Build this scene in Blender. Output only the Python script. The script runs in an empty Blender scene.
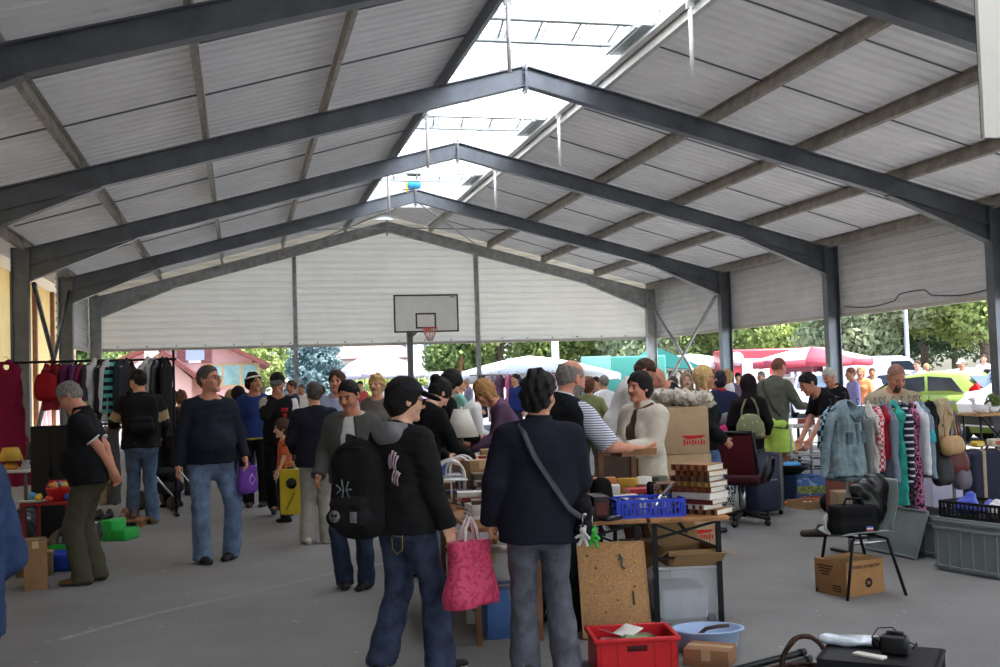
import bpy, bmesh, math, random
import numpy as np
from mathutils import Vector, Matrix, Euler
random.seed(7); RNG = np.random.default_rng(7)
D2R = math.pi/180
col = bpy.context.scene.collection
# ---------------------------------------------------------------- camera (solved from the steel frames) and points of the place
CAM = np.array([3.7246, 0.0, 1.6]); YAW, PITCH, ROLL, FPX = 0.2362, 0.0423, -0.0317, 1088.9
def _basis():
    cy, sy, cp, sp = math.cos(YAW), math.sin(YAW), math.cos(PITCH), math.sin(PITCH)
    f = np.array([sy*cp, cy*cp, sp]); r = np.array([cy, -sy, 0.0]); u = np.cross(r, f)
    c, s = math.cos(ROLL), math.sin(ROLL)
    return c*r + s*u, -s*r + c*u, f
CR, CU, CF = _basis()
def ray(px, py): return CF + CR*(px-500)/FPX - CU*(py-333.5)/FPX
def hor(px): return 396 - 0.032*px
def at(px, py, z=0.0):            # point at height z
    d = ray(px, py); return Vector(CAM + d*((z-CAM[2])/d[2]))
def atZ(px, py, Z): return Vector(CAM + ray(px, py)*Z)      # point at depth Z
def spot(px, Z, z=0.0):           # place on the floor at depth Z
    q = CAM + ray(px, hor(px))*Z; return Vector((q[0], q[1], z))
VIEW = -YAW*180/math.pi           # heading (degrees) of something that faces straight away
# ---------------------------------------------------------------- tags
def tag(o, label=None, cat=None, group=None, kind=None):
    if label: o['label'] = label
    if cat: o['category'] = cat
    if group: o['group'] = group
    if kind: o['kind'] = kind
    return o
def empty(name, loc=(0, 0, 0), rz=0.0, label=None, cat=None, group=None, kind=None, rot=None):
    o = bpy.data.objects.new(name, None); col.objects.link(o); o.empty_display_size = .1
    o.location = loc; o.rotation_euler = rot if rot else (0, 0, rz*D2R)
    return tag(o, label, cat, group, kind)
def copy_tree(o, parent=None, kids=None):
    c = o.copy(); col.objects.link(c)
    if parent: c.parent = parent
    for ch in [q for q in bpy.data.objects if q.parent == o]: copy_tree(ch, c)
    return c
# ---------------------------------------------------------------- materials
def lin(c):
    r = []
    for v in c[:3]:
        v = v/255.0; r.append(v/12.92 if v <= .04045 else ((v+.055)/1.055)**2.4)
    return (*r, 1.0)
MATS = {}
def mat(rgb, rough=.7, metal=0.0, var=0.12, scale=12.0, bump=0.0, bscale=60.0, rgb2=None, spec=.3, trans=0.0, alpha=1.0, pattern=None, name=None, sheen=0.0, emit=0):
    key = (tuple(rgb), rough, metal, var, scale, bump, bscale, tuple(rgb2) if rgb2 else None, spec, trans, alpha, pattern, emit)
    if key in MATS: return MATS[key]
    m = bpy.data.materials.new(name or 'surface'); m.use_nodes = True; MATS[key] = m
    nt = m.node_tree; N = nt.nodes; L = nt.links; b = N['Principled BSDF']
    b.inputs['Roughness'].default_value = rough; b.inputs['Metallic'].default_value = metal
    b.inputs['Specular IOR Level'].default_value = spec; b.inputs['Alpha'].default_value = alpha
    b.inputs['Transmission Weight'].default_value = trans
    c = lin(rgb)
    tc = N.new('ShaderNodeTexCoord')
    if pattern:
        kind, sc = pattern[0], pattern[1]
        mp = N.new('ShaderNodeMapping'); L.new(tc.outputs['Object'], mp.inputs['Vector'])
        mx = N.new('ShaderNodeMix'); mx.data_type = 'RGBA'; mx.inputs['A'].default_value = c; mx.inputs['B'].default_value = lin(rgb2)
        if kind == 'stripe':      # pattern = ('stripe', scale, axis, share)
            t = N.new('ShaderNodeTexWave'); t.bands_direction = pattern[2]; t.inputs['Scale'].default_value = sc
            t.inputs['Distortion'].default_value = .6
            t.inputs['Detail Scale'].default_value = .5
            g = N.new('ShaderNodeMath'); g.operation = 'GREATER_THAN'; g.inputs[1].default_value = pattern[3]
            L.new(mp.outputs[0], t.inputs['Vector']); L.new(t.outputs['Fac'], g.inputs[0]); L.new(g.outputs[0], mx.inputs['Factor'])
        elif kind == 'check':
            t = N.new('ShaderNodeTexChecker'); t.inputs['Scale'].default_value = sc
            L.new(mp.outputs[0], t.inputs['Vector']); L.new(t.outputs['Fac'], mx.inputs['Factor'])
        elif kind == 'blotch':
            t = N.new('ShaderNodeTexNoise'); t.inputs['Scale'].default_value = sc; t.inputs['Detail'].default_value = 1.5; t.inputs['Distortion'].default_value = pattern[2] if len(pattern) > 2 else 1.0
            g = N.new('ShaderNodeMath'); g.operation = 'GREATER_THAN'; g.inputs[1].default_value = pattern[3] if len(pattern) > 3 else .5
            L.new(mp.outputs[0], t.inputs['Vector']); L.new(t.outputs['Fac'], g.inputs[0]); L.new(g.outputs[0], mx.inputs['Factor'])
        elif kind == 'brick':
            t = N.new('ShaderNodeTexBrick'); t.inputs['Scale'].default_value = sc; t.inputs['Color1'].default_value = c; t.inputs['Color2'].default_value = lin([v*.85 for v in rgb]); t.inputs['Mortar'].default_value = lin(rgb2); t.inputs['Mortar Size'].default_value = .04
            L.new(mp.outputs[0], t.inputs['Vector'])
            L.new(t.outputs['Color'], b.inputs['Base Color'])
        if kind != 'brick': L.new(mx.outputs['Result'], b.inputs['Base Color'])
    elif var > 0:
        t = N.new('ShaderNodeTexNoise'); t.inputs['Scale'].default_value = scale; t.inputs['Detail'].default_value = 5; t.inputs['Roughness'].default_value = .65
        L.new(tc.outputs['Object'], t.inputs['Vector'])
        rp = N.new('ShaderNodeValToRGB'); e = rp.color_ramp.elements
        e[0].position = .3; e[1].position = .7
        e[0].color = tuple(v*(1-var*1.6) for v in c[:3])+(1,)
        e[1].color = lin(rgb2) if rgb2 else tuple(min(1, v*(1+var*1.6)) for v in c[:3])+(1,)
        L.new(t.outputs['Fac'], rp.inputs['Fac']); L.new(rp.outputs['Color'], b.inputs['Base Color'])
    else: b.inputs['Base Color'].default_value = c
    if bump:
        t2 = N.new('ShaderNodeTexNoise'); t2.inputs['Scale'].default_value = bscale; t2.inputs['Detail'].default_value = 4
        bp = N.new('ShaderNodeBump'); bp.inputs['Strength'].default_value = bump; bp.inputs['Distance'].default_value = .02
        L.new(tc.outputs['Object'], t2.inputs['Vector']); L.new(t2.outputs['Fac'], bp.inputs['Height']); L.new(bp.outputs[0], b.inputs['Normal'])
    return m
def cloth(rgb, **k):
    k.setdefault('rough', .9); k.setdefault('var', .07); k.setdefault('scale', 18.0); k.setdefault('spec', .15); k.setdefault('bump', .25); k.setdefault('bscale', 30.0)
    return mat(rgb, **k)
def plastic(rgb, **k):
    k.setdefault('rough', .42); k.setdefault('var', .05); k.setdefault('scale', 8.0); return mat(rgb, **k)
def denim(rgb): return mat(rgb, rough=.92, var=.28, scale=9.0, bump=.25, bscale=35.0, spec=.1)
def wood(rgb): return mat(rgb, rough=.55, var=.22, scale=6.0)
def glassy(rgb=(235, 240, 245), alpha=.3): return mat(rgb, rough=.15, var=0, alpha=alpha, spec=.5)
CARD = mat((171, 137, 98), rough=.9, var=.07, scale=5.0)
CHROME = mat((190, 192, 195), rough=.25, metal=.9, var=0)
BLACKP = plastic((22, 22, 24)); BLACKM = mat((26, 27, 30), rough=.45, metal=.4, var=.05)
PAPER = mat((225, 222, 212), rough=.9, var=.04)
# ---------------------------------------------------------------- mesh builder
class MB:
    def __init__(s): s.v = []; s.f = []; s.m = []; s.sm = []
    def add(s, vs, fs, mi=0, smooth=False):
        o = len(s.v); s.v += [tuple(q) for q in vs]; s.f += [tuple(i+o for i in q) for q in fs]; s.m += [mi]*len(fs); s.sm += [smooth]*len(fs); return s
    def box(s, c, d, mi=0, rz=0, b=0.0, rot=None, taper=1.0, R=None):
        c = Vector(c); R = R or (Euler(rot).to_matrix() if rot else Matrix.Rotation(rz*D2R, 3, 'Z'))
        x, y, z = d[0]/2, d[1]/2, d[2]/2
        if b <= 0:
            P = [(-x, -y, -z), (x, -y, -z), (x, y, -z), (-x, y, -z), (-x, -y, z), (x, -y, z), (x, y, z), (-x, y, z)]
            P = [(q[0]*(taper if q[2] < 0 else 1), q[1]*(taper if q[2] < 0 else 1), q[2]) for q in P]
            return s.add([R@Vector(q)+c for q in P], [(0, 3, 2, 1), (4, 5, 6, 7), (0, 1, 5, 4), (1, 2, 6, 5), (2, 3, 7, 6), (3, 0, 4, 7)], mi)
        bm = bmesh.new(); bmesh.ops.create_cube(bm, size=1)
        for v in bm.verts:
            k = taper if v.co.z < 0 else 1
            v.co = Vector((v.co.x*2*x*k, v.co.y*2*y*k, v.co.z*2*z))
        bmesh.ops.bevel(bm, geom=bm.edges[:], offset=min(b, x*.9, y*.9, z*.9), segments=2, affect='EDGES', profile=.5)
        bm.verts.index_update()
        s.add([R@v.co+c for v in bm.verts], [[v.index for v in f.verts] for f in bm.faces], mi, True); bm.free(); return s
    def ring(s, c, u, v, n): return [Vector(c)+u*math.cos(2*math.pi*i/n)+v*math.sin(2*math.pi*i/n) for i in range(n)]
    def tube(s, pts, r, n=8, mi=0, closed=False, flat=1.0, smooth=True):
        pts = [Vector(p) for p in pts]; m = len(pts); rs = r if isinstance(r, (list, tuple)) else [r]*m
        up = None; vs = []
        for i, p in enumerate(pts):
            if closed: t = pts[(i+1) % m]-pts[i-1]
            else: t = pts[min(i+1, m-1)]-pts[max(i-1, 0)]
            t.normalize()
            if up is None: up = Vector((0, 0, 1)) if abs(t.z) < .9 else Vector((0, 1, 0))
            a = t.cross(up)
            if a.length < 1e-6: a = t.cross(Vector((1, 0, 0)))
            a.normalize(); b = a.cross(t).normalized(); up = b
            vs += s.ring(p, a*rs[i], b*rs[i]*flat, n)
        fs = []
        for i in range(m if closed else m-1):
            j = (i+1) % m
            for k in range(n): fs.append((i*n+k, i*n+(k+1) % n, j*n+(k+1) % n, j*n+k))
        s.add(vs, fs, mi, smooth)
        if not closed:
            o = len(s.v)-len(vs); s.f += [tuple(o+k for k in range(n)), tuple(o+(m-1)*n+k for k in reversed(range(n)))]; s.m += [mi, mi]; s.sm += [False, False]
        return s
    def bar(s, a, b, w, h=None, mi=0, up=(0, 0, 1)):
        a, b = Vector(a), Vector(b); h = h or w; t = (b-a).normalized(); x = t.cross(Vector(up))
        if x.length < 1e-5: x = t.cross(Vector((0, 1, 0)))
        x.normalize(); y = x.cross(t); R = Matrix((x, t, y)).transposed()
        return s.box((a+b)/2, (w, (b-a).length, h), mi, R=R)
    def lathe(s, prof, n=16, mi=0, c=(0, 0, 0), smooth=True, R=None, sx=1, sy=1):
        vs = []; fs = []; c = Vector(c)
        for (r, z) in prof:
            for k in range(n):
                q = Vector((r*sx*math.cos(2*math.pi*k/n), r*sy*math.sin(2*math.pi*k/n), z)); vs.append((R@q if R else q)+c)
        for i in range(len(prof)-1):
            for k in range(n): fs.append((i*n+k, i*n+(k+1) % n, (i+1)*n+(k+1) % n, (i+1)*n+k))
        fs.append(tuple(reversed(range(n)))); fs.append(tuple((len(prof)-1)*n+k for k in range(n)))
        return s.add(vs, fs, mi, smooth)
    def prism(s, poly, d, mi=0, origin=(0, 0, 0), u=(1, 0, 0), v=(0, 0, 1), w=(0, 1, 0)):   # polygon in the u,v plane, thickness d along w
        o, u, v, w = Vector(origin), Vector(u), Vector(v), Vector(w); n = len(poly)
        a = [o+u*p[0]+v*p[1]-w*d/2 for p in poly]; b = [q+w*d for q in a]
        fs = [tuple(range(n)), tuple(reversed(range(n, 2*n)))]+[(i, i+n, (i+1) % n+n, (i+1) % n) for i in range(n)]
        return s.add(a+b, fs, mi)
    def grid(s, P, mi=0, smooth=True, thick=0.0):      # P[i][j] points
        n, m = len(P), len(P[0]); vs = [q for row in P for q in row]
        fs = [(i*m+j, i*m+j+1, (i+1)*m+j+1, (i+1)*m+j) for i in range(n-1) for j in range(m-1)]
        return s.add(vs, fs, mi, smooth)
    def build(s, name, mats, parent=None, loc=None, rz=None, solid=0.0, sub=0, recalc=True):
        me = bpy.data.meshes.new(name); me.from_pydata([tuple(q) for q in s.v], [], s.f)
        mats = mats if isinstance(mats, (list, tuple)) else [mats]
        for q in mats: me.materials.append(q)
        me.polygons.foreach_set('material_index', s.m); me.polygons.foreach_set('use_smooth', s.sm)
        if recalc:
            bm = bmesh.new(); bm.from_mesh(me); bmesh.ops.recalc_face_normals(bm, faces=bm.faces[:]); bm.to_mesh(me); bm.free()
        me.update(); o = bpy.data.objects.new(name, me); col.objects.link(o)
        if parent: o.parent = parent
        if loc is not None: o.location = loc
        if rz is not None: o.rotation_euler = (0, 0, rz*D2R)
        if solid:
            q = o.modifiers.new('thickness', 'SOLIDIFY'); q.thickness = solid; q.offset = 0
        if sub:
            q = o.modifiers.new('smooth', 'SUBSURF'); q.levels = sub; q.render_levels = sub
        return o
def text(body, size, m, parent, loc, rot, name='lettering', ext=.001, align='CENTER'):
    c = bpy.data.curves.new(name, 'FONT'); c.body = body; c.size = size; c.extrude = ext; c.align_x = align; c.align_y = 'CENTER'
    o = bpy.data.objects.new(name, c); me = None
    col.objects.link(o); bpy.context.view_layer.update()
    me = bpy.data.meshes.new_from_object(o.evaluated_get(bpy.context.evaluated_depsgraph_get())); me.name = name
    bpy.data.objects.remove(o); o = bpy.data.objects.new(name, me); col.objects.link(o); me.materials.append(m)
    o.parent = parent; o.location = loc; o.rotation_euler = rot; return o
# ---------------------------------------------------------------- implicit surfaces (clothes, bodies, soft things)
f32 = np.float32
def nrm(v): v = np.asarray(v, float); return v/max(1e-9, np.linalg.norm(v))
def noise3(P, freq, seed=0, n=5):
    r = np.random.default_rng(seed); o = np.zeros(len(P), f32)
    for _ in range(n):
        k = r.normal(size=3)*freq; o += np.sin(P@k.astype(f32)+f32(r.uniform(0, 6.28)))
    return o/n
class Fld:
    def __init__(s, k=.03): s.ops = []; s.k = k; s.lo = np.full(3, 9.); s.hi = np.full(3, -9.)
    def _ext(s, p, r): s.lo = np.minimum(s.lo, np.asarray(p)-r); s.hi = np.maximum(s.hi, np.asarray(p)+r)
    def cone(s, a, b, r1, r2=None, q=1.0, side=(1, 0, 0), k=None, cut=None, op='+', cutend=False):
        r2 = r1 if r2 is None else r2; a = np.asarray(a, float); b = np.asarray(b, float); L = np.linalg.norm(b-a)
        w = nrm(b-a) if L > 1e-6 else np.array([0, 0, 1.]); u = np.asarray(side, float); u = u-w*(u@w)
        if np.linalg.norm(u) < 1e-4: u = np.array([0, 1., 0])-w*w[1]
        u = nrm(u); v = np.cross(w, u)
        s.ops.append(('c', a.astype(f32), np.stack([u, v, w]).astype(f32), f32(L), f32(r1), f32(r2), f32(q), s.k if k is None else k, op, cutend))
        if op == '+': s._ext(a, max(r1, r1*q)*1.05); s._ext(b, max(r2, r2*q)*1.05)
        return s
    def ell(s, c, r, M=None, k=None, op='+'):
        c = np.asarray(c, float); M = np.eye(3) if M is None else np.asarray(M, float)
        g = np.linalg.norm(M[:, 0]); M = M/g; r = np.asarray(r, float)*g
        s.ops.append(('e', c.astype(f32), M.T.astype(f32), np.asarray(r, f32), s.k if k is None else k, op))
        if op == '+': s._ext(c, max(r)*1.02)
        return s
    def cutp(s, p, n, k=.005):   # keep the side where (x-p).n < 0
        s.ops.append(('p', np.asarray(p, f32), nrm(n).astype(f32), k)); return s
    def fn(s, f): s.ops.append(('f', f)); return s
    def __call__(s, P):
        d = np.full(len(P), f32(1.0))
        for o in s.ops:
            if o[0] == 'c':
                _, a, B, L, r1, r2, q, k, op, ce = o
                x = (P-a)@B.T; h = np.clip(x[:, 2], 0, L); z = x[:, 2]-h; y = x[:, 1]/q
                t = h/L if L > 1e-6 else h*0
                e = (np.sqrt(x[:, 0]**2+y*y+z*z)-(r1+(r2-r1)*t))*min(f32(1), q)
                if ce: e = np.maximum(e, x[:, 2]-L)
            elif o[0] == 'e':
                _, c, B, r, k, op = o
                x = (P-c)@B.T; k0 = np.sqrt(((x/r)**2).sum(1)); k1 = np.sqrt(((x/(r*r))**2).sum(1))
                e = k0*(k0-1)/np.maximum(k1, 1e-6)
            elif o[0] == 'p':
                _, p, n, k = o; e = (P-p)@n; d = np.maximum(d, e); continue
            else: d = o[1](P, d); continue
            if op == '+':
                h = np.clip(k-np.abs(d-e), 0, None); d = np.minimum(d, e)-h*h/(4*k)
            else:
                e = -e; h = np.clip(k-np.abs(d-e), 0, None); d = np.maximum(d, e)+h*h/(4*k)
        return d
def snet(fn, lo, hi, h):
    lo = np.asarray(lo, float); hi = np.asarray(hi, float); n = np.maximum(3, np.ceil((hi-lo)/h).astype(int)+1)
    ax = [lo[i]+h*np.arange(n[i]) for i in range(3)]
    out = np.empty(tuple(n), f32); YY, ZZ = np.meshgrid(ax[1], ax[2], indexing='ij'); st = max(1, int(250000/(n[1]*n[2])))
    for i in range(0, n[0], st):
        xs = ax[0][i:i+st]; P = np.empty((len(xs), n[1], n[2], 3), f32)
        P[..., 0] = xs[:, None, None]; P[..., 1] = YY; P[..., 2] = ZZ
        out[i:i+st] = fn(P.reshape(-1, 3)).reshape(len(xs), n[1], n[2])
    D = out; S = D < 0; T = S.astype(np.int8)
    c = sum(T[a:n[0]-1+a, b:n[1]-1+b, e:n[2]-1+e] for a in (0, 1) for b in (0, 1) for e in (0, 1))
    I, J, K = np.nonzero((c > 0) & (c < 8)); idx = np.full(c.shape, -1, np.int64); idx[I, J, K] = np.arange(len(I))
    acc = np.zeros((len(I), 3)); cnt = np.zeros(len(I)); ijk = np.stack([I, J, K], 1)
    for axn in range(3):
        o1, o2 = [q for q in range(3) if q != axn]
        for a in (0, 1):
            for b in (0, 1):
                o = [0, 0, 0]; o[o1] = a; o[o2] = b; e = list(o); e[axn] = 1
                d0 = D[I+o[0], J+o[1], K+o[2]]; d1 = D[I+e[0], J+e[1], K+e[2]]; x = (d0 < 0) != (d1 < 0)
                t = np.where(x, d0/np.where(x, d0-d1, 1), 0); pos = np.tile(np.array(o, float), (len(I), 1)); pos[:, axn] = t
                acc += pos*x[:, None]; cnt += x
    V = lo+h*(ijk+acc/np.maximum(cnt, 1)[:, None]); Fs = []
    for axn in range(3):
        o1, o2 = [(1, 2), (2, 0), (0, 1)][axn]
        sl0 = [slice(None)]*3; sl1 = [slice(None)]*3; sl0[axn] = slice(0, -1); sl1[axn] = slice(1, None)
        a, b = S[tuple(sl0)], S[tuple(sl1)]; E = np.stack(np.nonzero(a != b), 1)
        ok = (E[:, o1] > 0) & (E[:, o2] > 0) & (E[:, o1] < n[o1]-1) & (E[:, o2] < n[o2]-1); E = E[ok]
        if not len(E): continue
        sg = a[E[:, 0], E[:, 1], E[:, 2]]; q = []
        for d1, d2 in ((-1, -1), (0, -1), (0, 0), (-1, 0)):
            X = E.copy(); X[:, o1] += d1; X[:, o2] += d2; q.append(idx[X[:, 0], X[:, 1], X[:, 2]])
        q = np.stack(q, 1); q[~sg] = q[~sg][:, ::-1]; Fs.append(q)
    F = np.concatenate(Fs) if Fs else np.zeros((0, 4), int)
    return V, F
def mesh_np(name, V, F, mats, mi=None, parent=None, smooth=True):
    me = bpy.data.meshes.new(name); me.vertices.add(len(V)); me.vertices.foreach_set('co', np.asarray(V, f32).ravel())
    me.loops.add(F.size); me.loops.foreach_set('vertex_index', F.ravel().astype(np.int32)); me.polygons.add(len(F))
    me.polygons.foreach_set('loop_start', (np.arange(len(F))*F.shape[1]).astype(np.int32))
    if mi is not None: me.polygons.foreach_set('material_index', np.asarray(mi, np.int32))
    me.polygons.foreach_set('use_smooth', np.full(len(F), smooth))
    for m in (mats if isinstance(mats, (list, tuple)) else [mats]): me.materials.append(m)
    me.update(calc_edges=True); me.validate()
    o = bpy.data.objects.new(name, me); col.objects.link(o)
    if parent: o.parent = parent
    return o
def blob(name, fld, h, mats, parent=None, mi=None, pad=.03):
    V, F = snet(fld, fld.lo-pad, fld.hi+pad, h)
    return mesh_np(name, V, F, mats, mi(V, F) if mi else None, parent)
# ================================================================ THE HALL
W, HE, HR, BAY, YG, HP = 16.24, 4.30, 6.43, 5.387, 32.25, 2.80
FY = [YG-BAY*k for k in range(8)]; FY[4] = 10.45            # frame 0 is the gable frame
SL = (HR-HE)/(W/2)
def zr(x): return HE+SL*(x if x < W/2 else W-x)     # top of rafters
STEEL = mat((110, 116, 122), rough=.5, metal=.35, var=.16, scale=3.0)
STEELD = mat((108, 113, 119), rough=.36, metal=.75, var=.12, scale=3.0)
GALV = mat((176, 178, 176), rough=.5, metal=.4, var=.18, scale=5.0)
RUSTY = mat((158, 152, 142), rough=.5, metal=.2, var=.2, scale=4.0)
def sheet_mat(rgb, tr, nm, tc=(.85, .85, .83, 1)):      # thin sheeting; translucency added so more daylight brightens the hall
    m = mat(rgb, rough=.5, var=.06, scale=1.4, name=nm, bump=0); N = m.node_tree.nodes; L = m.node_tree.links; t = N.new("ShaderNodeBsdfTranslucent"); t.inputs["Color"].default_value = tc
    mx = N.new("ShaderNodeMixShader"); mx.inputs[0].default_value = tr; L.new(N["Principled BSDF"].outputs[0], mx.inputs[1]); L.new(t.outputs[0], mx.inputs[2]); L.new(mx.outputs[0], N["Material Output"].inputs["Surface"]); return m
SHEET = sheet_mat((226, 226, 226), .11, "roof sheeting"); CLAD = sheet_mat((232, 232, 229), .06, "side cladding"); CLADG = sheet_mat((236, 236, 232), .5, "gable cladding", (.95, .90, .80, 1))
# ground ---------------------------------------------------------
def asphalt():
    m = mat((158, 158, 160), rough=.93, var=.0); m = bpy.data.materials.new('asphalt'); m.use_nodes = True
    nt = m.node_tree; N = nt.nodes; L = nt.links; b = N['Principled BSDF']; b.inputs['Roughness'].default_value = .9; b.inputs['Specular IOR Level'].default_value = .25
    tc = N.new('ShaderNodeTexCoord')
    a = N.new('ShaderNodeTexNoise'); a.inputs['Scale'].default_value = .35; a.inputs['Detail'].default_value = 6; a.inputs['Roughness'].default_value = .6
    g = N.new('ShaderNodeTexNoise'); g.inputs['Scale'].default_value = 70; g.inputs['Detail'].default_value = 3
    k = N.new('ShaderNodeTexVoronoi'); k.inputs['Scale'].default_value = 1.1
    for t in (a, g, k): L.new(tc.outputs['Object'], t.inputs['Vector'])
    r1 = N.new('ShaderNodeValToRGB'); r1.color_ramp.elements[0].color = lin((114, 112, 110)); r1.color_ramp.elements[1].color = lin((148, 146, 143)); r1.color_ramp.elements[0].position = .3; r1.color_ramp.elements[1].position = .72
    L.new(a.outputs['Fac'], r1.inputs['Fac'])
    r2 = N.new('ShaderNodeValToRGB'); r2.color_ramp.elements[0].color = (.72, .72, .72, 1); r2.color_ramp.elements[1].color = (1.2, 1.2, 1.2, 1)
    L.new(g.outputs['Fac'], r2.inputs['Fac'])
    mx = N.new('ShaderNodeMix'); mx.data_type = 'RGBA'; mx.blend_type = 'MULTIPLY'; mx.inputs['Factor'].default_value = .8
    L.new(r1.outputs['Color'], mx.inputs['A']); L.new(r2.outputs['Color'], mx.inputs['B'])
    # scattered pale specks
    sp = N.new('ShaderNodeTexNoise'); sp.inputs['Scale'].default_value = 9; sp.inputs['Detail'].default_value = 2; L.new(tc.outputs['Object'], sp.inputs['Vector'])
    gt = N.new('ShaderNodeMath'); gt.operation = 'GREATER_THAN'; gt.inputs[1].default_value = .73; L.new(sp.outputs['Fac'], gt.inputs[0])
    m2 = N.new('ShaderNodeMix'); m2.data_type = 'RGBA'; m2.inputs['B'].default_value = lin((186, 184, 180)); L.new(mx.outputs['Result'], m2.inputs['A'])
    ml = N.new('ShaderNodeMath'); ml.operation = 'MULTIPLY'; ml.inputs[1].default_value = .5; L.new(gt.outputs[0], ml.inputs[0]); L.new(ml.outputs[0], m2.inputs['Factor'])
    L.new(m2.outputs['Result'], b.inputs['Base Color'])
    bp = N.new('ShaderNodeBump'); bp.inputs['Strength'].default_value = .35; bp.inputs['Distance'].default_value = .01; L.new(g.outputs['Fac'], bp.inputs['Height']); L.new(bp.outputs[0], b.inputs['Normal'])
    return m
tag(MB().box((20, 40, -.1), (260, 220, .2)).build('floor', asphalt()), 'grey asphalt floor of the open hall and the yard', 'floor', kind='structure')
# painted court line (worn, curved)
LINE = mat((146, 145, 143), rough=.9, var=.12, scale=14.0)
cpts = [at(60, 640), at(150, 615), at(240, 595), at(330, 574), at(400, 560)]
cl = MB(); P = []
for a in range(len(cpts)-1):
    for t in np.linspace(0, 1, 6, endpoint=(a == len(cpts)-2)): P.append(cpts[a].lerp(cpts[a+1], float(t)))
rows = []
for i, q in enumerate(P):
    t = (P[min(i+1, len(P)-1)]-P[max(i-1, 0)]).normalized(); n = Vector((-t.y, t.x, 0))*.035
    rows.append([(q+n)+Vector((0, 0, .003)), (q-n)+Vector((0, 0, .003))])
cl.grid(rows); tag(cl.build('floor_line', LINE), 'worn pale curved court line painted on the asphalt', 'floor line', kind='structure')
# portal frames ---------------------------------------------------
def isec(mb, a, b, depth, width, tf=.018, tw=.012, up=(0, 0, 1), mi=0):   # I section from a to b; depth along "up"
    a, b, up = Vector(a), Vector(b), Vector(up); t = (b-a).normalized(); s = t.cross(up).normalized(); u = s.cross(t).normalized()
    R = Matrix((s, t, u)).transposed(); Ln = (b-a).length; c = (a+b)/2
    mb.box(c, (tw, Ln, depth), mi, R=R)
    for sg in (-1, 1): mb.box(c+u*sg*(depth-tf)/2, (width, Ln, tf), mi, R=R)
def frame(y, idx, label):
    root = empty('portal_frame', (W/2, y, 0), 0, label, 'steel frame', 'steel portal frames of the hall', 'structure')
    sm = [GALV if idx == 0 else STEELD]
    def put(mb, name, m=sm):
        o = mb.build(name, m, root); o.matrix_parent_inverse = Matrix.Translation((-W/2, -y, 0)); return o
    dx = .3; dr = .31
    for sx in (0, 1):
        X = lambda x: x if sx == 0 else W-x
        m = MB(); isec(m, (X(-dx/2), y, .02), (X(-dx/2), y, HE-.02), dx, .2, up=(1, 0, 0)); m.box((X(-dx/2), y, .012), (.42, .34, .024)); m.box((X(-dx/2), y, HE-.6), (dx-.03, .19, .014))
        m.box((X(-dx/2), y, HE-.01), (dx+.01, .2, .016))
        put(m, 'column')
        cz = -dr/2*math.sqrt(1+SL*SL)
        m = MB(); isec(m, (X(.0), y, zr(0)+cz), (X(W/2), y, zr(W/2)+cz), dr, .18); put(m, 'rafter')
        hl = 1.9; zb = zr(0)-.61
        m = MB(); m.prism([(X(.0), zr(0)-dr), (X(hl), zr(hl)-dr-.02), (X(.0), zb)], .012, 0, (0, y, 0))
        m.bar((X(.0), y, zb), (X(hl), y, zr(hl)-dr-.02), .18, .016, up=(0, 0, 1)); m.box((X(.012), y, zr(0)-.31), (.024, .2, .62)); put(m, 'haunch')
    m = MB(); m.box((W/2, y, HR-.19), (.03, .2, .46)); 
    for z in (-.36, -.27, -.12, -.04): 
        for s in (-1, 1):
            m.box((W/2, y+s*.06, HR+z), (.07, .024, .024))
    put(m, 'apex_plate')
    return root
flab = ['gable-end steel portal frame behind the basketball goal', 'steel portal frame carrying the blue bundle at its apex', 'steel portal frame next before the one with the blue bundle', 'large steel portal frame crossing the middle of the roof', 'nearest steel portal frame, cut by the top of the picture', 'steel portal frame near the entrance', 'steel portal frame above the camera', 'steel portal frame behind the camera']
for i, y in enumerate(FY): frame(y, i, flab[i])
# purlins, one per line ------------------------------------------
ends = (FY[-1]-.6, YG+.2)
PX = [1.62, 3.33, 5.03, 6.85, 9.39, 11.21, 12.91, 14.62]
for i, x in enumerate(PX+[-.1, W+.1]):
    m = MB(); z = zr(x)+.1; sg = 1 if x < W/2 else -1; ang = math.atan(SL)*-sg
    R = Matrix.Rotation(ang, 3, 'Y'); Ln = ends[1]-ends[0]; c = Vector((x, (ends[0]+ends[1])/2, z))
    m.box(c, (.008, Ln, .2), R=R)
    for q in (-1, 1): m.box(c+R@Vector((sg*.03*q, 0, .098*q)), (.066, Ln, .008), R=R)
    for y in FY: m.box(c+Vector((0, y-c.y, 0))+R@Vector((.012, 0, 0)), (.014, .16, .19), R=R)
    nm = ['outer left', 'second left', 'third left', 'left rooflight-edge', 'right rooflight-edge', 'third right', 'second right', 'outer right', 'left eaves', 'right eaves'][i]
    mm = mat((206, 206, 200), rough=.5, var=.08) if i == 4 else (STEELD if i == 3 else RUSTY)
    tag(m.build('purlin', mm), nm+' purlin running the length of the roof', 'purlin', 'roof purlins', 'structure')
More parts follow.
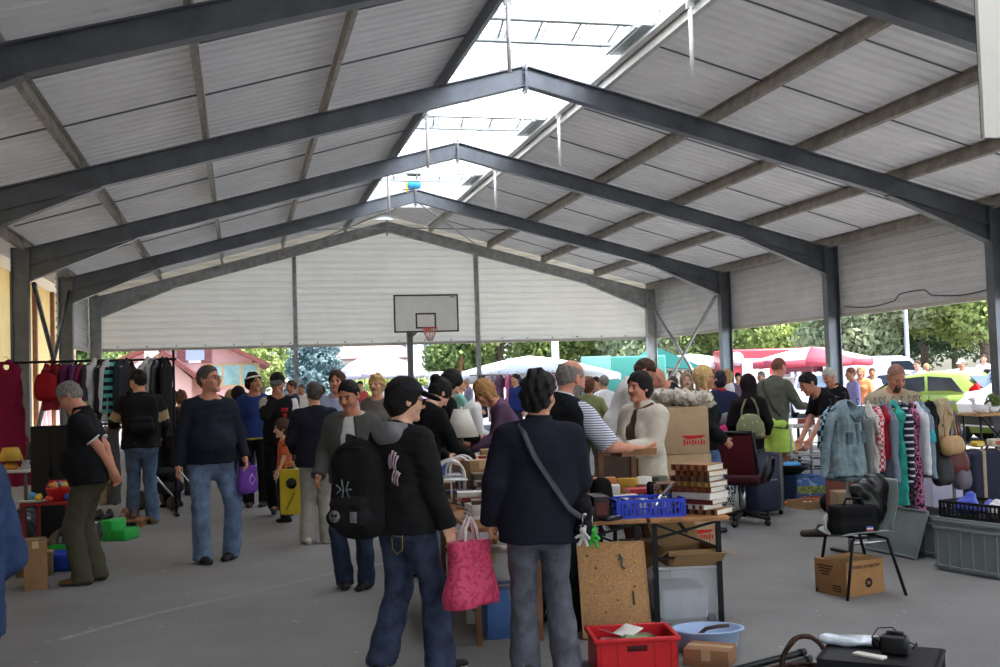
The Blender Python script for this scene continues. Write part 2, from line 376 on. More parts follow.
# roof sheets ------------------------------------------------------
def roof_sheet(x0, x1, y0, y1, name, label):
    pitch, d, off = .25, .035, .215; prof = []; y = y0
    while y < y1: prof += [(y, 0), (y+.14, 0), (y+.165, d), (y+.225, d)]; y += pitch
    prof.append((y1, 0)); rows = [[Vector((x, yy, zr(x)+off+dz)) for yy, dz in prof] for x in (x0, x1)]
    m = MB().grid(rows, smooth=False); o = m.build(name, SHEET, solid=.012); return tag(o, label, 'roof', kind='structure')
roof_sheet(-.7, 6.9, ends[0], YG+.5, 'ceiling_left', 'ribbed pale metal roof sheets of the left slope')
roof_sheet(9.34, W+.7, ends[0], YG+.5, 'ceiling_right', 'ribbed pale metal roof sheets of the right slope')
SKE = 28.0
roof_sheet(6.9, W/2, SKE, YG+.5, 'ceiling_left', 'ribbed roof sheets left of the ridge beyond the rooflight')
roof_sheet(W/2, 9.34, SKE, YG+.5, 'ceiling_right', 'ribbed roof sheets right of the ridge beyond the rooflight')
tag(MB().box((W/2, (SKE+YG+.5)/2, HR+.2), (.3, YG+.5-SKE, .03)).build('trim_1', SHEET), 'folded ridge capping at the gable end', 'trim', kind='structure')
# sag bars between purlins
for i in range(7):
    for fr in (.3, .7):
        y = FY[i+1]+BAY*fr
        for s, xs in ((0, [0, 1.62, 3.33, 5.03, 6.85]), (1, [9.39, 11.21, 12.91, 14.62, W])):
            m = MB()
            for a, b in zip(xs[:-1], xs[1:]): m.bar((a+.05, y, zr(a)+.17), (b-.05, y, zr(b)+.17), .02, .02)
            tag(m.build('trim_2', STEELD), 'dark sag bar between the purlins', 'trim', 'sag bars under the roof sheets', 'structure')
# rooflight vault --------------------------------------------------
def translucent():
    m = bpy.data.materials.new('rooflight'); m.use_nodes = True; N = m.node_tree.nodes; L = m.node_tree.links; N.remove(N['Principled BSDF'])
    t = N.new('ShaderNodeBsdfTranslucent'); t.inputs['Color'].default_value = (.93, .93, .93, 1); d = N.new('ShaderNodeBsdfDiffuse'); d.inputs['Color'].default_value = (.85, .85, .85, 1)
    mx = N.new('ShaderNodeMixShader'); mx.inputs[0].default_value = .2; L.new(t.outputs[0], mx.inputs[1]); L.new(d.outputs[0], mx.inputs[2]); L.new(mx.outputs[0], N['Material Output'].inputs['Surface']); return m
XA, XB = 6.88, 9.36; ZS = zr(XA)+.36; RISE = .42
def arc(t, r=0.0):
    a = math.pi*t; return Vector((W/2-math.cos(a)*((XB-XA)/2+r), 0, ZS+math.sin(a)*(RISE+r)))
Y0 = ends[0]
rl = empty('window_1', (W/2, (Y0+SKE)/2, ZS), 0, 'long translucent barrel-vault rooflight along the ridge', 'rooflight', None, 'structure')
def rput(mb, name, m, par=rl, **k):
    o = mb.build(name, m, par, **k)
    if par is rl: o.matrix_parent_inverse = Matrix.Translation((-W/2, -(Y0+SKE)/2, -ZS))
    return o
m = MB(); m.grid([[arc(t)+Vector((0, y, 0)) for t in np.linspace(0, 1, 17)] for y in np.linspace(Y0, SKE, 8)])
rput(m, 'glazing', translucent())
n = 0; y = Y0+.5
m = MB()
while y < SKE+.1:
    m.tube([arc(t, -.03)+Vector((0, y, 0)) for t in np.linspace(0, 1, 17)], .013, 5); y += 1.06
rput(m, 'glazing_bars', GALV)
for s, x in ((0, XA), (1, XB)):
    m = MB(); m.box((x, (Y0+SKE)/2, ZS-.09), (.04, SKE-Y0, .24)); m.box((x+(.05 if s == 0 else -.05), (Y0+SKE)/2, ZS-.2), (.1, SKE-Y0, .03)); rput(m, 'curb', mat((216, 218, 216), rough=.45, var=.08))
m = MB(); m.grid([[arc(t)+Vector((0, SKE, 0)) for t in np.linspace(0, 1, 17)], [Vector((arc(t).x, SKE, ZS-.3)) for t in np.linspace(0, 1, 17)]]); rput(m, 'end_panel', SHEET)
for i in range(1, 7):        # smoke vents: two rails and slanted slotted straps
    yv = FY[i]-.55-BAY*.12; vt = MB()
    vent_lo, vent_hi = yv-.95, yv
    for yy in (vent_lo, vent_hi): vt.box((W/2, yy, ZS-.03), (XB-XA-.1, .1, .05)); vt.box((W/2, yy, ZS+.02), (XB-XA-.1, .02, .1))
    for q in range(4):
        xx = XA+.4+q*.55; vt.bar((xx, vent_lo, ZS), (xx+.14, vent_hi, ZS+.02), .03, .03)
        vt.bar((xx+.09, vent_lo, ZS), (xx+.23, vent_hi, ZS+.02), .014, .03)
    vt.box((XB-.12, (vent_lo+vent_hi)/2, ZS-.06), (.16, 1.4, .1)); vt.box((XB-.26, (vent_lo+vent_hi)/2, ZS-.1), (.05, 1.3, .06))
    tag(vt.build('smoke_vent', mat((196, 206, 206), rough=.45, metal=.3, var=.08)), 'pale metal smoke vent frame below the rooflight', 'vent', 'smoke vents in the rooflight', 'structure')
# cladding ---------------------------------------------------------
def clad_profile(z0, z1):
    pr = []; z = z0; k = 0
    while z < z1:
        pr += [(z, 0), (z+.1, 0), (z+.12, .03), (z+.17, .03)]; z += .19; k += 1
    pr = [q for q in pr if q[0] < z1]+[(z1, 0)]; return pr
def wall_x(x, y0, y1, z0, z1, sg, name, label):
    m = MB(); m.grid([[Vector((x+sg*d, y, z)) for z, d in clad_profile(z0, z1)] for y in (y0, y1)], smooth=False)
    m.box((x, (y0+y1)/2, z0-.03), (.09, y1-y0, .07), 1)
    o = m.build(name, [CLAD, mat((205, 198, 184), rough=.6, var=.1)], solid=.01); return tag(o, label, 'wall', kind='structure')
wall_x(W+.36, ends[0], YG+.2, HP, zr(0)+.2, 1, 'wall_right', 'ribbed white cladding along the right side above the openings')
wall_x(-.36, FY[1]+.1, YG+.2, HP, zr(0)+.2, -1, 'wall_left', 'ribbed white cladding in the last bay of the left side')
tag(MB().box((-.4, 2.5, 2.2), (.12, 16, 4.4)).build('wall_left', mat((176, 172, 164), rough=.8, var=.06)), 'unseen plain wall added along the near left side to darken it', 'wall', kind='structure')  # unseen wall added to block light and darken the left side
m = MB(); pr = clad_profile(HP, HR+.1); yb = YG+.24; rows = []
for z, d in pr:
    h = zr(0)+.2; xa = -.4 if z <= h else min(W/2, (z-.2-HE)/SL)
    rows.append([Vector((xa, yb-d, z)), Vector((W-xa, yb-d, z))])
m.grid(rows, smooth=False); m.box((W/2, yb, HP-.03), (W+.8, .09, .07), 1)
for k in range(20): m.box((.4+k*.8, yb-.05, HP+.06), (.03, .03, .03), 2)
tag(m.build('wall_back', [CLADG, mat((205, 198, 184), rough=.6, var=.1), STEELD], solid=.01), 'ribbed white gable wall behind the basketball goal', 'wall', kind='structure')
m = MB(); m.grid([[Vector((x, ends[0]+.1, HP)), Vector((x, ends[0]+.1, zr(x)+.2))] for x in np.linspace(-.4, W+.4, 9)])
tag(m.build('wall_front_added', CLADG, solid=.02), 'unseen white gable wall added behind the camera against the sun', 'wall', kind='structure')  # unseen gable added to keep the sun from entering at the rear
# gable posts and bracing
for x, lb in ((5.36, 'slim steel gable post nearest the pink house'), (10.82, 'slim steel gable post right of the basketball goal')):
    m = MB(); isec(m, (x, YG+.1, 0), (x, YG+.1, zr(x)-.3), .14, .12, up=(0, 1, 0)); tag(m.build('gable_post', GALV), lb, 'post', kind='structure')
def brace(a, b, r, label, name='wall_brace', mm=GALV):
    tag(MB().tube([a, b], r, 8).build(name, mm), label, 'brace', kind='structure')
brace((W+.05, YG-.1, 3.95), (W+.05, FY[1]+.15, .35), .045, 'right wall brace rising towards the gable corner')
brace((W-.06, FY[1]+.1, 3.65), (W-.06, YG-.2, .35), .045, 'right wall brace falling towards the gable corner')
brace((-.05, FY[1]-.1, 3.95), (-.05, FY[2]+.15, .35), .045, 'left wall brace rising away from the clothes rail', mm=STEELD)
brace((.06, FY[2]+.1, 3.65), (.06, FY[1]-.2, .35), .045, 'left wall brace falling away from the clothes rail', mm=STEELD)
brace((5.0, YG-.1, zr(5)-.2), (W/2, FY[1]+.1, HR-.25), .02, 'thin roof brace from the ridge towards the left gable rafter', 'roof_brace')
brace((11.2, YG-.1, zr(11.2)-.2), (W/2, FY[1]+.1, HR-.25), .02, 'thin roof brace from the ridge towards the right gable rafter', 'roof_brace')
brace((5.0, FY[1]+.1, zr(5)-.2), (W/2, YG-.1, HR-.2), .02, 'thin roof brace left of the ridge crossing the other', 'roof_brace')
brace((11.2, FY[1]+.1, zr(11.2)-.2), (W/2, YG-.1, HR-.2), .02, 'thin roof brace right of the ridge crossing the other', 'roof_brace')
brace((1.6, FY[1]-2, zr(1.6)+.02), (14.6, FY[1]-2, zr(14.6)+.02), .0, '', 'x') if False else None
# cable on the right cladding
tag(MB().tube([Vector((W+.3, y, HP+.12+.05*math.sin(y*2.1)+(.1 if 18.2 < y < 19.2 else 0))) for y in np.linspace(16.3, 21.2, 30)], .012, 5).build('cable', BLACKP), 'thin black cable sagging along the right cladding', 'cable')
# hanging tubes under the rooflight edge
WT = plastic((232, 233, 232))
for x, y, lb in ((6.98, 12.6, 'white tube hanging at the top edge of the picture, left of the ridge'), (9.27, 12.4, 'white tube hanging right of the ridge, nearest and longest in view'), (9.26, 18.1, 'white tube hanging below the rooflight, second on the right'), (9.26, 23.0, 'white tube hanging below the rooflight, farthest on the right'), (6.97, 18.4, 'white tube hanging left of the ridge in front of the middle frame'), (6.98, 23.5, 'white tube hanging left of the ridge, farthest back')):
    t = empty('hanging_tube', (x, y, zr(x)+.02), 0, lb, 'tube', 'white tubes hanging under the rooflight')
    MB().lathe([(.0, -.86), (.028, -.86), (.028, 0), (.0, 0)], 12).build('tube', WT, t)
    MB().box((0, 0, .03), (.1, .05, .1)).tube([(0, 0, .08), (0, 0, -.03)], .012, 6).build('bracket', GALV, t)
# bundle on the apex of the second frame
bl = empty('lodged_bundle', (W/2-.02, FY[1], HR+.02), 0, 'black and blue bundle lodged on the frame apex under the rooflight', 'bundle')
MB().lathe([(.02, .0), (.16, .01), (.19, .1), (.17, .16), (.12, .19)], 14, sy=.7).build('blue_base', plastic((58, 160, 214)), bl)
MB().lathe([(.09, .17), (.12, .22), (.17, .3), (.19, .36), (.15, .37), (.1, .25)], 14, sy=.75).build('black_top', BLACKP, bl)
MB().tube([(-.2, -.05, .28), (-.21, -.06, .12), (-.2, -.08, -.12)], .025, 6).build('yellow_strap', cloth((214, 186, 70)), bl)
# basketball goals -------------------------------------------------
BOARD = mat((236, 236, 226), rough=.5, var=.03, scale=5.0); RIMC = mat((226, 92, 62), rough=.4, var=.05); BMARK = mat((52, 54, 52), rough=.6, var=.05)
def goal(loc, rz, label):
    g = empty('basketball_goal', loc, rz, label, 'basketball goal')   # local: board faces -y at y=0, post behind
    m = MB(); m.box((0, 0, 3.59), (1.9, .03, 1.1)); m.build('backboard', BOARD, g)
    m = MB(); t = .045
    for z in (3.04+t/2, 4.14-t/2): m.box((0, -.017, z), (1.9, .008, t))
    for x in (-.95+t/2, .95-t/2): m.box((x, -.017, 3.59), (t, .008, 1.1-2*t))
    for z in (3.15+t/2, 3.6-t/2): m.box((-.02, -.017, z), (.6, .008, t))
    for x in (-.3+t/2-.02, .3-t/2-.02): m.box((x, -.017, 3.375), (t, .008, .45-2*t))
    m.box((.78, -.017, 4.06), (.16, .008, .02)); m.build('board_markings', BMARK, g)
    m = MB(); m.tube([(.02+.225*math.cos(a), -.40+.225*math.sin(a), 3.14) for a in np.linspace(0, 2*math.pi, 24, endpoint=False)], .012, 6, closed=True); m.box((.02, -.1, 3.13), (.14, .18, .03)); m.box((.02, -.03, 3.1), (.16, .03, .14)); m.bar((.02, -.02, 3.04), (.02, -.2, 3.13), .05, .02); m.build('rim', RIMC, g)
    nm = MB()
    for k in range(12):
        a0 = 2*math.pi*k/12
        for s in (1, -1):
            pts = []
            for q in range(5):
                rr = .22-.03*q-.002*q*q; aa = a0+s*.262*q/2; pts.append((.02+rr*math.cos(aa), -.40+rr*math.sin(aa), 3.13-.09*q))
            nm.tube(pts, .006, 4)
    nm.build('net', mat((232, 214, 206), rough=.9, var=.2, scale=8.0, rgb2=(214, 110, 100)), g)
    m = MB(); m.box((-.42, .55, 1.6), (.16, .16, 3.2)); m.bar((-.42, .55, 3.15), (-.2, .03, 3.5), .08, .08); m.bar((-.42, .55, 2.9), (-.2, .03, 3.15), .06, .06); m.box((-.2, .04, 3.6), (.9, .05, .06)); m.box((-.2, .04, 3.25), (.9, .05, .06)); m.box((-.42, .55, .01), (.4, .4, .02)); m.build('post', mat((110, 112, 112), rough=.5, metal=.3, var=.1), g)
    bo = MB()
    for x in (-.7, -.25, .25, .7):
        for z in (3.2, 3.95): bo.box((x, .02, z), (.03, .012, .03))
    bo.build('bolt_heads', STEELD, g)
goal((9.05, 31.2, 0), 0, 'basketball goal with white backboard in front of the gable wall')
goal((9.15, 5.75, -.05), 180, 'cream back of a basketball board at the upper right edge')
# ================================================================ OUTSIDE
# neighbour's ochre building along the left side
d = ray(0, 267); BX = -2.7; BT = CAM[2]+(BX-CAM[0])/d[0]*d[2]
yb = empty('ochre_building', (BX-2, 20, 0), 0, 'ochre walled building close along the left side of the hall', 'building')
OC = mat((226, 196, 128), rough=.85, var=.06, scale=1.5)
def yput(mb, name, m, par=yb):
    o = mb.build(name, m, par); o.matrix_parent_inverse = Matrix.Translation((-(BX-2), -20, 0)); return o
yput(MB().box((BX-1, 19, BT/2), (2, 56, BT)), 'wall', OC)
yput(MB().box((BX+.25, 19, BT+.12), (3.2, 56.5, .22)), 'roof_edge', mat((232, 230, 224), rough=.7, var=.04))
for yy in (16.5, 20, 23.6, 27.2, 30.6, 34.1, 37.6, 41, 44.4): yput(MB().box((BX+.05, yy, BT/2), (.16, .2, BT)), 'timber_post', wood((110, 72, 46)))
yput(MB().box((BX+.04, 19, .15), (.1, 56, .3)), 'plinth', mat((206, 190, 190), rough=.8, var=.06))
for yy in (28.9, 35.8, 39.3, 42.7):
    w = yput(MB().box((BX+.06, yy, .95), (.08, 1.9, 1.3)), 'window', mat((236, 232, 230), rough=.5, var=.03))
    q = MB()
    for k in (-1, 1): q.box((BX+.1, yy+k*.45, .95), (.03, .7, 1.16))
    q.build('pane', mat((150, 120, 128), rough=.15, var=.1), w)
# pink house beyond the gable -------------------------------------
PINK = mat((222, 178, 170), rough=.85, var=.04, scale=1.0); TILE = mat((104, 58, 54), rough=.75, var=.18, scale=6.0)
Z = 58.0
def HX(px): return spot(px, Z).x
hy = spot(215, Z).y
ph = empty('pink_house', (spot(205, Z).x, hy, 0), 0, 'pink rendered house with a red tiled roof beyond the gable opening', 'house')
hx0 = spot(205, Z).x
def hput(mb, name, m, par=ph):
    o = mb.build(name, m, par)
    if par is ph: o.matrix_parent_inverse = Matrix.Translation((-hx0, -hy, 0))
    return o
k = Z/FPX
def hz(px, py): return float(atZ(px, py, Z).z)
ex = HX(253); wx = HX(120)
ap = (ex+wx)/2+.3; ez = hz(262, 363); az = ez+.2+.5*(ex-ap)
m = MB(); m.prism([(wx, 0), (ex, 0), (ex, ez+.2), (ap, az), (wx, ez+.2)], 9, 0, (0, hy+4.5, 0)); hput(m, 'wall', PINK)
m = MB(); sl = (az-ez-.2)/(ex-ap)
for sgn in (1, -1):
    xe = ex+.9 if sgn > 0 else wx-.9; ze = az-sl*abs(xe-ap) if sgn > 0 else ez+.2-.9*sl
    m.bar((ap, hy+4.2, az+.1), (xe, hy+4.2, ze+.1), 10.2, .22, up=(0, 0, 1))
hput(m, 'roof', TILE)
wn = hput(MB().box((HX(196), hy-.03, hz(196, 349)), (1.25, .1, 1.5)), 'window', mat((245, 245, 245), rough=.5, var=.02))
MB().box((HX(196), hy-.09, hz(196, 349)), (.95, .04, 1.2)).build('pane', mat((196, 214, 235), rough=.1, var=.1), wn)
for px in (184, 207): hput(MB().box((HX(px), hy-.05, hz(px, 349)), (.55, .08, 1.5)), 'shutter', wood((150, 96, 90)))
wn = hput(MB().box((HX(232), hy-.05, hz(232, 375)), (2.9, .12, 1.25)), 'window', mat((214, 176, 120), rough=.6, var=.1))
q = MB()
for j in (-1, 0, 1): q.box((HX(232)+j*.93, hy-.12, hz(232, 375)), (.82, .04, 1.05))
q.build('pane', mat((150, 186, 176), rough=.1, var=.2, scale=1.0), wn)
# lower wing with its own gable
wa = spot(162, Z-4).x; wz = float(atZ(162, 352, Z-4).z); wy = hy-4
we = spot(200, Z-4).x; wez = float(atZ(203, 385, Z-4).z); w0 = wa-(we-wa)
m = MB(); m.prism([(w0, 0), (we-.4, 0), (we-.4, wez+.35), (wa, wz), (w0, wez)], 4, 0, (0, wy+2, 0)); hput(m, 'wing_wall', mat((220, 174, 160), rough=.85, var=.04, scale=1.0))
m = MB(); m.bar((wa, wy+1.8, wz+.08), (we+.35, wy+1.8, wez+.02), 4.6, .22); m.bar((wa, wy+1.8, wz+.08), (w0-1.2, wy+1.8, wez-.3), 4.6, .2, 1); hput(m, 'wing_roof', [TILE, mat((222, 190, 180), rough=.8, var=.08)])
hput(MB().box((spot(150, Z-4).x, wy+1.6, wz+.1), (.6, .6, 1.4)), 'chimney', mat((214, 170, 160), rough=.85, var=.08))
# white house and tiled roof behind the parasols
Z2 = 76
wh = empty('white_house', spot(372, Z2), 0, 'white house with a grey tiled roof behind the basketball post', 'house')
hw = 8.5
m = MB(); m.prism([(-hw/2, 0), (hw/2+3, 0), (hw/2+3, 3.4), (-hw/2, 3.4)], 7, 0, (0, 3.5, 0)); m.build('wall', mat((240, 236, 232), rough=.8, var=.03), wh)
rf = MB(); rf.grid([[Vector((-hw/2-.5, -.5, 3.3)), Vector((-hw/2-.5, 3.5, 6.2))], [Vector((2.6, -.5, 3.3)), Vector((2.6, 3.5, 6.2))]], smooth=False)
rf.build('roof', mat((168, 150, 142), rough=.8, pattern=('brick', 2.4), rgb2=(126, 108, 104)), wh, solid=.2)
MB().box((4.6, 3.0, 3.6), (3.8, 5, 7.2)).build('tower', mat((246, 246, 248), rough=.8, var=.02), wh)
for j in (-.6, .6):
    w_ = MB().box((3.6+j*1.1, .42, 4.1), (.8, .1, 1.9)).build('window', mat((186, 204, 226), rough=.3, var=.05), wh)
MB().box((.9, -.06, 1.9), (1.6, .12, 1.5)).build('brick_panel', mat((220, 150, 116), rough=.8, var=.1), wh)
for px, Zb, w_, h_, lb in ((270, 98, 6, 6.5, 'pale house half hidden by the blue conifer'), (760, 95, 9, 7, 'pale house far behind the right-hand trees'), (540, 95, 8, 9, 'white house between the trees behind the big parasol')):
    hs = empty('far_house', spot(px, Zb), VIEW, lb, 'house'); MB().box((0, 3, h_/2), (w_, 6, h_)).build('wall', mat((240, 240, 242), rough=.8, var=.03), hs)
    m = MB(); m.prism([(-w_/2-.4, h_), (w_/2+.4, h_), (0, h_+2.4)], 6.6, 0, (0, 3, 0)); m.build('roof', mat((150, 110, 100), rough=.8, var=.1), hs)
    for j in (-1, 1): MB().box((j*w_*.25, -.02, h_*.6), (.9, .1, 1.2)).build('window', mat((150, 170, 190), rough=.2, var=.05), hs)
# trees ------------------------------------------------------------
def leaf_mat(a, b, tr=.35):
    m = bpy.data.materials.new('leaves'); m.use_nodes = True; N = m.node_tree.nodes; L = m.node_tree.links; p = N['Principled BSDF']; p.inputs['Roughness'].default_value = .65; p.inputs['Specular IOR Level'].default_value = .2
    tc = N.new('ShaderNodeTexCoord'); t = N.new('ShaderNodeTexNoise'); t.inputs['Scale'].default_value = 2.2; t.inputs['Detail'].default_value = 3
    L.new(tc.outputs['Object'], t.inputs['Vector']); r = N.new('ShaderNodeValToRGB'); r.color_ramp.elements[0].position = .32; r.color_ramp.elements[1].position = .68
    r.color_ramp.elements[0].color = lin(a); r.color_ramp.elements[1].color = lin(b); L.new(t.outputs['Fac'], r.inputs['Fac']); L.new(r.outputs['Color'], p.inputs['Base Color'])
    tl = N.new('ShaderNodeBsdfTranslucent'); L.new(r.outputs['Color'], tl.inputs['Color']); mx = N.new('ShaderNodeMixShader'); mx.inputs[0].default_value = tr
    L.new(p.outputs[0], mx.inputs[1]); L.new(tl.outputs[0], mx.inputs[2]); L.new(mx.outputs[0], N['Material Output'].inputs['Surface']); return m
LEAF = dict(lime=leaf_mat((112, 132, 72), (190, 204, 128)), mid=leaf_mat((92, 114, 70), (164, 182, 112)), dark=leaf_mat((44, 60, 44), (84, 104, 70)), grey=leaf_mat((124, 138, 104), (192, 200, 156)), blue=leaf_mat((70, 96, 100), (126, 150, 150), .15))
BARK = mat((104, 92, 78), rough=.9, var=.25, scale=8.0, bump=.4)
def foliage(centers, radii, n, ls, seed, droop=0.0):
    r = np.random.default_rng(seed); k = len(centers); c = np.array(centers); R = np.array(radii)
    w = R.prod(1)**(2/3); ii = r.choice(k, n, p=w/w.sum()); d = r.normal(size=(n, 3)); d /= np.linalg.norm(d, axis=1)[:, None]
    rad = 1-.35*r.random(n)**2; P = c[ii]+d*R[ii]*rad[:, None]; P += r.normal(size=P.shape)*ls*.6
    nn = d+r.normal(size=(n, 3))*.7; nn /= np.linalg.norm(nn, axis=1)[:, None]; t = np.cross(nn, r.normal(size=(n, 3))); t /= np.linalg.norm(t, axis=1)[:, None]; b = np.cross(nn, t)
    s = ls*(.6+.8*r.random(n))[:, None]; V = np.stack([P+t*s, P+b*s*.55, P-t*s, P-b*s*.55], 1).reshape(-1, 3)
    V[:, 2] = np.maximum(V[:, 2], .05); return V, np.arange(4*n).reshape(n, 4)
def tree(px, Z, h, w, kind, label, seed, n=7000, ls=.17, trunk=.28, low=.25, cat='tree', name='tree', group='trees around the yard'):
    root = empty(name, spot(px, Z), 0, label, cat, group); r = np.random.default_rng(seed); cs, rs = [], []
    for i in range(16):
        t = r.uniform(low, .93); ww = w*.5*(1-abs(t-.5)*.9); a = r.uniform(0, 6.28); q = ww*math.sqrt(r.random())*.75
        cs.append((q*math.cos(a), q*math.sin(a), t*h)); s = w*r.uniform(.16, .27); rs.append((s, s, s*r.uniform(.7, 1.05)))
    V, F = foliage(cs, rs, n, ls, seed); mesh_np('foliage', V, F, LEAF[kind], parent=root, smooth=False)
    m = MB(); m.tube([(0, 0, 0), (.1*trunk, 0, h*.3), (-.3*trunk, .1, h*.62)], [trunk, trunk*.7, trunk*.35], 8)
    for c in cs[:7]: m.tube([(0, 0, h*.28), (c[0]*.5, c[1]*.5, (h*.28+c[2])/2+.1), c], [trunk*.45, trunk*.3, trunk*.12], 6)
    m.build('trunk', BARK, root); return root
T = [(455, 62, 6.5, 5, 'mid', 'loose green tree right of the basketball post'), (500, 64, 9.0, 7, 'mid', 'tall green tree above the big white parasol'), (560, 70, 8.5, 7, 'mid', 'green tree behind the white concrete post'), (618, 72, 9, 6, 'lime', 'green tree above the teal stall'),
     (672, 58, 9, 7, 'grey', 'grey green tree behind the crossed wall braces'), (715, 62, 10, 7, 'mid', 'green tree left of the red truck'), (765, 66, 11, 8, 'lime', 'bright green tree behind the red food truck'), (815, 66, 11, 8, 'mid', 'green tree behind the striped parasol'),
     (868, 52, 9.5, 7, 'grey', 'pale feathery tree left of the lamp post'), (925, 66, 13, 8, 'dark', 'dark green tree behind the lamp post'), (985, 50, 8.2, 7.5, 'lime', 'bright lime tree at the right edge of the yard'), (1050, 56, 10, 8, 'mid', 'green tree beyond the right edge column'), (890, 82, 13, 9, 'dark', 'tall dark tree behind the pale feathery one'),
     (955, 84, 14, 10, 'dark', 'tall dark tree behind the bright lime one'), (740, 84, 12, 9, 'dark', 'dark tree far behind the red truck'), (690, 86, 12, 9, 'mid', 'tall tree far behind the crossed braces'), (110, 84, 8, 7, 'lime', 'light green tree left of the pink house'), (80, 66, 6.5, 5, 'mid', 'bushy tree left of the pink house wing'), (262, 88, 10, 6, 'lime', 'light tree right of the pink house roof'),
     (1110, 60, 11, 9, 'lime', 'green tree outside the right opening'), (640, 90, 12, 8, 'dark', 'dark tree behind the teal stall'), (440, 90, 10, 7, 'lime', 'light green tree far behind the goal post')]
for i, (px, Z, h, w, kd, lb) in enumerate(T): tree(px, Z, h, w, kd, lb, 100+i, n=17000 if Z < 75 else 10000, ls=.10+.0010*Z)
# blue conifer
root = empty('blue_conifer', spot(316, 52), 0, 'dense blue green conifer right of the pink house', 'tree'); cs, rs = [], []
for i in range(26):
    t = i/25; a = i*2.4; q = 1.25*(1-t*.72)*.6; cs.append((q*math.cos(a), q*math.sin(a), .5+t*5.6)); rs.append((1.25*(1-t*.78), 1.25*(1-t*.78), .6))
V, F = foliage(cs, rs, 16000, .1, 5); mesh_np('foliage', V, F, LEAF['blue'], parent=root, smooth=False); MB().tube([(0, 0, 0), (0, 0, 5.8)], [.18, .04]).build('trunk', BARK, root)
hedge = empty('hedge', spot(470, 60), VIEW, 'low green hedge behind the market stalls', 'hedge'); V, F = foliage([(-6+i*1.6, 0, 1.0+.3*math.sin(i)) for i in range(9)], [(1.1, .8, .95)]*9, 9000, .16, 77); mesh_np('foliage', V, F, LEAF['lime'], parent=hedge, smooth=False)
# parasols, tents and stalls ----------------------------------------
def parasol(px, Z, ztop, zrim, w, cols, label, valance=.22, n=8, name='parasol'):
    root = empty(name, spot(px, Z), 10, label, 'parasol'); cm = MB(); 
    for k in range(n):
        a0, a1 = 2*math.pi*k/n, 2*math.pi*(k+1)/n; mi = k % len(cols); rows = []
        for t in np.linspace(0.02, 1, 6):
            z = ztop-(ztop-zrim)*t**1.35; rows.append([Vector((w/2*t*math.cos(a), w/2*t*math.sin(a), z-(.05*t*math.sin(math.pi*s)))) for s, a in ((0, a0), (.5, (a0+a1)/2), (1, a1))])
            if s: rows[-1][1] = rows[-1][1]*1.0
        cm.grid(rows, mi)
        cm.grid([rows[-1], [q-Vector((0, 0, valance)) for q in rows[-1]]], mi if len(cols) < 3 else 2)
    cm.build('canopy', cols[:3], root, solid=.012); MB().tube([(0, 0, 0), (0, 0, ztop)], .03).build('pole', CHROME, root)
    rb = MB()
    for k in range(n): a = 2*math.pi*k/n; rb.bar((0, 0, ztop-.08), (w/2*math.cos(a)*.97, w/2*math.sin(a)*.97, zrim-.03), .025, .02)
    rb.build('ribs', CHROME, root); return root
WH = cloth((248, 246, 240), bump=0); VI = cloth((190, 188, 208), bump=0); RD = cloth((196, 84, 94), bump=0)
parasol(530, 36, 2.35, 1.72, 6.0, [WH, WH], 'large white market parasol in front of the trees', .2)
parasol(383, 44, 2.8, 2.05, 3.6, [VI, VI], 'pale violet parasol behind the basketball post', .22)
parasol(365, 52, 2.9, 2.2, 2.6, [WH, VI], 'white and violet parasol beyond the blue conifer', .2)
parasol(812, 43, 2.5, 2.0, 4.6, [cloth((250, 226, 222), bump=0), cloth((226, 172, 178), bump=0), RD], 'pale parasol with a red valance beside the red food truck', .26)
parasol(690, 50, 2.5, 2.0, 5.0, [WH, WH], 'white parasol low behind the crossed wall braces', .2)
tl = empty('market_lorry', spot(622, 41), VIEW-4, 'teal tarpaulin sided lorry behind the stalls', 'lorry')
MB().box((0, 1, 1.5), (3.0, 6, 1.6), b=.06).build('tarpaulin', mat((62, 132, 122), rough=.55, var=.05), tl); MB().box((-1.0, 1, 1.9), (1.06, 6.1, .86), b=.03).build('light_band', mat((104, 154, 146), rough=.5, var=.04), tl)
MB().box((0, 1, .55), (2.8, 5.8, .2)).build('chassis', BLACKM, tl)
for x in (-1.1, 1.1):
    for y in (-1, 2.8): MB().lathe([(.0, -.13), (.4, -.13), (.45, -.06), (.45, .06), (.4, .13), (.0, .13)], 18, c=(x, y, .45), R=Matrix.Rotation(math.pi/2, 3, 'Y')).build('wheel', BLACKP, tl)
tt = empty('teal_tent', spot(672, 46), VIEW, 'teal tent roof sloping right of the lorry', 'tent')
m = MB(); m.prism([(-1.6, 2.0), (1.6, 1.75), (-.6, 2.75)], 3.0, 0, (0, 1.5, 0)); m.build('canopy', mat((50, 128, 118), rough=.6, var=.05), tt)
for x in (-1.4, 1.3): MB().tube([(x, 0, 0), (x, 0, 2.0)], .03).build('pole', CHROME, tt)
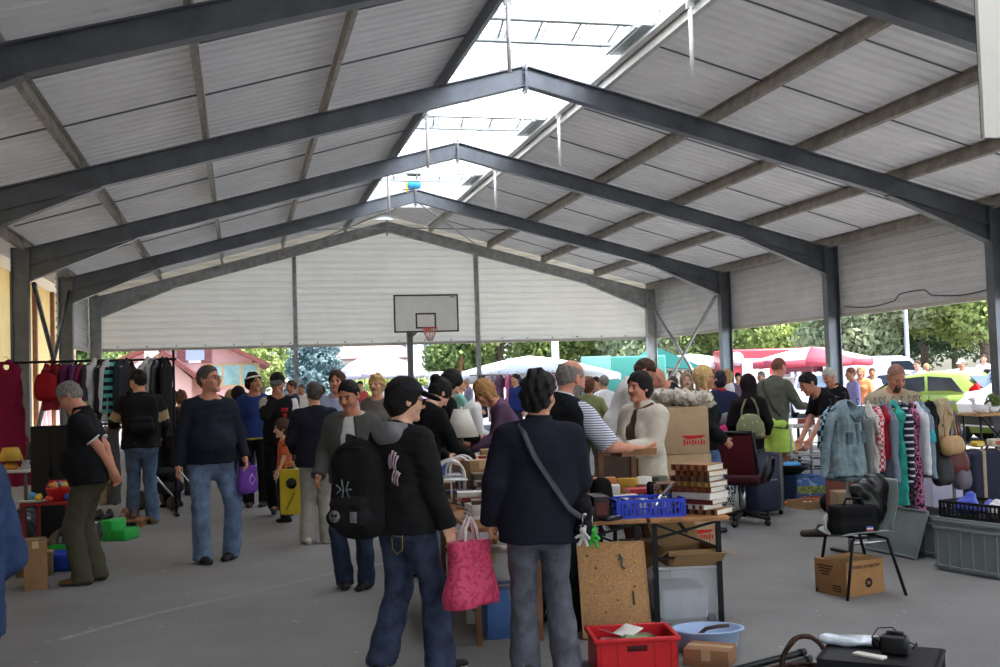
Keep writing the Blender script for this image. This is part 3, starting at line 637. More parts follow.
# red food truck
ft = empty('food_truck', spot(786, 46), VIEW+8, 'red food truck with an open serving hatch under the parasol', 'truck'); RT = mat((186, 62, 70), rough=.35, var=.04); WTm = mat((244, 236, 234), rough=.4, var=.03)
MB().box((0, 1.2, 1.55), (4.8, 2.2, 2.0), b=.1).build('body', RT, ft); MB().box((-.0, .07, 1.2), (4.7, .06, .5)).build('white_band', WTm, ft)
MB().box((-1.3, .08, 1.75), (1.2, .06, .8)).build('white_panel', WTm, ft); MB().lathe([(.0, 0), (.3, 0), (.3, .03), (.0, .03)], 20, c=(-2.1, .09, 2.15), R=Matrix.Rotation(math.pi/2, 3, 'X')).build('round_emblem', mat((244, 200, 204), rough=.4, var=0), ft)
MB().box((.9, .08, 1.7), (2.3, .08, .8)).build('hatch', mat((88, 40, 48), rough=.4, var=.1), ft); MB().box((.9, -.1, 1.3), (2.4, .4, .06)).build('counter', CHROME, ft)
for x in (-1.6, 1.6): MB().lathe([(.0, -.12), (.32, -.12), (.36, 0), (.32, .12), (.0, .12)], 18, c=(x, .15, .36), R=Matrix.Rotation(math.pi/2, 3, 'X')).build('wheel', BLACKP, ft)
for j in range(5): tag(MB().box(tuple(ft.matrix_basis@Vector((.2+.3*j, -.14, 1.43))), (.16, .1, .2)).build('counter_box', mat(((170, 190, 220), (230, 230, 235), (90, 80, 90), (200, 60, 70), (240, 220, 190))[j], rough=.5)), ('pale blue', 'white', 'dark grey', 'red', 'cream')[j]+' box on the food truck counter', 'box', 'boxes on the food truck counter')
# cars and vans -----------------------------------------------------
CARGLASS = mat((66, 78, 90), rough=.06, var=.25, scale=1.5, spec=.8); TYRE = mat((28, 28, 30), rough=.8, var=.05); TAIL = mat((206, 30, 40), rough=.25, var=.05)
def wheel(par, x, y, r=.31, w=.2):
    o = MB().lathe([(.0, -w/2), (r*.9, -w/2), (r, -w*.3), (r, w*.3), (r*.9, w/2), (.0, w/2)], 22, c=(x, y, r), R=Matrix.Rotation(math.pi/2, 3, 'Y')).build('wheel', TYRE, par)
    MB().lathe([(.0, -w/2-.012), (r*.62, -w/2-.012), (r*.62, w/2+.012), (.0, w/2+.012)], 16, c=(x, y, r), R=Matrix.Rotation(math.pi/2, 3, 'Y')).build('hub', CHROME, o)
def hatchback(loc, rz, rgb, label, cat='car', name='hatchback_car'):     # nose to -y, tail to +y
    c = empty(name, loc, rz, label, cat); P = mat(rgb, rough=.25, var=.02, spec=.6)
    st = [(-2.0, .55, .62), (-1.95, .72, .74), (-1.1, .92, .82), (-.55, .98, .84), (.6, .98, .86), (1.5, .98, .85), (1.95, .9, .8), (2.03, .62, .72)]   # y, z belt, half width
    m = MB(); rows = []
    for y, zb, hw in st: rows.append([Vector(q) for q in ((-hw*.92, y, .2), (-hw, y, .42), (-hw, y, zb*.8), (-hw*.93, y, zb), (0, y, zb+.03), (hw*.93, y, zb), (hw, y, zb*.8), (hw, y, .42), (hw*.92, y, .2))])
    m.grid(rows); m.add([q for q in rows[0]], [tuple(range(9))]); m.add([q for q in rows[-1]], [tuple(range(9))]); m.build('body', P, c)
    cab = [(-1.05, .93, .93, .76), (-.2, .93, 1.4, .6), (.5, .95, 1.48, .6), (1.3, .95, 1.42, .58), (1.98, .88, .92, .72)]
    m = MB(); rows = []
    for y, z0, z1, hw in cab: rows.append([Vector(q) for q in ((-.76, y, z0), (-(hw+.02), y, z1-.06), (-hw*.85, y, z1), (0, y, z1+.02), (hw*.85, y, z1), (hw+.02, y, z1-.06), (.76, y, z0))])
    m.grid(rows); m.build('cabin', P, c)
    for s in (-1, 1):      # side glass, following the cabin side
        g = MB(); g.prism([(-.78, 1.0), (-.18, 1.33), (.5, 1.38), (.5, 1.0)], .02, 0, (s*.715, 0, 0), (0, 1, 0), (0, 0, 1), (1, 0, 0)); g.prism([(.58, 1.0), (.58, 1.38), (1.15, 1.34), (1.42, 1.02)], .02, 0, (s*.715, 0, 0), (0, 1, 0), (0, 0, 1), (1, 0, 0)); g.build('side_window', CARGLASS, c)
        MB().prism([(1.62, .84), (1.95, .8), (1.72, 1.22), (1.55, 1.1)], .1, 0, (s*.7, 0, 0), (0, 1, 0), (0, 0, 1), (1, 0, 0)).build('tail_light', TAIL, c)
        MB().box((s*.86, -.75, 1.0), (.16, .1, .12), b=.03).build('mirror', P, c)
    g = MB(); g.add([(-.56, 1.47, 1.36), (.56, 1.47, 1.36), (.64, 1.93, 1.0), (-.64, 1.93, 1.0)], [(0, 1, 2, 3)]); g.build('rear_window', CARGLASS, c, solid=.02)
    g = MB(); g.add([(-.62, -1.0, 1.0), (.62, -1.0, 1.0), (.56, -.26, 1.4), (-.56, -.26, 1.4)], [(0, 1, 2, 3)]); g.build('windscreen', CARGLASS, c, solid=.02)
    MB().box((0, 2.05, .68), (.5, .03, .12)).build('number_plate', mat((236, 236, 232), rough=.4, var=0), c); MB().box((0, 2.03, .38), (1.5, .1, .2), b=.04).build('bumper', mat([v*.8 for v in rgb], rough=.4, var=.02), c)
    for y in (-1.3, 1.28):
        for s in (-1, 1): wheel(c, s*.72, y)
    return c
hatchback(spot(924, 24.2), -160, (134, 158, 70), 'lime green hatchback parked behind the clothes rail')
hatchback(spot(920, 36), 40, (214, 210, 226), 'pale violet grey car parked beyond the green hatchback', name='parked_car')
hatchback(spot(985, 40), 60, (232, 232, 236), 'white car far behind the van', name='parked_car')
hatchback(spot(815, 38), -30, (226, 230, 238), 'white car parked in front of the red food truck', name='parked_car')
hatchback(spot(420, 48), 70, (120, 112, 132), 'dark violet grey car parked behind the basketball post', name='parked_car')
def van(loc, rz, rgb, label):    # nose to -y
    c = empty('delivery_van', loc, rz, label, 'van'); P = mat(rgb, rough=.3, var=.02, spec=.5)
    prof = [(-2.45, .35), (-2.5, .8), (-2.3, 1.05), (-1.7, 1.2), (-.95, 1.95), (-.6, 2.08), (2.5, 2.1), (2.55, .35)]
    m = MB(); rows = []
    for s, k in ((-1, 1), (-.97, 1), (.97, 1), (1, 1)):
        rows.append([Vector((s*.95*(1 if z < 1.25 else .93), y, z)) for y, z in prof])
    m.grid(rows, smooth=False); m.add(rows[0], [tuple(range(8))]); m.add(rows[-1], [tuple(range(8))]); m.build('body', P, c)
    g = MB(); g.add([(-.84, -1.62, 1.3), (.84, -1.62, 1.3), (.8, -1.0, 1.93), (-.8, -1.0, 1.93)], [(0, 1, 2, 3)]); g.build('windscreen', CARGLASS, c, solid=.03)
    for s in (-1, 1):
        MB().prism([(-1.5, 1.28), (-.92, 1.85), (-.2, 1.85), (-.2, 1.28)], .03, 0, (s*.92, 0, 0), (0, 1, 0), (0, 0, 1), (1, 0, 0)).build('side_window', mat((40, 46, 54), rough=.08, var=.1), c)
        MB().box((s*1.05, -1.45, 1.35), (.2, .12, .3), b=.04).build('mirror', BLACKP, c)
        MB().lathe([(.0, -.01), (.42, -.01), (.42, .01), (.0, .01)], 20, c=(s*.95, -1.6, .42), R=Matrix.Rotation(math.pi/2, 3, 'Y')).build('wheel_arch', BLACKP, c)
        MB().box((s*.955, -2.1, .95), (.02, .12, .06)).build('indicator', mat((226, 130, 50), rough=.3, var=0), c)
        for y in (-1.6, 1.7): wheel(c, s*.86, y, .34, .24)
    MB().box((0, -2.48, .5), (1.8, .14, .22), b=.04).build('bumper', BLACKP, c); return c
van(spot(1082, 22.4), -98, (226, 228, 230), 'white delivery van nosing in at the right edge')
van(spot(885, 46), 60, (226, 226, 232), 'white van parked among the crowd near the lamp post')
van(spot(478, 56), 85, (236, 232, 236), 'white van behind the stalls left of the big parasol')
# posts
lp = empty('lamp_post', spot(908, 46), 0, 'tall grey lamp post among the trees', 'lamp post'); MB().lathe([(.0, 0), (.14, 0), (.14, .9), (.1, 1), (.07, 7.5), (.0, 7.5)], 12).build('pole', mat((150, 156, 160), rough=.5, metal=.3, var=.05), lp); MB().box((.4, 0, 7.5), (.9, .16, .1), b=.03).build('lamp_head', GALV, lp)
tag(MB().lathe([(.0, 0), (.16, 0), (.15, 4.2), (.0, 4.2)], 14).build('concrete_post', mat((240, 240, 238), rough=.8, var=.04), loc=spot(556, 45)), 'white concrete post left of the teal lorry', 'post')
tag(MB().tube([(0, 0, 0), (.3, .1, 2.08)], .035).build('wooden_pole', wood((150, 106, 76)), loc=spot(449, 22)), 'leaning wooden pole behind the women in black', 'pole')
# ---------------------------------------------------------------- light
w = bpy.data.worlds.new('sky'); bpy.context.scene.world = w; w.use_nodes = True; N = w.node_tree.nodes; sk = N.new('ShaderNodeTexSky'); sk.sky_type = 'NISHITA'; sk.sun_disc = False
SUN_EL, SUN_AZ = 64, 125            # azimuth: 0 = +y, 90 = +x
sk.sun_elevation = SUN_EL*D2R; sk.sun_rotation = SUN_AZ*D2R; sk.dust_density = 2.5; sk.ozone_density = 1.0
w.node_tree.links.new(sk.outputs[0], N['Background'].inputs['Color']); N['Background'].inputs['Strength'].default_value = .22
sd = Vector((math.cos(SUN_EL*D2R)*math.sin(SUN_AZ*D2R), math.cos(SUN_EL*D2R)*math.cos(SUN_AZ*D2R), math.sin(SUN_EL*D2R)))
sl_ = bpy.data.lights.new('sun', 'SUN'); sl_.energy = 3.6; sl_.angle = .02; sl_.color = (1, .96, .9); so = bpy.data.objects.new('sun', sl_); col.objects.link(so); so.rotation_euler = sd.to_track_quat('Z', 'Y').to_euler(); so.location = (30, 0, 30)
cam = bpy.data.cameras.new('camera'); cam.sensor_width = 36; cam.lens = FPX/1000*36; cam.clip_end = 500; cam.clip_start = .05
co = bpy.data.objects.new('camera', cam); col.objects.link(co); bpy.context.scene.camera = co
co.matrix_world = Matrix(((CR[0], CU[0], -CF[0], CAM[0]), (CR[1], CU[1], -CF[1], CAM[1]), (CR[2], CU[2], -CF[2], CAM[2]), (0, 0, 0, 1)))
vs = bpy.context.scene.view_settings; vs.view_transform = 'Standard'; vs.look = 'None'; vs.gamma = 1; vs.use_curve_mapping = False; vs.exposure = 1.7
# ================================================================ PEOPLE
def rotv(ax, deg):
    return np.array(Matrix.Rotation(deg*D2R, 3, ax))
def ik(a, b, l1, l2, pole):
    a = np.asarray(a, float); b = np.asarray(b, float); d = b-a; L = np.linalg.norm(d); mx = (l1+l2)*.995
    if L > mx: b = a+d/L*mx; d = b-a; L = mx
    L = max(L, abs(l1-l2)+.02); w = nrm(d); x = (l1*l1-l2*l2+L*L)/(2*L); h = math.sqrt(max(0, l1*l1-x*x))
    p = np.asarray(pole, float); p = p-w*(p@w); return a+w*x+nrm(p)*h, b
SKIN = {}
def skin(rgb=(214, 160, 130)): return mat(rgb, rough=.6, var=.06, scale=30.0, spec=.25)
SK = skin(); SKT = skin((190, 132, 104)); SKR = skin((206, 144, 120)); SKP = skin((226, 178, 152))
EYE = mat((30, 24, 22), rough=.3, var=0); LIP = mat((184, 112, 100), rough=.5, var=0)
def hairm(rgb): return mat(rgb, rough=.75, var=.3, scale=60.0, bump=.6, bscale=90.0, spec=.3)
H_BLACK = (26, 23, 22); H_BROWN = (70, 50, 36); H_GREY = (132, 128, 122); H_DGREY = (84, 78, 72); H_WHITE = (196, 194, 188); H_BLOND = (196, 160, 104); H_RED = (120, 74, 46); H_DARK = (44, 34, 28)
SHOEB = mat((28, 27, 28), rough=.4, var=.1); SHOEBR = mat((104, 76, 50), rough=.55, var=.15); SOLE = mat((60, 56, 52), rough=.8, var=.05); SOLEW = mat((210, 208, 202), rough=.7, var=.05)
def person(px, Z, H, head, label, top=None, over=None, legs=None, shoes=(SHOEB, SOLE), hair=('short', H_DARK), sk=SK, loc=None,
           lean=0, side=0, twist=0, hip=None, hy=0, hp=0, hr=0, lh=None, rh=None, lpole=None, rpole=None, lf=(-.1, 0, -8), rf=(.1, 0, 8), fat=0.0, wide=1.0,
           beard=None, glasses=False, curl=.5, cap=None, skirt=None, lhd=None, rhd=None, lift=(0, 0), group=None, kneel=None, hood=False, det=None, neckf=1.0, hk=1.05, female=False, scarf=None, pits=None):
    s = H/1.75; loc = Vector(loc) if loc is not None else spot(px, Z); root_loc = loc
    vx = min(max(Z*.00135, .0095), .026) if det is None else det
    vx /= s; hv = max(.0042, min(.012, Z*.00075))/s
    hip = .945 if hip is None else hip
    P0 = np.array([0, 0, hip]); Rl = rotv('X', -lean)@rotv('Y', side); Rt = Rl@rotv('Z', twist*.5); Rs = Rl@rotv('Z', twist)
    T = lambda x, y, z: P0+Rt@np.array([x, y, z]); TS = lambda x, y, z: P0+Rs@np.array([x, y, z])
    wd = wide*(.93 if female else 1.0)
    shx = .172*wd
    neck = TS(0, -.005, .535); hb = TS(0, .02, .605); Rh = Rs@rotv('Z', hy)@rotv('X', hp)@rotv('Y', hr)*1.0; Rh = Rh*hk; HB = hb
    Hd = lambda x, y, z: HB+Rh@np.array([x, y, z])
    S = {-1: TS(-shx, -.01, .455), 1: TS(shx, -.01, .455)}
    lh = (-.27, .03, .80) if lh is None else lh; rh = (.27, .03, .80) if rh is None else rh
    arm = {}
    for sg, tg, pole in ((-1, lh, lpole), (1, rh, rpole)):
        e, wv = ik(S[sg], tg, .285, .255, pole if pole is not None else (sg*.35, -1, -.15)); arm[sg] = (S[sg], e, wv)
    leg = {}
    for sg, ft, lf_ in ((-1, lf, lift[0]), (1, rf, lift[1])):
        hj = P0+np.array([sg*.088*wd, 0, -.02]); a = np.array([ft[0], ft[1], .085+lf_]); yw = ft[2]*D2R
        kn, an = ik(hj, a, .43, .43, (-math.sin(-yw)*1.0+sg*.05, math.cos(yw), 0) if kneel is None else kneel); leg[sg] = (hj, kn, a, yw)
    side_ax = Rt@np.array([1., 0, 0]); sh_ax = Rs@np.array([1., 0, 0])
    # ---------- shared torso
    def torso(F, t=0.0, long=0.0, k=.05):
        F.cone(T(0, 0, -.03), T(0, 0, .12), .158*wd+t, .143*wd+t+fat*.25, q=.70, side=side_ax, k=k)
        F.cone(T(0, .0, .12), TS(0, 0, .33), .140*wd+t+fat*.3, .160*wd+t, q=.70, side=sh_ax, k=k)
        F.cone(TS(-shx*.74, -.008, .425), TS(shx*.74, -.008, .425), .070+t, q=1.0, k=k); F.cone(TS(-shx*.7, -.015, .455), TS(0, -.015, .52), .045+t*.6, .055+t*.3, k=.05); F.cone(TS(shx*.7, -.015, .455), TS(0, -.015, .52), .045+t*.6, .055+t*.3, k=.05); F.cone(TS(0, 0, .33), TS(0, -.005, .44), .155*wd+t, .12+t, q=.62, side=sh_ax, k=k)
        F.cone(TS(0, -.01, .47), TS(0, -.005, .525), .085+t*.6, .058+t*.4, k=.04)
        if fat: F.ell(T(0, .05+fat*.35, .11), (.13*wd+fat*.4+t, .085+fat*.55+t, .16+t), M=Rt, k=.06)
        if female:
            for q in (-1, 1): F.ell(TS(q*.07, .095, .30), (.062+t*.5, .055+t*.5, .062+t*.5), M=Rs, k=.05)
    # ---------- body
    B = Fld(.03); torso(B, -.008)
    for sg in (-1, 1):
        a, e, wv = arm[sg]; B.cone(a, e, .049, .040, k=.03); B.cone(e, wv, .041, .028, k=.02)
        hj, kn, an, yw = leg[sg]; B.cone(hj, kn, .078, .054, k=.03); B.cone(kn, an, .052, .036, k=.03); B.cone(kn+(an-kn)*.25+np.array([0, -.012, 0]), kn+(an-kn)*.45+np.array([0, -.008, 0]), .048, .04, k=.03)
        fd = np.array([math.sin(-yw), math.cos(yw), 0]); B.cone(an-np.array([0, 0, .045]), an+fd*.13-np.array([0, 0, .06]), .036, .026, k=.03)
    B.cone(neck-Rs@np.array([0, 0, .02]), hb+Rh@np.array([0, -.005, .03]), .056*neckf, .055*neckf, k=.025)
    hs = Fld(.02)
    def headf(F):
        F.ell(Hd(0, -.005, .105), (.074, .095, .098), M=Rh, k=.02); F.ell(Hd(0, .03, .045), (.060, .066, .070), M=Rh, k=.035); F.cone(Hd(-.012, .082, -.012), Hd(.012, .082, -.012), .018, k=.03)
        for q in (-1, 1):
            F.ell(Hd(q*.036, .066, .058), (.026, .026, .028), M=Rh, k=.02)
            F.cone(Hd(q*.012, .088, .111), Hd(q*.045, .074, .111), .010, .009, k=.012)
            F.cone(Hd(q*.030, .100, .092), Hd(q*.036, .098, .092), .014, k=.012, op='-')
            F.ell(Hd(q*.032, .080, .092), (.015, .014, .012), M=Rh, k=.003)
            F.ell(Hd(q*.077, -.008, .08), (.011, .021, .034), M=Rh@rotv('X', 12), k=.008); F.ell(Hd(q*.088, .0, .085), (.006, .012, .02), M=Rh, k=.006, op='-')
        F.cone(Hd(0, .094, .098), Hd(0, .115, .064), .009, .0145, k=.012)
        for q in (-1, 1): F.ell(Hd(q*.012, .104, .058), (.010, .011, .009), M=Rh, k=.008)
        F.cone(Hd(-.018, .087, .037), Hd(.018, .087, .037), .0085, k=.006); F.cone(Hd(-.016, .086, .025), Hd(.016, .086, .025), .009, k=.006)
        if Z < 12: F.cone(Hd(-.02, .1, .0312), Hd(.02, .1, .0312), .0022, k=.003, op='-')
    headf(B)
    hands = []
    for sg in (-1, 1):
        a, e, wv = arm[sg]; ovr = lhd if sg < 0 else rhd; w = nrm(wv-e); n = np.array([-sg*1.0, 0, 0.]); c = curl
        if ovr is not None:
            if ovr[0] is not None: w = nrm(ovr[0])
            n = np.asarray(ovr[1], float); c = ovr[2] if len(ovr) > 2 else curl
        n = n-w*(n@w)
        if np.linalg.norm(n) < .1: n = np.array([0, 1, .3])-w*(np.array([0, 1, .3])@w)
        n = nrm(n); t = np.cross(w, n)*sg
        B.cone(wv-w*.01, wv+w*.022, .027, .030, q=.75, side=t, k=.02); B.cone(wv+w*.03, wv+w*.072, .036, .038, q=.38, side=t, k=.012)
        ends = [wv]
        for off, ln in ((.030, .072), (.010, .080), (-.010, .075), (-.029, .058)):
            b0 = wv+w*.078+t*off-w*abs(off-.008)*.25; a1 = c*45*D2R; a2 = c*105*D2R; d1 = w*math.cos(a1)+n*math.sin(a1); d2 = w*math.cos(a2)+n*math.sin(a2)
            m1 = b0+d1*ln*.52; e1 = m1+d2*ln*.5; B.cone(b0, m1, .0094, .0088, k=.004); B.cone(m1, e1, .0088, .0072, k=.003); ends += [m1, e1]
        b0 = wv+w*.022+t*.030; m1 = b0+nrm(w*.75+t*.75+n*.25)*.042; e1 = m1+nrm(w*1.0+t*.15+n*(.3+.4*c))*.032
        B.cone(b0, m1, .0135, .0105, k=.008); B.cone(m1, e1, .0105, .0085, k=.003); ends += [m1, e1]; hands.append(np.array(ends))
    boxes = [(np.minimum.reduce([Hd(x, y, z) for x in (-.1, .1) for y in (-.115, .135) for z in (-.035, .215)]), np.maximum.reduce([Hd(x, y, z) for x in (-.1, .1) for y in (-.115, .135) for z in (-.035, .215)]), hv)]
    for h_ in hands: boxes.append((h_.min(0)-.045, h_.max(0)+.03, hv if Z < 16 else hv*1.3))
    bv = max(vx*1.5, .016)
    Vs, Fs = [], []; V, F = snet(B, B.lo-.03, B.hi+.03, bv); c = V[F].mean(1); keep = np.ones(len(F), bool)
    for lo, hi, _ in boxes: keep &= ~np.all((c > lo+bv*.6) & (c < hi-bv*.6), axis=1)
    Vs.append(V); Fs.append(F[keep]); n0 = len(V); MI = [np.zeros(int(keep.sum()), int)]
    for bi, (lo, hi, hh) in enumerate(boxes):
        V, F = snet(B, lo, hi, hh); mi = np.zeros(len(F), int)
        if bi == 0 and len(F):
            q = (V[F].mean(1)-HB)@Rh/(hk*hk); x, y, z = np.abs(q[:, 0]), q[:, 1], q[:, 2]
            mi[(np.hypot(x-.032, z-.092) < .0085) & (y > .07)] = 1
            mi[(x < .024) & (z > .021) & (z < .043) & (y > .085)] = 2
            mi[(z > .106+.05*np.clip(x-.03, 0, 1)) & (z < .116) & (x > .014) & (x < .048) & (y > .06)] = 3
            if beard: mi[(z < .052-.12*np.clip(.05-y, 0, .1)) & (y > -.0) & ~((x < .022) & (z > .021) & (z < .042)) & (np.hypot(x, z-.06) > .018) & ((x > .0) if beard[1] == 'full' else (x < .034))] = 4
        Vs.append(V); Fs.append(F+n0); MI.append(mi); n0 += len(V)
    o = mesh_np('person', np.concatenate(Vs)*s, np.concatenate(Fs), [sk, EYE, LIP, hairm(hair[1]) if hair else LIP, hairm(beard[0]) if beard else sk], np.concatenate(MI))
    o.location = loc; o.rotation_euler = (0, 0, head*D2R); tag(o, label, 'person', group); root = o
    def sc(ob): ob.scale = (s, s, s); return ob
    # ---------- hair
    if hair:
        st, hc = hair[0], hair[1]; A = Fld(.02); M = hairm(hc); th = .012
        if st in ('short', 'bald', 'fringe'):
            A.ell(Hd(0, -.008, .108), (.074+th, .095+th, .098+th), M=Rh); slope = nrm(Rh@np.array([0, 1.0, -.92]))
            A.cutp(Hd(0, .083, .160), slope, 0); 
            if st == 'short': A.fn(lambda P, d: d+.008*noise3(P, 62, 3)+.002)
            if st == 'bald': A.ell(Hd(0, .0, .155), (.068, .10, .09), M=Rh, k=.01, op='-'); A.fn(lambda P, d: d+.004*noise3(P, 70, 3)+.004)
        elif st == 'crop':
            A.ell(Hd(0, -.008, .108), (.077, .098, .101), M=Rh); A.cutp(Hd(0, .08, .165), nrm(Rh@np.array([0, 1.0, -.92])), 0)
        elif st in ('thick', 'curly'):
            A.ell(Hd(0, -.014, .118), (.094, .112, .112), M=Rh); A.ell(Hd(0, -.05, .06), (.082, .07, .085), M=Rh, k=.04)
            A.ell(Hd(0, .075, .05), (.064, .085, .098), M=Rh, k=.01, op='-'); a_ = .017 if st == 'curly' else .010
            A.fn(lambda P, d: d+a_*noise3(P, 60 if st == 'curly' else 45, 4)+.002)
        elif st in ('bob', 'long', 'tail', 'bun'):
            A.ell(Hd(0, -.012, .112), (.090, .110, .108), M=Rh)
            if st == 'bob':
                for q in (-1, 1): A.cone(Hd(q*.062, -.005, .09), Hd(q*.060, .0, -.015), .038, .026, k=.03)
                A.cone(Hd(0, -.06, .08), Hd(0, -.06, -.01), .075, .05, q=.6, side=Rh[:, 0], k=.03)
            if st == 'long':
                for q in (-1, 1): A.cone(Hd(q*.064, -.01, .09), TS(q*.085, .02, .44), .036, .028, k=.03)
                A.cone(Hd(0, -.06, .08), TS(0, -.10, .38), .078, .07, q=.5, side=Rh[:, 0], k=.03)
            if st == 'tail': A.cone(Hd(0, -.11, .10), Hd(0, -.16, .0), .030, .018, k=.02)
            if st == 'bun': A.ell(Hd(0, -.12, .14), (.045, .04, .045), M=Rh, k=.015)
            A.ell(Hd(0, .078, .055), (.062, .085, .108), M=Rh, k=.008, op='-'); A.fn(lambda P, d: d+.007*noise3(P, 50, 6))
        elif st == 'hood':
            A.ell(Hd(0, -.012, .105), (.098, .118, .122), M=Rh); A.cone(Hd(0, -.05, .05), TS(0, -.05, .47), .085, .11, q=.9, side=sh_ax, k=.05); A.cone(Hd(0, .03, -.04), TS(0, .03, .48), .07, .10, k=.05)
            A.ell(Hd(0, .095, .07), (.060, .075, .088), M=Rh, k=.01, op='-'); A.fn(lambda P, d: d+.005*noise3(P, 30, 6)); M = cloth(hc)
        if st != 'hood':      # keep hair off the face of the body
            A.ell(Hd(0, .02, .08), (.060, .07, .08), M=Rh, k=.004, op='-')
        h_ = blob('headscarf' if st == 'hood' else 'hair', A, max(.006, min(.013, Z*.0008))/s, M, root); sc(h_)
    if cap:
        A = Fld(.01); A.ell(Hd(0, -.008, .118), (.093, .112, .108), M=Rh); A.cutp(Hd(0, .06, .138), nrm(Rh@np.array([0, .12, -1.0])), .004)
        c1 = sc(blob('cap', A, max(.007, Z*.0008)/s, cap[0], root))
        A = Fld(.01); A.ell(Hd(0, .135, .132), (.078, .085, .014), M=Rh@rotv('X', -14)); A.ell(Hd(0, .02, .12), (.088, .08, .06), M=Rh, k=.003, op='-')
        sc(blob('peak', A, max(.006, Z*.0007)/s, cap[1], root))
    if glasses:
        m = MB()
        for q in (-1, 1):
            m.tube([Hd(q*.033+.024*math.cos(a), .103-.10*abs(q*.033+.024*math.cos(a))**2*8, .09+.017*math.sin(a)) for a in np.linspace(0, 6.283, 12, endpoint=False)], .0026, 5, closed=True)
            m.tube([Hd(q*.058, .09, .094), Hd(q*.079, .04, .096), Hd(q*.081, -.01, .092)], .0024, 5)
        m.tube([Hd(-.01, .106, .094), Hd(.01, .106, .094)], .0024, 5)
        if glasses == 'sun':
            for q in (-1, 1): m.box(Hd(q*.033, .106, .089), (.05, .006, .036), R=Matrix(Rh))
        sc(m.build('glasses', BLACKP, root))
    # ---------- clothes. top/over = dict(m, sl (None/'short'/'long'/share), t, hem, open, coll)
    def garment(g, name, dt):
        t = g.get('t', .018)+dt; G = Fld(.03); hem = g.get('hem', -.06); torso(G, t, k=.05)
        G.cone(T(0, 0, .10), T(0, g.get('drop', 0), hem-.02), .158*wd+t+fat*.35, (.172 if not female else .178)*wd+t+g.get('flare', 0)+fat*.3, q=.74+fat*.6, side=side_ax, k=.04)
        G.cutp(T(0, 0, hem), -(Rt@np.array([0, 0, 1.0])), .004)
        G.cutp(TS(0, .035, .527+g.get('coll', 0)), Rs@nrm([0, .42, 1.0]), .004)
        sl = g.get('sl', 'long')
        if sl:
            for sg in (-1, 1):
                a, e, wv = arm[sg]; lt = g.get('lt', .010)+dt
                if sl == 'short': G.cone(a, a+(e-a)*g.get('len', .72), .056+t*.6, .057+lt, k=.035, cutend=True)
                else:
                    G.cone(a, e, .055+t*.7, .048+lt, k=.035); en = e+(wv-e)*(g.get('len', 1.02)); G.cone(e, en, .047+lt, .036+lt, k=.02, cutend=True)
        am = g.get('fold', .011); sd = int(px*7+dt*1000) % 97
        def wr(P, d):
            n = noise3(P*np.array([1.6, 1.6, .9], f32), 14, sd, 6)+.5*noise3(P*np.array([.8, .8, 2.2], f32), 22, sd+1, 5); return d+am*n
        G.fn(wr)
        if g.get('open'):
            w_ = g['open']; G.cone(TS(g.get('ox', 0), .20, .56), T(g.get('ox', 0), .26, hem-.1), w_*.75, w_*1.25, q=2.2, side=sh_ax, k=.006, op='-')
        if g.get('coll', 0) > 0 or g.get('vest'):
            pass
        G.cone(hb+Rh@np.array([0, 0, .02]), neck+Rs@np.array([0, .01, -.025]), .058*neckf, .060*neckf, k=.004, op='-')
        ob = sc(blob(name, G, vx, g['m'], root, mi=g.get('mi')and(lambda V, F: g['mi'](V, F, dict(T=T, TS=TS, arm=arm, Rt=Rt, Rs=Rs, P0=P0)))))
        if g.get('collar'):
            K = Fld(.01); K.cone(neck+Rs@np.array([0, -.005, -.01]), neck+Rs@np.array([0, -.005, .045]), .086, .076, cutend=True); K.cone(neck+Rs@np.array([0, .0, -.06]), neck+Rs@np.array([0, .01, .09]), .064, .058, k=.004, op='-'); K.cone(neck+Rs@np.array([0, .02, -.05]), neck+Rs@np.array([0, .16, .1]), .02, .05, k=.004, op='-')
            sc(blob('collar', K, max(.007, vx*.8), g['collar'], root))
        if g.get('hood'):
            K = Fld(.02); K.ell(TS(0, -.105, .50), (.125, .07, .085), M=Rs); K.cone(TS(-.09, -.06, .53), TS(-.07, .05, .52), .035, .025); K.cone(TS(.09, -.06, .53), TS(.07, .05, .52), .035, .025); K.ell(TS(0, -.06, .575), (.085, .07, .06), M=Rs, k=.01, op='-'); K.fn(lambda P, d: d+.006*noise3(P, 30, 9))
            sc(blob('hood', K, max(.008, vx), g['hood'], root))
        if g.get('cuff'):
            K = MB()
            for sg in (-1, 1):
                a, e, wv = arm[sg]; c0 = a+(e-a)*g.get('len', .72); K.tube([c0-(e-a)*.02, c0+(e-a)*.03], .057+t*.6, 14)
            sc(K.build('sleeve_trim', g['cuff'], root))
        return ob
    if top: garment(top, top.get('n', 'shirt'), 0)
    if over: garment(over, over.get('n', 'jacket'), .016)
    # ---------- trousers / shorts / skirt
    if legs:
        G = Fld(.03); t = legs.get('t', .012); kend = legs.get('end', 1.0)
        G.cone(T(0, 0, -.02), T(0, 0, .09), .160*wd+t+fat*.1, .146*wd+t*.6+fat*.2, q=.74, side=side_ax, k=.05); G.cone(P0+np.array([-.06, -.028, -.02]), P0+np.array([.06, -.028, -.02]), .088+t, k=.05)
        for sg in (-1, 1):
            hj, kn, an, yw = leg[sg]
            if kend <= .6: en = hj+(kn-hj)*(kend/.5); G.cone(hj, en, .086+t, .088+t+legs.get('flare', .012), k=.03, cutend=True)
            else:
                G.cone(hj, kn, .086+t, .062+t, k=.03); en = kn+(an-kn)*((kend-.5)*2)+np.array([0, -.005, -.035 if kend > .9 else 0]); G.cone(kn, en, .060+t, legs.get('bot', .060)+t, k=.03)
        am = legs.get('fold', .010)
        def wr2(P, d):
            n = noise3(P*np.array([1.2, 1.2, 1.6], f32), 17, 11, 6); z = P[:, 2]; return d+am*n*(1+.8*np.exp(-((z-.12)/.1)**2))
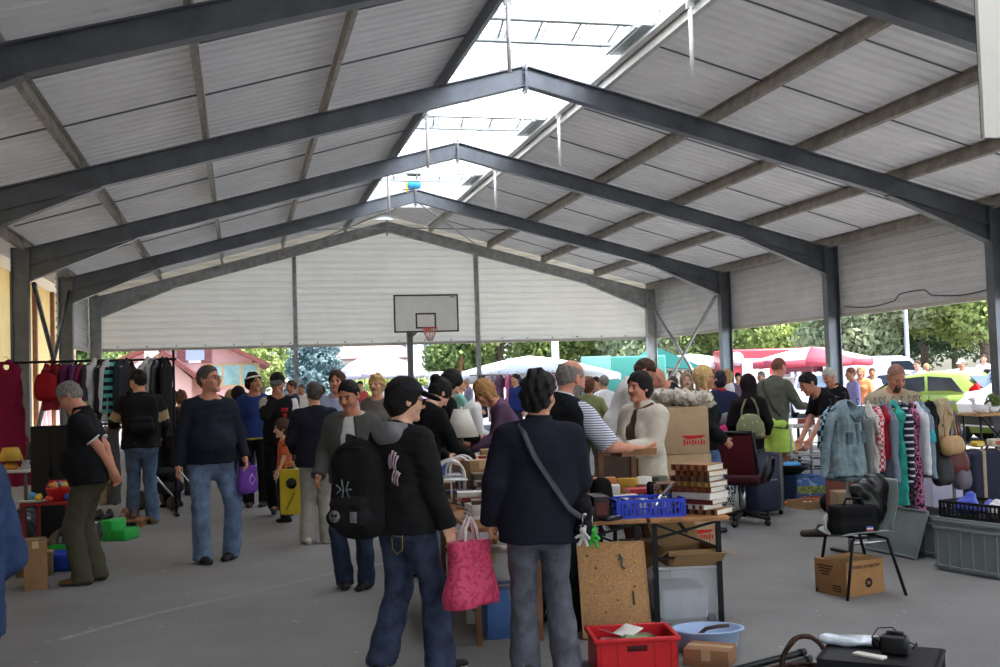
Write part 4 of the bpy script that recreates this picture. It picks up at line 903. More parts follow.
        G.fn(wr2); G.cutp(T(0, 0, .10), Rt@np.array([0, 0, 1.0]), .004); G.cutp((0, 0, .025), (0, 0, -1), .004)
        sc(blob(legs.get('n', 'trousers'), G, vx, legs['m'], root))
    if skirt:
        G = Fld(.03); G.cone(T(0, 0, .08), np.array([0, 0.0, skirt['z']]), .15*wd, skirt.get('w', .2), q=.8, k=.03, cutend=True); G.fn(lambda P, d: d+.008*noise3(P*np.array([2, 2, .3], f32), 20, 3)); G.cutp(T(0, 0, .1), Rt@np.array([0, 0, 1.]), .004)
        sc(blob('skirt', G, vx, skirt['m'], root))
    if shoes and Z < 22:
        for sg in (-1, 1):
            hj, kn, an, yw = leg[sg]; fd = np.array([math.sin(-yw), math.cos(yw), 0]); lz = lift[0 if sg < 0 else 1]; fd2 = nrm(fd+np.array([0, 0, -1.0*lz*4]))
            b0 = an+np.array([0, 0, -.085]); G = Fld(.03); h0 = b0-fd*.05+np.array([0, 0, .036])
            sx = np.array([fd[1], -fd[0], 0]); G.cone(h0, h0+fd2*.10, .042, .043, q=.9, side=sx, k=.02); G.cone(h0+fd2*.10, h0+fd2*.20-np.array([0, 0, .008]), .047, .036, q=.75, side=sx, k=.03); G.cone(h0+np.array([0, 0, .01]), an+np.array([0, 0, .02])-fd*.01, .042, .044, k=.03)
            if lz == 0: G.cutp((0, 0, .002), (0, 0, -1), .003)
            zz = lambda V, F: ((V[F].mean(1)[:, 2] < .02+lz)).astype(int)
            sc(blob('shoe', G, max(.0085, vx*.8), list(shoes), root, mi=zz))
    bpy.context.view_layer.update()
    root['_'] = 0; del root['_']
    return dict(o=root, s=s, T=T, TS=TS, Hd=Hd, arm=arm, leg=leg, loc=loc, head=head, M=lambda p: (Matrix.Translation(loc)@Matrix.Rotation(head*D2R, 4, 'Z'))@(Vector(p)*s))
def G(rgb, **k):
    k['m'] = k.get('m') or cloth(rgb); return k
def J(rgb, **k):
    k['m'] = denim(rgb); return k
# ================================================================ STALLS AND GOODS
def loc_(par, x, y, z=0): return par.matrix_basis@Vector((x, y, z))
def put(x, y, z, rz, name, label, cat, group=None): return empty(name, (x, y, z), rz, label, cat, group)
def pos(px, Z, z=0.0): return spot(px, Z, z)
# ---- reusable kinds
def beer_table(c, rz, L, w, label, h=.70, top=wood((168, 120, 78)), near=True):
    """local: near end at y=0, runs to +y"""
    r = empty('trestle_table', c, rz, label, 'table', 'folding trestle tables')
    m = MB(); m.box((0, L/2, h-.014), (w, L, .028), b=.004)
    for k in range(2): m.box((0, L*(.2+.6*k), h-.04), (w*.9, .05, .024), 1)
    m.build('table_top', [top, BLACKM], r)
    for y in (.12, L-.12):
        for s in (-1, 1):
            MB().box((s*(w/2-.045), y, (h-.03)/2), (.03, .03, h-.03)).box((s*(w/2-.045), y, .008), (.04, .05, .016)).build('leg', BLACKM, r)
        q = MB(); a = w/2-.05
        q.bar((-a, y, h*.80), (a, y, h*.98-.03), .014, .022, up=(0, 1, 0)); q.bar((-a, y+.016, h*.97-.03), (a, y+.016, h*.70), .014, .022, up=(0, 1, 0)); q.bar((-a, y, h*.62), (a, y, h*.62), .012, .02, up=(0, 1, 0)); q.bar((0, y, h*.85), (0, y+(.35 if y < L/2 else -.35), h-.05), .012, .02); q.build('cross_brace', BLACKM, r)
    return r
def crate(c, rz, w, d, h, m, label, name='crate', slots=True, grp=None, n=12, up=True):
    r = empty(name, c, rz, label, 'crate', grp); t = .008; b = MB(); b.box((0, 0, t/2 if up else h-t/2), (w-.01, d-.01, t)); b.build('base', m, r)
    for nm, cx, cy, lx, ly in (('long_side', 0, -d/2+t/2, w, t), ('long_side', 0, d/2-t/2, w, t), ('short_side', -w/2+t/2, 0, t, d), ('short_side', w/2-t/2, 0, t, d)):
        s = MB(); L = max(lx, ly); ax = 0 if lx > ly else 1
        def seg(off, ln, z0, z1, k=1.0): s.box((cx+(off if ax == 0 else 0), cy+(off if ax else 0), (z0+z1)/2), ((ln, ly*k, z1-z0) if ax == 0 else (lx*k, ln, z1-z0)))
        if slots:
            seg(0, L, 0, h*.16); seg(0, L, h*.84, h, 1.6); seg(0, L, h*.47, h*.55)
            kk = int(n*L/w)
            for i in range(kk+1): seg(-L/2+.012+(L-.024)*i/kk, .011 if i not in (0, kk) else .03, h*.1, h*.9)
        else: seg(0, L, 0, h)
        s.build(nm, m, r)
    return r
def box(c, rz, w, d, h, m, label, name='cardboard_box', cat='box', grp=None, flaps=0, b=.004, tape=True):
    r = empty(name, c, rz, label, cat, grp)
    if flaps:
        t = .006; q = MB()
        for x, y, lx, ly in ((0, -d/2+t/2, w, t), (0, d/2-t/2, w, t), (-w/2+t/2, 0, t, d), (w/2-t/2, 0, t, d)): q.box((x, y, h/2), (lx, ly, h))
        q.box((0, 0, t/2), (w, d, t)); q.build('carton', m, r)
        for s, ang in ((-1, 38), (1, 25)): MB().box((s*(w/2+.45*d*math.cos(ang*D2R)/2), 0, h-.45*d*math.sin(ang*D2R)/2+.002), (.45*d, d, .004), rot=(0, s*ang*D2R, 0)).build('flap', m, r)
        MB().box((0, -d/2-.08, h-.05), (w*.96, .004, .17), rot=(55*D2R, 0, 0)).build('flap', m, r); MB().box((0, d/2+.06, h+.06), (w*.96, .004, .17), rot=(-45*D2R, 0, 0)).build('flap', m, r)
    else:
        MB().box((0, 0, h/2), (w, d, h), b=b).build('carton', m, r)
        if tape: MB().box((0, 0, h+.0008), (w*1.001, .05, .0016)).box((0, -d/2-.0006, h-.03), (.05, .0012, .06)).build('tape', mat((186, 158, 118), rough=.35, var=.02), r)
    return r
def book(c, rz, w, d, t, m, label, pages=PAPER, grp=None, bands=None, rot=None):
    r = empty('book', c, rz, label, 'book', grp, rot=rot); q = MB(); q.box((0, 0, .0018), (w, d, .0036)); q.box((0, 0, t-.0018), (w, d, .0036)); q.box((0, -d/2+.002, t/2), (w, .004, t)); q.build('cover', m, r)
    MB().box((0, .003, t/2), (w-.01, d-.012, t-.007)).build('pages', pages, r)
    if bands:
        q = MB(); k = 5
        for i in range(k): q.box((-w/2+w*(i+.5)/k, -d/2-.0006, t/2), (w/k*.42, .002, t*.9))
        q.build('spine_pattern', bands, r)
    return r
def suitcase(c, rz, w, d, h, m, label, strapm, straps=(-.25, .25), wheels=True):
    r = empty('suitcase', c, rz, label, 'suitcase'); z0 = .05 if wheels else 0
    MB().box((0, 0, z0+h/2), (w, d, h), b=.045).build('shell', m, r); MB().box((0, 0, z0+h/2), (w+.008, .02, h+.008), b=.006).build('zip_band', BLACKP, r)
    for s in straps: MB().box((s*w, 0, z0+h/2), (.035, d+.01, h+.01), b=.008).build('strap', strapm, r)
    MB().tube([(-.07, 0, z0+h-.01), (-.06, 0, z0+h+.035), (.06, 0, z0+h+.035), (.07, 0, z0+h-.01)], .011, 8).build('handle', BLACKP, r)
    MB().tube([(-.07, -d/2, z0+h*.55), (-.06, -d/2-.03, z0+h*.55), (.06, -d/2-.03, z0+h*.55), (.07, -d/2, z0+h*.55)], .011, 8).build('side_handle', strapm, r)
    if wheels:
        for x in (-.4, .4):
            for y in (-.35, .35): MB().lathe([(.0, -.012), (.024, -.012), (.027, 0), (.024, .012), (.0, .012)], 12, c=(x*w, y*d, .027), R=Matrix.Rotation(math.pi/2, 3, 'Y')).box((x*w, y*d, .052), (.035, .035, .02)).build('wheel', BLACKP, r)
    return r
def pouch(name, w, h, d, m, parent, hv=.010, top=.6, seed=3, amp=.006):
    F = Fld(.03); n = 5
    for i in range(n):
        t = i/(n-1); ww = w*(.5-(1-top)*.5*t*t); dd = d*.5*(1-.35*t); F.cone((-ww+dd, 0, d*.45+(h-d*.8)*t), (ww-dd, 0, d*.45+(h-d*.8)*t), dd*1.05, k=.05)
    F.fn(lambda P, q: q+amp*noise3(P*np.array([1.3, 1, .8], f32), 20, seed)); return blob(name, F, hv, m, parent)
def hanger(r, w, m, z=0.0):
    q = MB(); q.tube([(-w*.48, 0, z-.09), (-.02, 0, z-.02), (.02, 0, z-.02), (w*.48, 0, z-.09)], .006, 6); q.tube([(-w*.48, 0, z-.09), (w*.48, 0, z-.09)], .004, 6)
    q.tube([(0, 0, z-.02), (0, 0, z+.03)]+[(.022*math.sin(a), 0, z+.052-.022*math.cos(a)) for a in np.linspace(0, 4.4, 9)], .003, 5); q.build('hanger', m, r)
def garment(p, rz, ln, w, m, label, th=.05, sl='long', flare=.02, cat='garment', name='garment', grp=None, hv=.012, hm=None, amp=.014, bw=.36, sw=.5, seed=1, mi=None, cut='top', drop=.075):
    """hangs from its own hanger; p is the rail point"""
    r = empty(name, (p[0], p[1], p[2]-.06), rz, label, cat, grp); F = Fld(.025); z0 = -.10
    if cut == 'top':
        F.cone((-w*.33, 0, z0-.01), (w*.33, 0, z0-.01), .028, k=.03); F.cone((-w*.16, 0, z0+.02), (w*.16, 0, z0+.02), .03, k=.03)
        F.cone((0, 0, z0-.03), (0, 0, z0-ln), w*bw, w*bw+flare, q=th/(w*bw), k=.04); F.hi[1] += th; F.lo[1] -= th
        if sl:
            L_ = {'long': .52, 'short': .2}[sl]
            for s in (-1, 1): F.cone((s*w*.38, 0, z0-.03), (s*w*sw, .01, z0-.03-min(L_, ln*.95)), .045, .036, q=.8, k=.02, cutend=True)
        F.cone((0, -.08, z0+.05), (0, .08, z0+.05), .045, k=.01, op='-')
    else:      # trousers folded over the hanger bar
        F.cone((0, 0, z0-.02), (0, 0, z0-ln), w*.3, w*.34, q=th/(w*.3), k=.05)
    F.cutp((0, 0, z0-ln), (0, 0, -1), .004)
    F.fn(lambda P, d: d+amp*noise3(P*np.array([1.3, 1.3, .3], f32), 34, seed, 5)+.005*noise3(P, 25, seed+5, 4)); blob('cloth', F, hv, m, r, mi=mi)
    hanger(r, w*.9, hm or plastic((60, 60, 62))); return r
ORD = ['topmost', 'second from the top', 'third from the top', 'fourth from the top', 'fifth from the top', 'sixth from the top', 'seventh from the top', 'eighth from the top', 'ninth from the top', 'bottom']
# ================================================================ the two tables in the middle
TA = -10.0; TO = Vector((6.47, 6.515, 0)); TX = Vector((math.cos(TA*D2R), math.sin(TA*D2R), 0)); TY = Vector((-TX.y, TX.x, 0))
def tp(u, v, z=.70): return TO+TX*u+TY*(v-.12)+Vector((0, 0, z))
TL = 1.8
beer_table(tp(0, 0, 0), TA, TL, .50, 'wooden folding table under the blue crate and the stack of old books')
beer_table(tp(-.52, .02, 0), TA, TL, .50, 'wooden folding table behind the leaning cork board')
BLUE = plastic((44, 66, 196)); bc = crate(tp(-.235, .20), TA+2, .44, .27, .115, BLUE, 'blue slotted plastic crate at the near edge of the table', 'blue_crate', n=16)
tag(MB().lathe([(.0, .0), (.03, .0), (.036, .008), (.0, .012)], 14, sy=2.6).bar((0, .08, .01), (.0, .2, .02), .018, .012).build('serving_spoon', CHROME, loc=loc_(bc, .07, .0, .075), rz=-60), 'shiny serving spoon sticking out of the blue crate', 'spoon'); bpy.data.objects['serving_spoon'].rotation_euler = (.5, .1, -1.0)
for j, (x, y, cc, nm, lb) in enumerate(((-.13, .02, (70, 100, 170), 'jar', 'blue glass jar in the left end of the blue crate'), (-.04, -.04, (190, 196, 200), 'jar', 'clear jar in the middle of the blue crate'), (.13, .05, (120, 130, 190), 'jar', 'pale blue jar in the right end of the blue crate'))):
    r = empty(nm, loc_(bc, x, y, .009), 0, lb, 'jar'); MB().lathe([(.0, 0), (.036, 0), (.04, .01), (.04, .07), (.03, .085), (.03, .09), (.0, .09)], 16).build('glass', mat(cc, rough=.1, var=.03, spec=.6), r); MB().lathe([(.0, .09), (.033, .09), (.033, .104), (.0, .104)], 16).build('lid', CHROME, r)
# stack of old leather books
LEA = mat((150, 108, 62), rough=.6, var=.2, scale=14.0); LEB = mat((112, 70, 44), rough=.6, var=.2, scale=14.0); RB = mat((110, 38, 30), rough=.5, var=.1); GB = mat((196, 156, 84), rough=.5, var=.1); DB = mat((52, 34, 28), rough=.5, var=.1)
ALBUM = mat((132, 32, 40), rough=.5, var=.08); WB = mat((206, 202, 194), rough=.6, var=.05); z = .70
st = [(.30, .22, .036, LEA, DB, .02, 4), (.27, .20, .028, WB, RB, -.03, -4), (.24, .21, .034, RB, None, .02, 3), (.29, .22, .042, WB, None, .0, -2), (.28, .2, .036, LEB, RB, -.01, 4), (.27, .2, .034, LEA, GB, .01, -3), (.28, .2, .034, LEB, DB, -.02, 5), (.27, .2, .034, LEA, RB, .012, -5), (.27, .21, .04, LEA, RB, -.015, 2)]
n_ = len(st)
for i, (w_, d_, t_, m_, b_, ox, rr) in enumerate(st):
    book(tp(.125+ox, .22, z), TA-46+rr, w_, d_, t_, m_, 'old book on the right end of the table, '+ORD[n_-1-i]+' of its stack' if i else 'old book on the right end of the table, at the bottom of its stack', bands=b_, grp='stack of old books'); z += t_
for i in range(5):
    book(tp(.03-.012*(i % 2), .50+.01*i, .70+.034*i), TA+4*(i % 3)-6, .24, .18, .033, [LEB, DB, LEA, RB, LEB][i], 'worn book in the low pile behind the old books, '+['bottom', 'second up', 'middle', 'second from the top', 'topmost'][i], bands=[GB, GB, RB, GB, DB][i], grp='low pile of worn books')
# clutter on the tables
def cbox(u, v, w, d, h, rgb, label, rz=0, z=.70, name='small_box', rgb2=None):
    r = empty(name, tp(u, v, z), TA+rz, label, 'box'); MB().box((0, 0, h/2), (w, d, h), b=.003).build('body', mat(rgb, rough=.5, var=.05), r)
    if rgb2: MB().box((0, -d/2-.0008, h*.5), (w*.7, .0016, h*.5)).build('label_panel', mat(rgb2, rough=.5, var=.04), r)
    return r
cbox(-.56, .13, .10, .24, .15, (40, 24, 24), 'dark wooden case at the left end of the table by the navy jacket', 4, rgb2=(92, 32, 32))
cbox(-.66, .10, .14, .2, .09, (26, 26, 28), 'black box beside the navy jacket on the table', -6)
r = empty('wallet', tp(-.50, .035), 30, 'black wallet lying at the table edge left of the blue crate', 'wallet'); MB().box((0, 0, .012), (.15, .09, .022), b=.008).build('cover', BLACKP, r); MB().box((.01, -.03, .026), (.1, .02, .004)).build('silver_clasp', CHROME, r)
r = empty('leather_pouch', tp(-.50, .34), 20, 'black leather pouch slumped behind the blue crate', 'pouch'); pouch('pouch', .12, .24, .12, cloth((24, 24, 26)), r, top=.3)
cbox(-.37, .48, .12, .1, .10, (222, 220, 214), 'white carton standing behind the blue crate', 3); cbox(-.40, .62, .13, .1, .16, (218, 216, 210), 'tall white carton farther back on the left table', -4)
cbox(-.28, .55, .1, .08, .1, (206, 190, 160), 'cream carton beside the white one on the table', 8, rgb2=(170, 140, 90)); cbox(-.40, .86, .16, .1, .19, (184, 110, 58), 'orange brown box at the back of the left table', 0)
for i, (cc, nm) in enumerate((((150, 40, 44), 'red'), ((222, 220, 216), 'white'), ((40, 60, 120), 'navy blue'), ((196, 60, 70), 'bright red'))):
    book(tp(-.13-.01*i, .78+.01*i, .70+.028*i), TA+6*i-8, .2, .15, .027, mat(cc, rough=.5, var=.05), nm+' paperback in the small pile in the middle of the table', grp='paperbacks in the table middle')
r = empty('chess_board', tp(-.06, .42), TA+12, 'flat grey and white board game behind the blue crate', 'board game'); MB().box((0, 0, .012), (.22, .18, .022), b=.003).build('board', mat((160, 160, 158), rough=.5, rgb2=(220, 220, 216), pattern=('check', 40)), r)
r = empty('hand_brush', tp(-.17, .38), TA, 'black bristled hand brush standing behind the blue crate', 'brush'); MB().lathe([(.0, 0), (.016, 0), (.02, .02), (.014, .06), (.022, .1), (.026, .16), (.02, .19), (.0, .2)], 14).build('handle', cloth((20, 20, 22)), r)
for i, (u, v, hh) in enumerate(((-.03, .72, .13), (.02, .66, .12), (.055, .75, .14))):
    r = empty('red_figurine', tp(u, v), 20*i, ['red and white figurine left of the other two on the table', 'red and white figurine in front of its neighbours on the table', 'red and white figurine nearest the book stack'][i], 'figurine'); MB().lathe([(.0, 0), (.03, 0), (.032, .01), (.02, .03), (.03, hh*.5), (.026, hh*.6), (.012, hh*.66), (.0, hh*.68)], 12).build('dress', mat((206, 40, 38), rough=.4, rgb2=(236, 230, 224), pattern=('blotch', 40.0, 1.0, .55)), r); MB().lathe([(.0, hh*.66), (.016, hh*.7), (.02, hh*.82), (.014, hh*.94), (.0, hh)], 12).build('head', mat((226, 190, 160), rough=.5), r)
for i, (u, v) in enumerate(((-.62, .55), (-.55, .70), (-.66, .80), (-.58, .95))):
    r = empty('china_cup', tp(u, v), 40*i, ['white china cup nearest the dark case', 'white china cup behind the leather pouch', 'white china cup at the far left of the left table', 'white china cup next to the tall brown box'][i], 'cup'); MB().lathe([(.0, 0), (.025, 0), (.038, .03), (.042, .075), (.038, .075), (.033, .03), (.0, .008)], 16).build('bowl', mat((226, 222, 214), rough=.25, var=.03), r); MB().tube([(.038, 0, .06), (.062, 0, .055), (.06, 0, .03), (.036, 0, .025)], .005, 6).build('handle', mat((226, 222, 214), rough=.25, var=.03), r)
for i, (u, v, cc, hh) in enumerate(((-.08, .95, (96, 66, 44), .12), (-.2, 1.05, (190, 150, 60), .16), (.08, .98, (206, 200, 190), .1), (-.33, 1.1, (66, 90, 140), .12), (.14, 1.2, (120, 60, 40), .1), (-.5, 1.25, (150, 90, 60), .12), (-.05, 1.35, (210, 206, 198), .14), (-.3, 1.45, (110, 44, 48), .1), (.12, 1.55, (70, 80, 60), .12))):
    cbox(u, v, .14, .1, hh, cc, ['dark brown', 'mustard yellow', 'off-white', 'steel blue', 'chestnut brown', 'clay brown', 'pale grey', 'wine red', 'olive'][i]+' trinket box among the goods at the back of the tables', 10*i-30, name='trinket_box')
GOODS = [(-.70, .30, .05, .12, (214, 206, 190), 'bottle', 'cream glass bottle behind the dark case'), (-.62, .36, .03, .17, (96, 60, 40), 'bottle', 'tall brown bottle behind the dark case'), (-.45, .22, .03, .1, (60, 66, 76), 'bottle', 'grey bottle left of the blue crate'), (-.22, .44, .035, .11, (196, 170, 110), 'bottle', 'honey coloured bottle behind the blue crate'), (-.10, .56, .03, .13, (210, 210, 206), 'bottle', 'white bottle in front of the paperbacks'), (-.46, .98, .03, .2, (70, 50, 40), 'bottle', 'dark bottle beside the orange brown box'), (.18, .62, .028, .15, (60, 84, 60), 'bottle', 'green bottle behind the old books'), (.2, .85, .03, .18, (150, 60, 50), 'bottle', 'red bottle at the right back of the tables')]
for u, v, r_, h_, cc, nm, lb in GOODS:
    r = empty(nm, tp(u, v), 0, lb, 'bottle'); MB().lathe([(.0, 0), (r_*.95, 0), (r_, .01), (r_, h_*.6), (r_*.45, h_*.78), (r_*.4, h_*.95), (.0, h_*.95)], 14).build('glass', mat(cc, rough=.25, var=.06, spec=.5), r); MB().lathe([(.0, h_*.93), (r_*.48, h_*.93), (r_*.48, h_), (.0, h_)], 12).build('stopper', mat((120, 100, 80), rough=.6), r)
for i, (u, v, rr, cc, cn) in enumerate(((-.30, .66, 20, (196, 120, 80), 'apricot'), (-.12, .68, -25, (60, 60, 66), 'charcoal'), (-.02, .60, 10, (210, 200, 150), 'pale yellow'), (.1, .92, 30, (120, 150, 180), 'sky blue'), (-.50, .52, -10, (200, 196, 190), 'pearl grey'), (-.68, .46, 15, (160, 120, 80), 'camel'))):
    book(tp(u, v), TA+rr, .17, .12, .025+.006*(i % 3), mat(cc, rough=.5, var=.06), cn+' paperback lying loose among the goods on the tables', grp='loose paperbacks on the tables')
# upright dark frame behind the tray
r = empty('picture_frame', tp(-.26, 1.15), TA+14, 'dark wooden frame standing on the table behind the tray', 'frame'); q = MB()
for a, b in (((0, 0, .02), (.3, .03, .04)), ((0, 0, .34), (.3, .03, .04)), ((-.13, 0, .18), (.04, .03, .34)), ((.13, 0, .18), (.04, .03, .34))): q.box(a, b)
q.build('frame', wood((92, 62, 42)), r); MB().box((0, .005, .18), (.23, .008, .29)).build('backing', wood((60, 44, 34)), r); MB().bar((0, .01, .25), (0, .14, .0), .02).build('easel_strut', wood((70, 50, 36)), r)
# under the tables
r = empty('cork_board', tp(-.50, -.10, 0), 0, 'cork notice board with pins leaning against the table', 'cork board', rot=(-17*D2R, 0, TA*D2R)); CORK = mat((176, 134, 92), rough=.9, var=.16, scale=60.0, bump=.3, bscale=120.0)
r.location.z = .004; MB().box((0, 0, .29), (.42, .014, .58), b=.003).build('cork_panel', CORK, r)
q = MB()
for x in (-.207, .207): q.box((x, -.001, .29), (.012, .02, .58))
for zz in (.006, .574): q.box((0, -.001, zz), (.42, .02, .012))
q.build('edge_strip', wood((168, 128, 84)), r)
for i in range(12):
    x, zz = [(-.1, .42), (-.04, .36), (.05, .47), (.11, .39), (.13, .3), (-.12, .25), (.02, .22), (.1, .18), (-.06, .15), (.15, .45), (-.15, .5), (.0, .31)][i]
    MB().lathe([(.0, 0), (.006, 0), (.004, .008), (.006, .012), (.0, .013)], 8, c=(x, -.008, zz), R=Matrix.Rotation(math.pi/2, 3, 'X')).build('push_pin', mat([(180, 60, 50), (200, 180, 60), (60, 110, 80), (210, 210, 210)][i % 4], rough=.3, var=0), r)
MB().tube([(.05, -.016, .50), (.07, -.018, .47), (.06, -.016, .43), (.08, -.018, .41)], .008, 6).build('hanging_trinket', mat((110, 112, 104), rough=.4, metal=.4), r); MB().tube([(.12, -.014, .27), (.12, -.016, .19)], .006, 6).build('hanging_trinket', mat((96, 92, 80), rough=.5), r)
r = empty('storage_tub', tp(.005, .18, 0), TA, 'clear plastic storage tub under the table', 'tub'); CLEAR = mat((226, 232, 238), rough=.3, var=.02, alpha=.24)
q = MB(); w_, d_, h_ = .40, .52, .36
for x, y, lx, ly in ((0, -d_/2, w_, .006), (0, d_/2, w_, .006), (-w_/2, 0, .006, d_), (w_/2, 0, .006, d_)): q.box((x, y+.26, h_/2), (lx, ly, h_))
q.box((0, .26, .004), (w_, d_, .008)); q.build('tub_wall', CLEAR, r); q = MB()
for x, y, lx, ly in ((0, -d_/2, w_+.04, .03), (0, d_/2, w_+.04, .03), (-w_/2, 0, .03, d_), (w_/2, 0, .03, d_)): q.box((x, y+.26, h_), (lx, ly, .02), b=.005)
q.build('rim', mat((232, 236, 240), rough=.3, var=.02, alpha=.7), r); MB().lathe([(.0, -.01), (.028, -.01), (.032, 0), (.028, .01), (.0, .01)], 16, c=(.15, -.012, .035), R=Matrix.Rotation(math.pi/2, 3, 'X')).build('castor', plastic((120, 126, 140)), r)
tag(MB().box((0, 0, .1), (.3, .38, .2), b=.02).build('folded_linen', cloth((206, 206, 212)), loc=tp(.005, .44, .012), rz=TA), 'pale folded linen inside the clear storage tub', 'linen')
r = box(tp(.04, .35, .375), TA+4, .34, .4, .10, CARD, 'open cardboard tray with raised flaps on top of the clear tub', 'cardboard_tray', flaps=1)
tag(MB().grid([[Vector((-.2+.4*i/8, -.15+.3*j/6, .02*math.sin(i*1.3+j))) for j in range(7)] for i in range(9)]).build('jeans_heap', denim((92, 112, 146)), loc=tp(-.40, .75, .30), rz=TA, solid=.05, sub=1), 'pair of faded jeans hanging below the left table', 'jeans') if False else None
r = box(tp(-.12, .95, 0), TA, .3, .32, .42, CARD, 'tall brown carton standing under the left table', 'cardboard_box')
# foreground goods on the asphalt
RC = plastic((206, 34, 40), rough=.4); p0 = pos(622, 6.05); rc_ = crate(p0, VIEW+4, .44, .32, .195, RC, 'red plastic crate of books on the asphalt', 'red_crate', slots=False)
q = MB()
for y in (-.165, .165): q.box((0, y, .185), (.47, .022, .025), b=.005)
for x in (-.225, .225): q.box((x, 0, .185), (.022, .35, .025), b=.005)
q.build('rim', RC, rc_); MB().box((0, -.1625, .14), (.11, .004, .03), b=.0015).build('hand_slot', mat((70, 12, 16), rough=.6, var=0), rc_)
q = MB()
for x in (-.19, -.1, .1, .19): q.box((x, -.163, .085), (.012, .006, .16))
q.build('ribs', RC, rc_)
for i, (x, y, w_, d_, h_, cc, rr, lb) in enumerate(((-.06, .02, .2, .14, .14, (230, 228, 222), 8, 'white folded leaflet box in the red crate'), (.02, -.05, .16, .12, .165, (74, 110, 60), -14, 'green game box in the red crate'), (.06, .06, .15, .11, .15, (84, 58, 44), 20, 'brown book box in the red crate'), (-.13, -.06, .1, .12, .13, (190, 180, 160), 0, 'cream paperback in the red crate'))):
    r = empty('game_box', loc_(rc_, x, y, .009), VIEW+rr, lb, 'box'); MB().box((0, 0, h_/2), (w_, d_, h_), b=.004).build('body', mat(cc, rough=.5, var=.08), r); MB().box((0, 0, h_+.001), (w_*.7, d_*.6, .002)).build('label_panel', mat([min(255, v+50) for v in cc], rough=.5), r)
tag(MB().grid([[Vector((-.1+.05*i, -.07+.05*j, .05*abs(i-2)*.4)) for j in range(4)] for i in range(5)]).build('paper_sheet', PAPER, loc=loc_(rc_, -.05, .03, .165), rz=20, solid=.003), 'white folded paper lying across the red crate', 'paper')
b0 = pos(697, 6.36); r = empty('wash_basin', b0, VIEW, 'pale blue oval plastic basin behind the small brown box', 'basin'); MB().lathe([(.0, .0), (.15, .0), (.165, .02), (.195, .12), (.215, .125), (.215, .13), (.19, .13), (.155, .02), (.0, .012)], 28, sy=.72).build('bowl', plastic((166, 190, 226)), r); MB().tube([(-.05, .11, .05), (.0, .02, .12), (.06, -.04, .145), (.12, -.05, .15)], .012, 6).build('scoop', mat((96, 74, 62), rough=.5), r)
box(pos(699, 6.08), VIEW-24, .25, .2, .095, mat((150, 110, 80), rough=.85, var=.06), 'small flat brown box beside the red crate', 'cardboard_box')
for a, b, lb in ((at(655, 690, .02), at(803, 652, .02), 'upper of two black metal poles lying on the asphalt'), (at(700, 692, .02), at(809, 659, .02), 'lower of two black metal poles lying on the asphalt')):
    r = empty('metal_pole', a, 0, lb, 'pole'); MB().tube([(0, 0, 0), Vector(b)-Vector(a)], .017, 10).build('tube', BLACKM, r); dd = (Vector(b)-Vector(a)).normalized(); MB().tube([Vector(b)-Vector(a)-dd*.03, Vector(b)-Vector(a)+dd*.012], .021, 10).build('end_cap', BLACKP, r)
WICK = mat((70, 48, 40), rough=.8, var=.3, scale=60.0, bump=.8, bscale=70.0); bk = empty('wicker_basket', pos(793, 5.36), VIEW, 'dark wicker basket with a tall hooped handle', 'basket')
q = MB()
for i in range(8):
    rr = .10+.012*i; q.tube([((rr+.004*(k % 2))*math.cos(2*math.pi*k/24), (rr+.004*(k % 2))*.8*math.sin(2*math.pi*k/24), .012+.017*i) for k in range(24)], .011, 6, closed=True)
q.lathe([(.0, .0), (.1, .0), (.1, .01), (.0, .01)], 20, sy=.8); q.build('woven_bowl', WICK, bk)
q = MB()
for o_ in (-.008, .008): q.tube([(.12*math.cos(a), o_+.006*math.sin(9*a+o_*300), .12+.185*math.sin(a)) for a in np.linspace(0, math.pi, 28)], .011, 7)
q.build('handle', WICK, bk)
cr_ = crate(pos(868, 5.2), VIEW-27, .52, .38, .25, plastic((28, 28, 31)), 'upturned black slotted crate at the bottom edge of the picture', 'black_crate', up=False, n=16)
MB().box((0, 0, .246), (.54, .36, .006)).build('lid_sheet', plastic((30, 30, 33)), cr_)
q = empty('wrapped_pack', loc_(cr_, -.14, .12, .251), VIEW-20, 'white pack wrapped in clear film on the black crate', 'packet'); F = Fld(.02); F.cone((-.11, 0, .022), (.11, 0, .022), .06, q=.42, side=(0, 1, 0)); F.fn(lambda P, d: d+.006*noise3(P, 40, 5)); blob('film', F, .006, mat((206, 216, 224), rough=.15, var=.12, scale=20.0, spec=.7), q)
q = empty('video_camera', loc_(cr_, .06, .02, .251), VIEW-30, 'black video camera with trailing cable on the black crate', 'camera'); q.scale = (.78, .78, .78); MB().box((0, 0, .055), (.16, .11, .11), b=.02).box((0, .03, .118), (.1, .03, .02), b=.006).build('body', plastic((30, 30, 32)), q)
MB().lathe([(.0, 0), (.03, 0), (.034, .01), (.03, .045), (.024, .05), (.0, .046)], 16, c=(-.08, 0, .06), R=Matrix.Rotation(-math.pi/2, 3, 'Y')).build('lens', BLACKP, q); MB().box((-.083, -.02, .09), (.006, .02, .03)).build('silver_badge', CHROME, q)
MB().tube([(-.07, -.05, .02), (-.12, -.06, .10), (-.09, -.02, .15), (-.02, .05, .145), (.06, .09, .06), (.12, .04, .05), (.13, -.02, .08), (.11, -.05, .05)], .0045, 6).build('cable', BLACKP, q)
tag(MB().box((0, 0, .006), (.15, .05, .012), b=.002).build('paper_slip', PAPER, loc=loc_(cr_, -.04, -.08, .251), rz=VIEW-48), 'white paper slip in front of the video camera', 'paper')
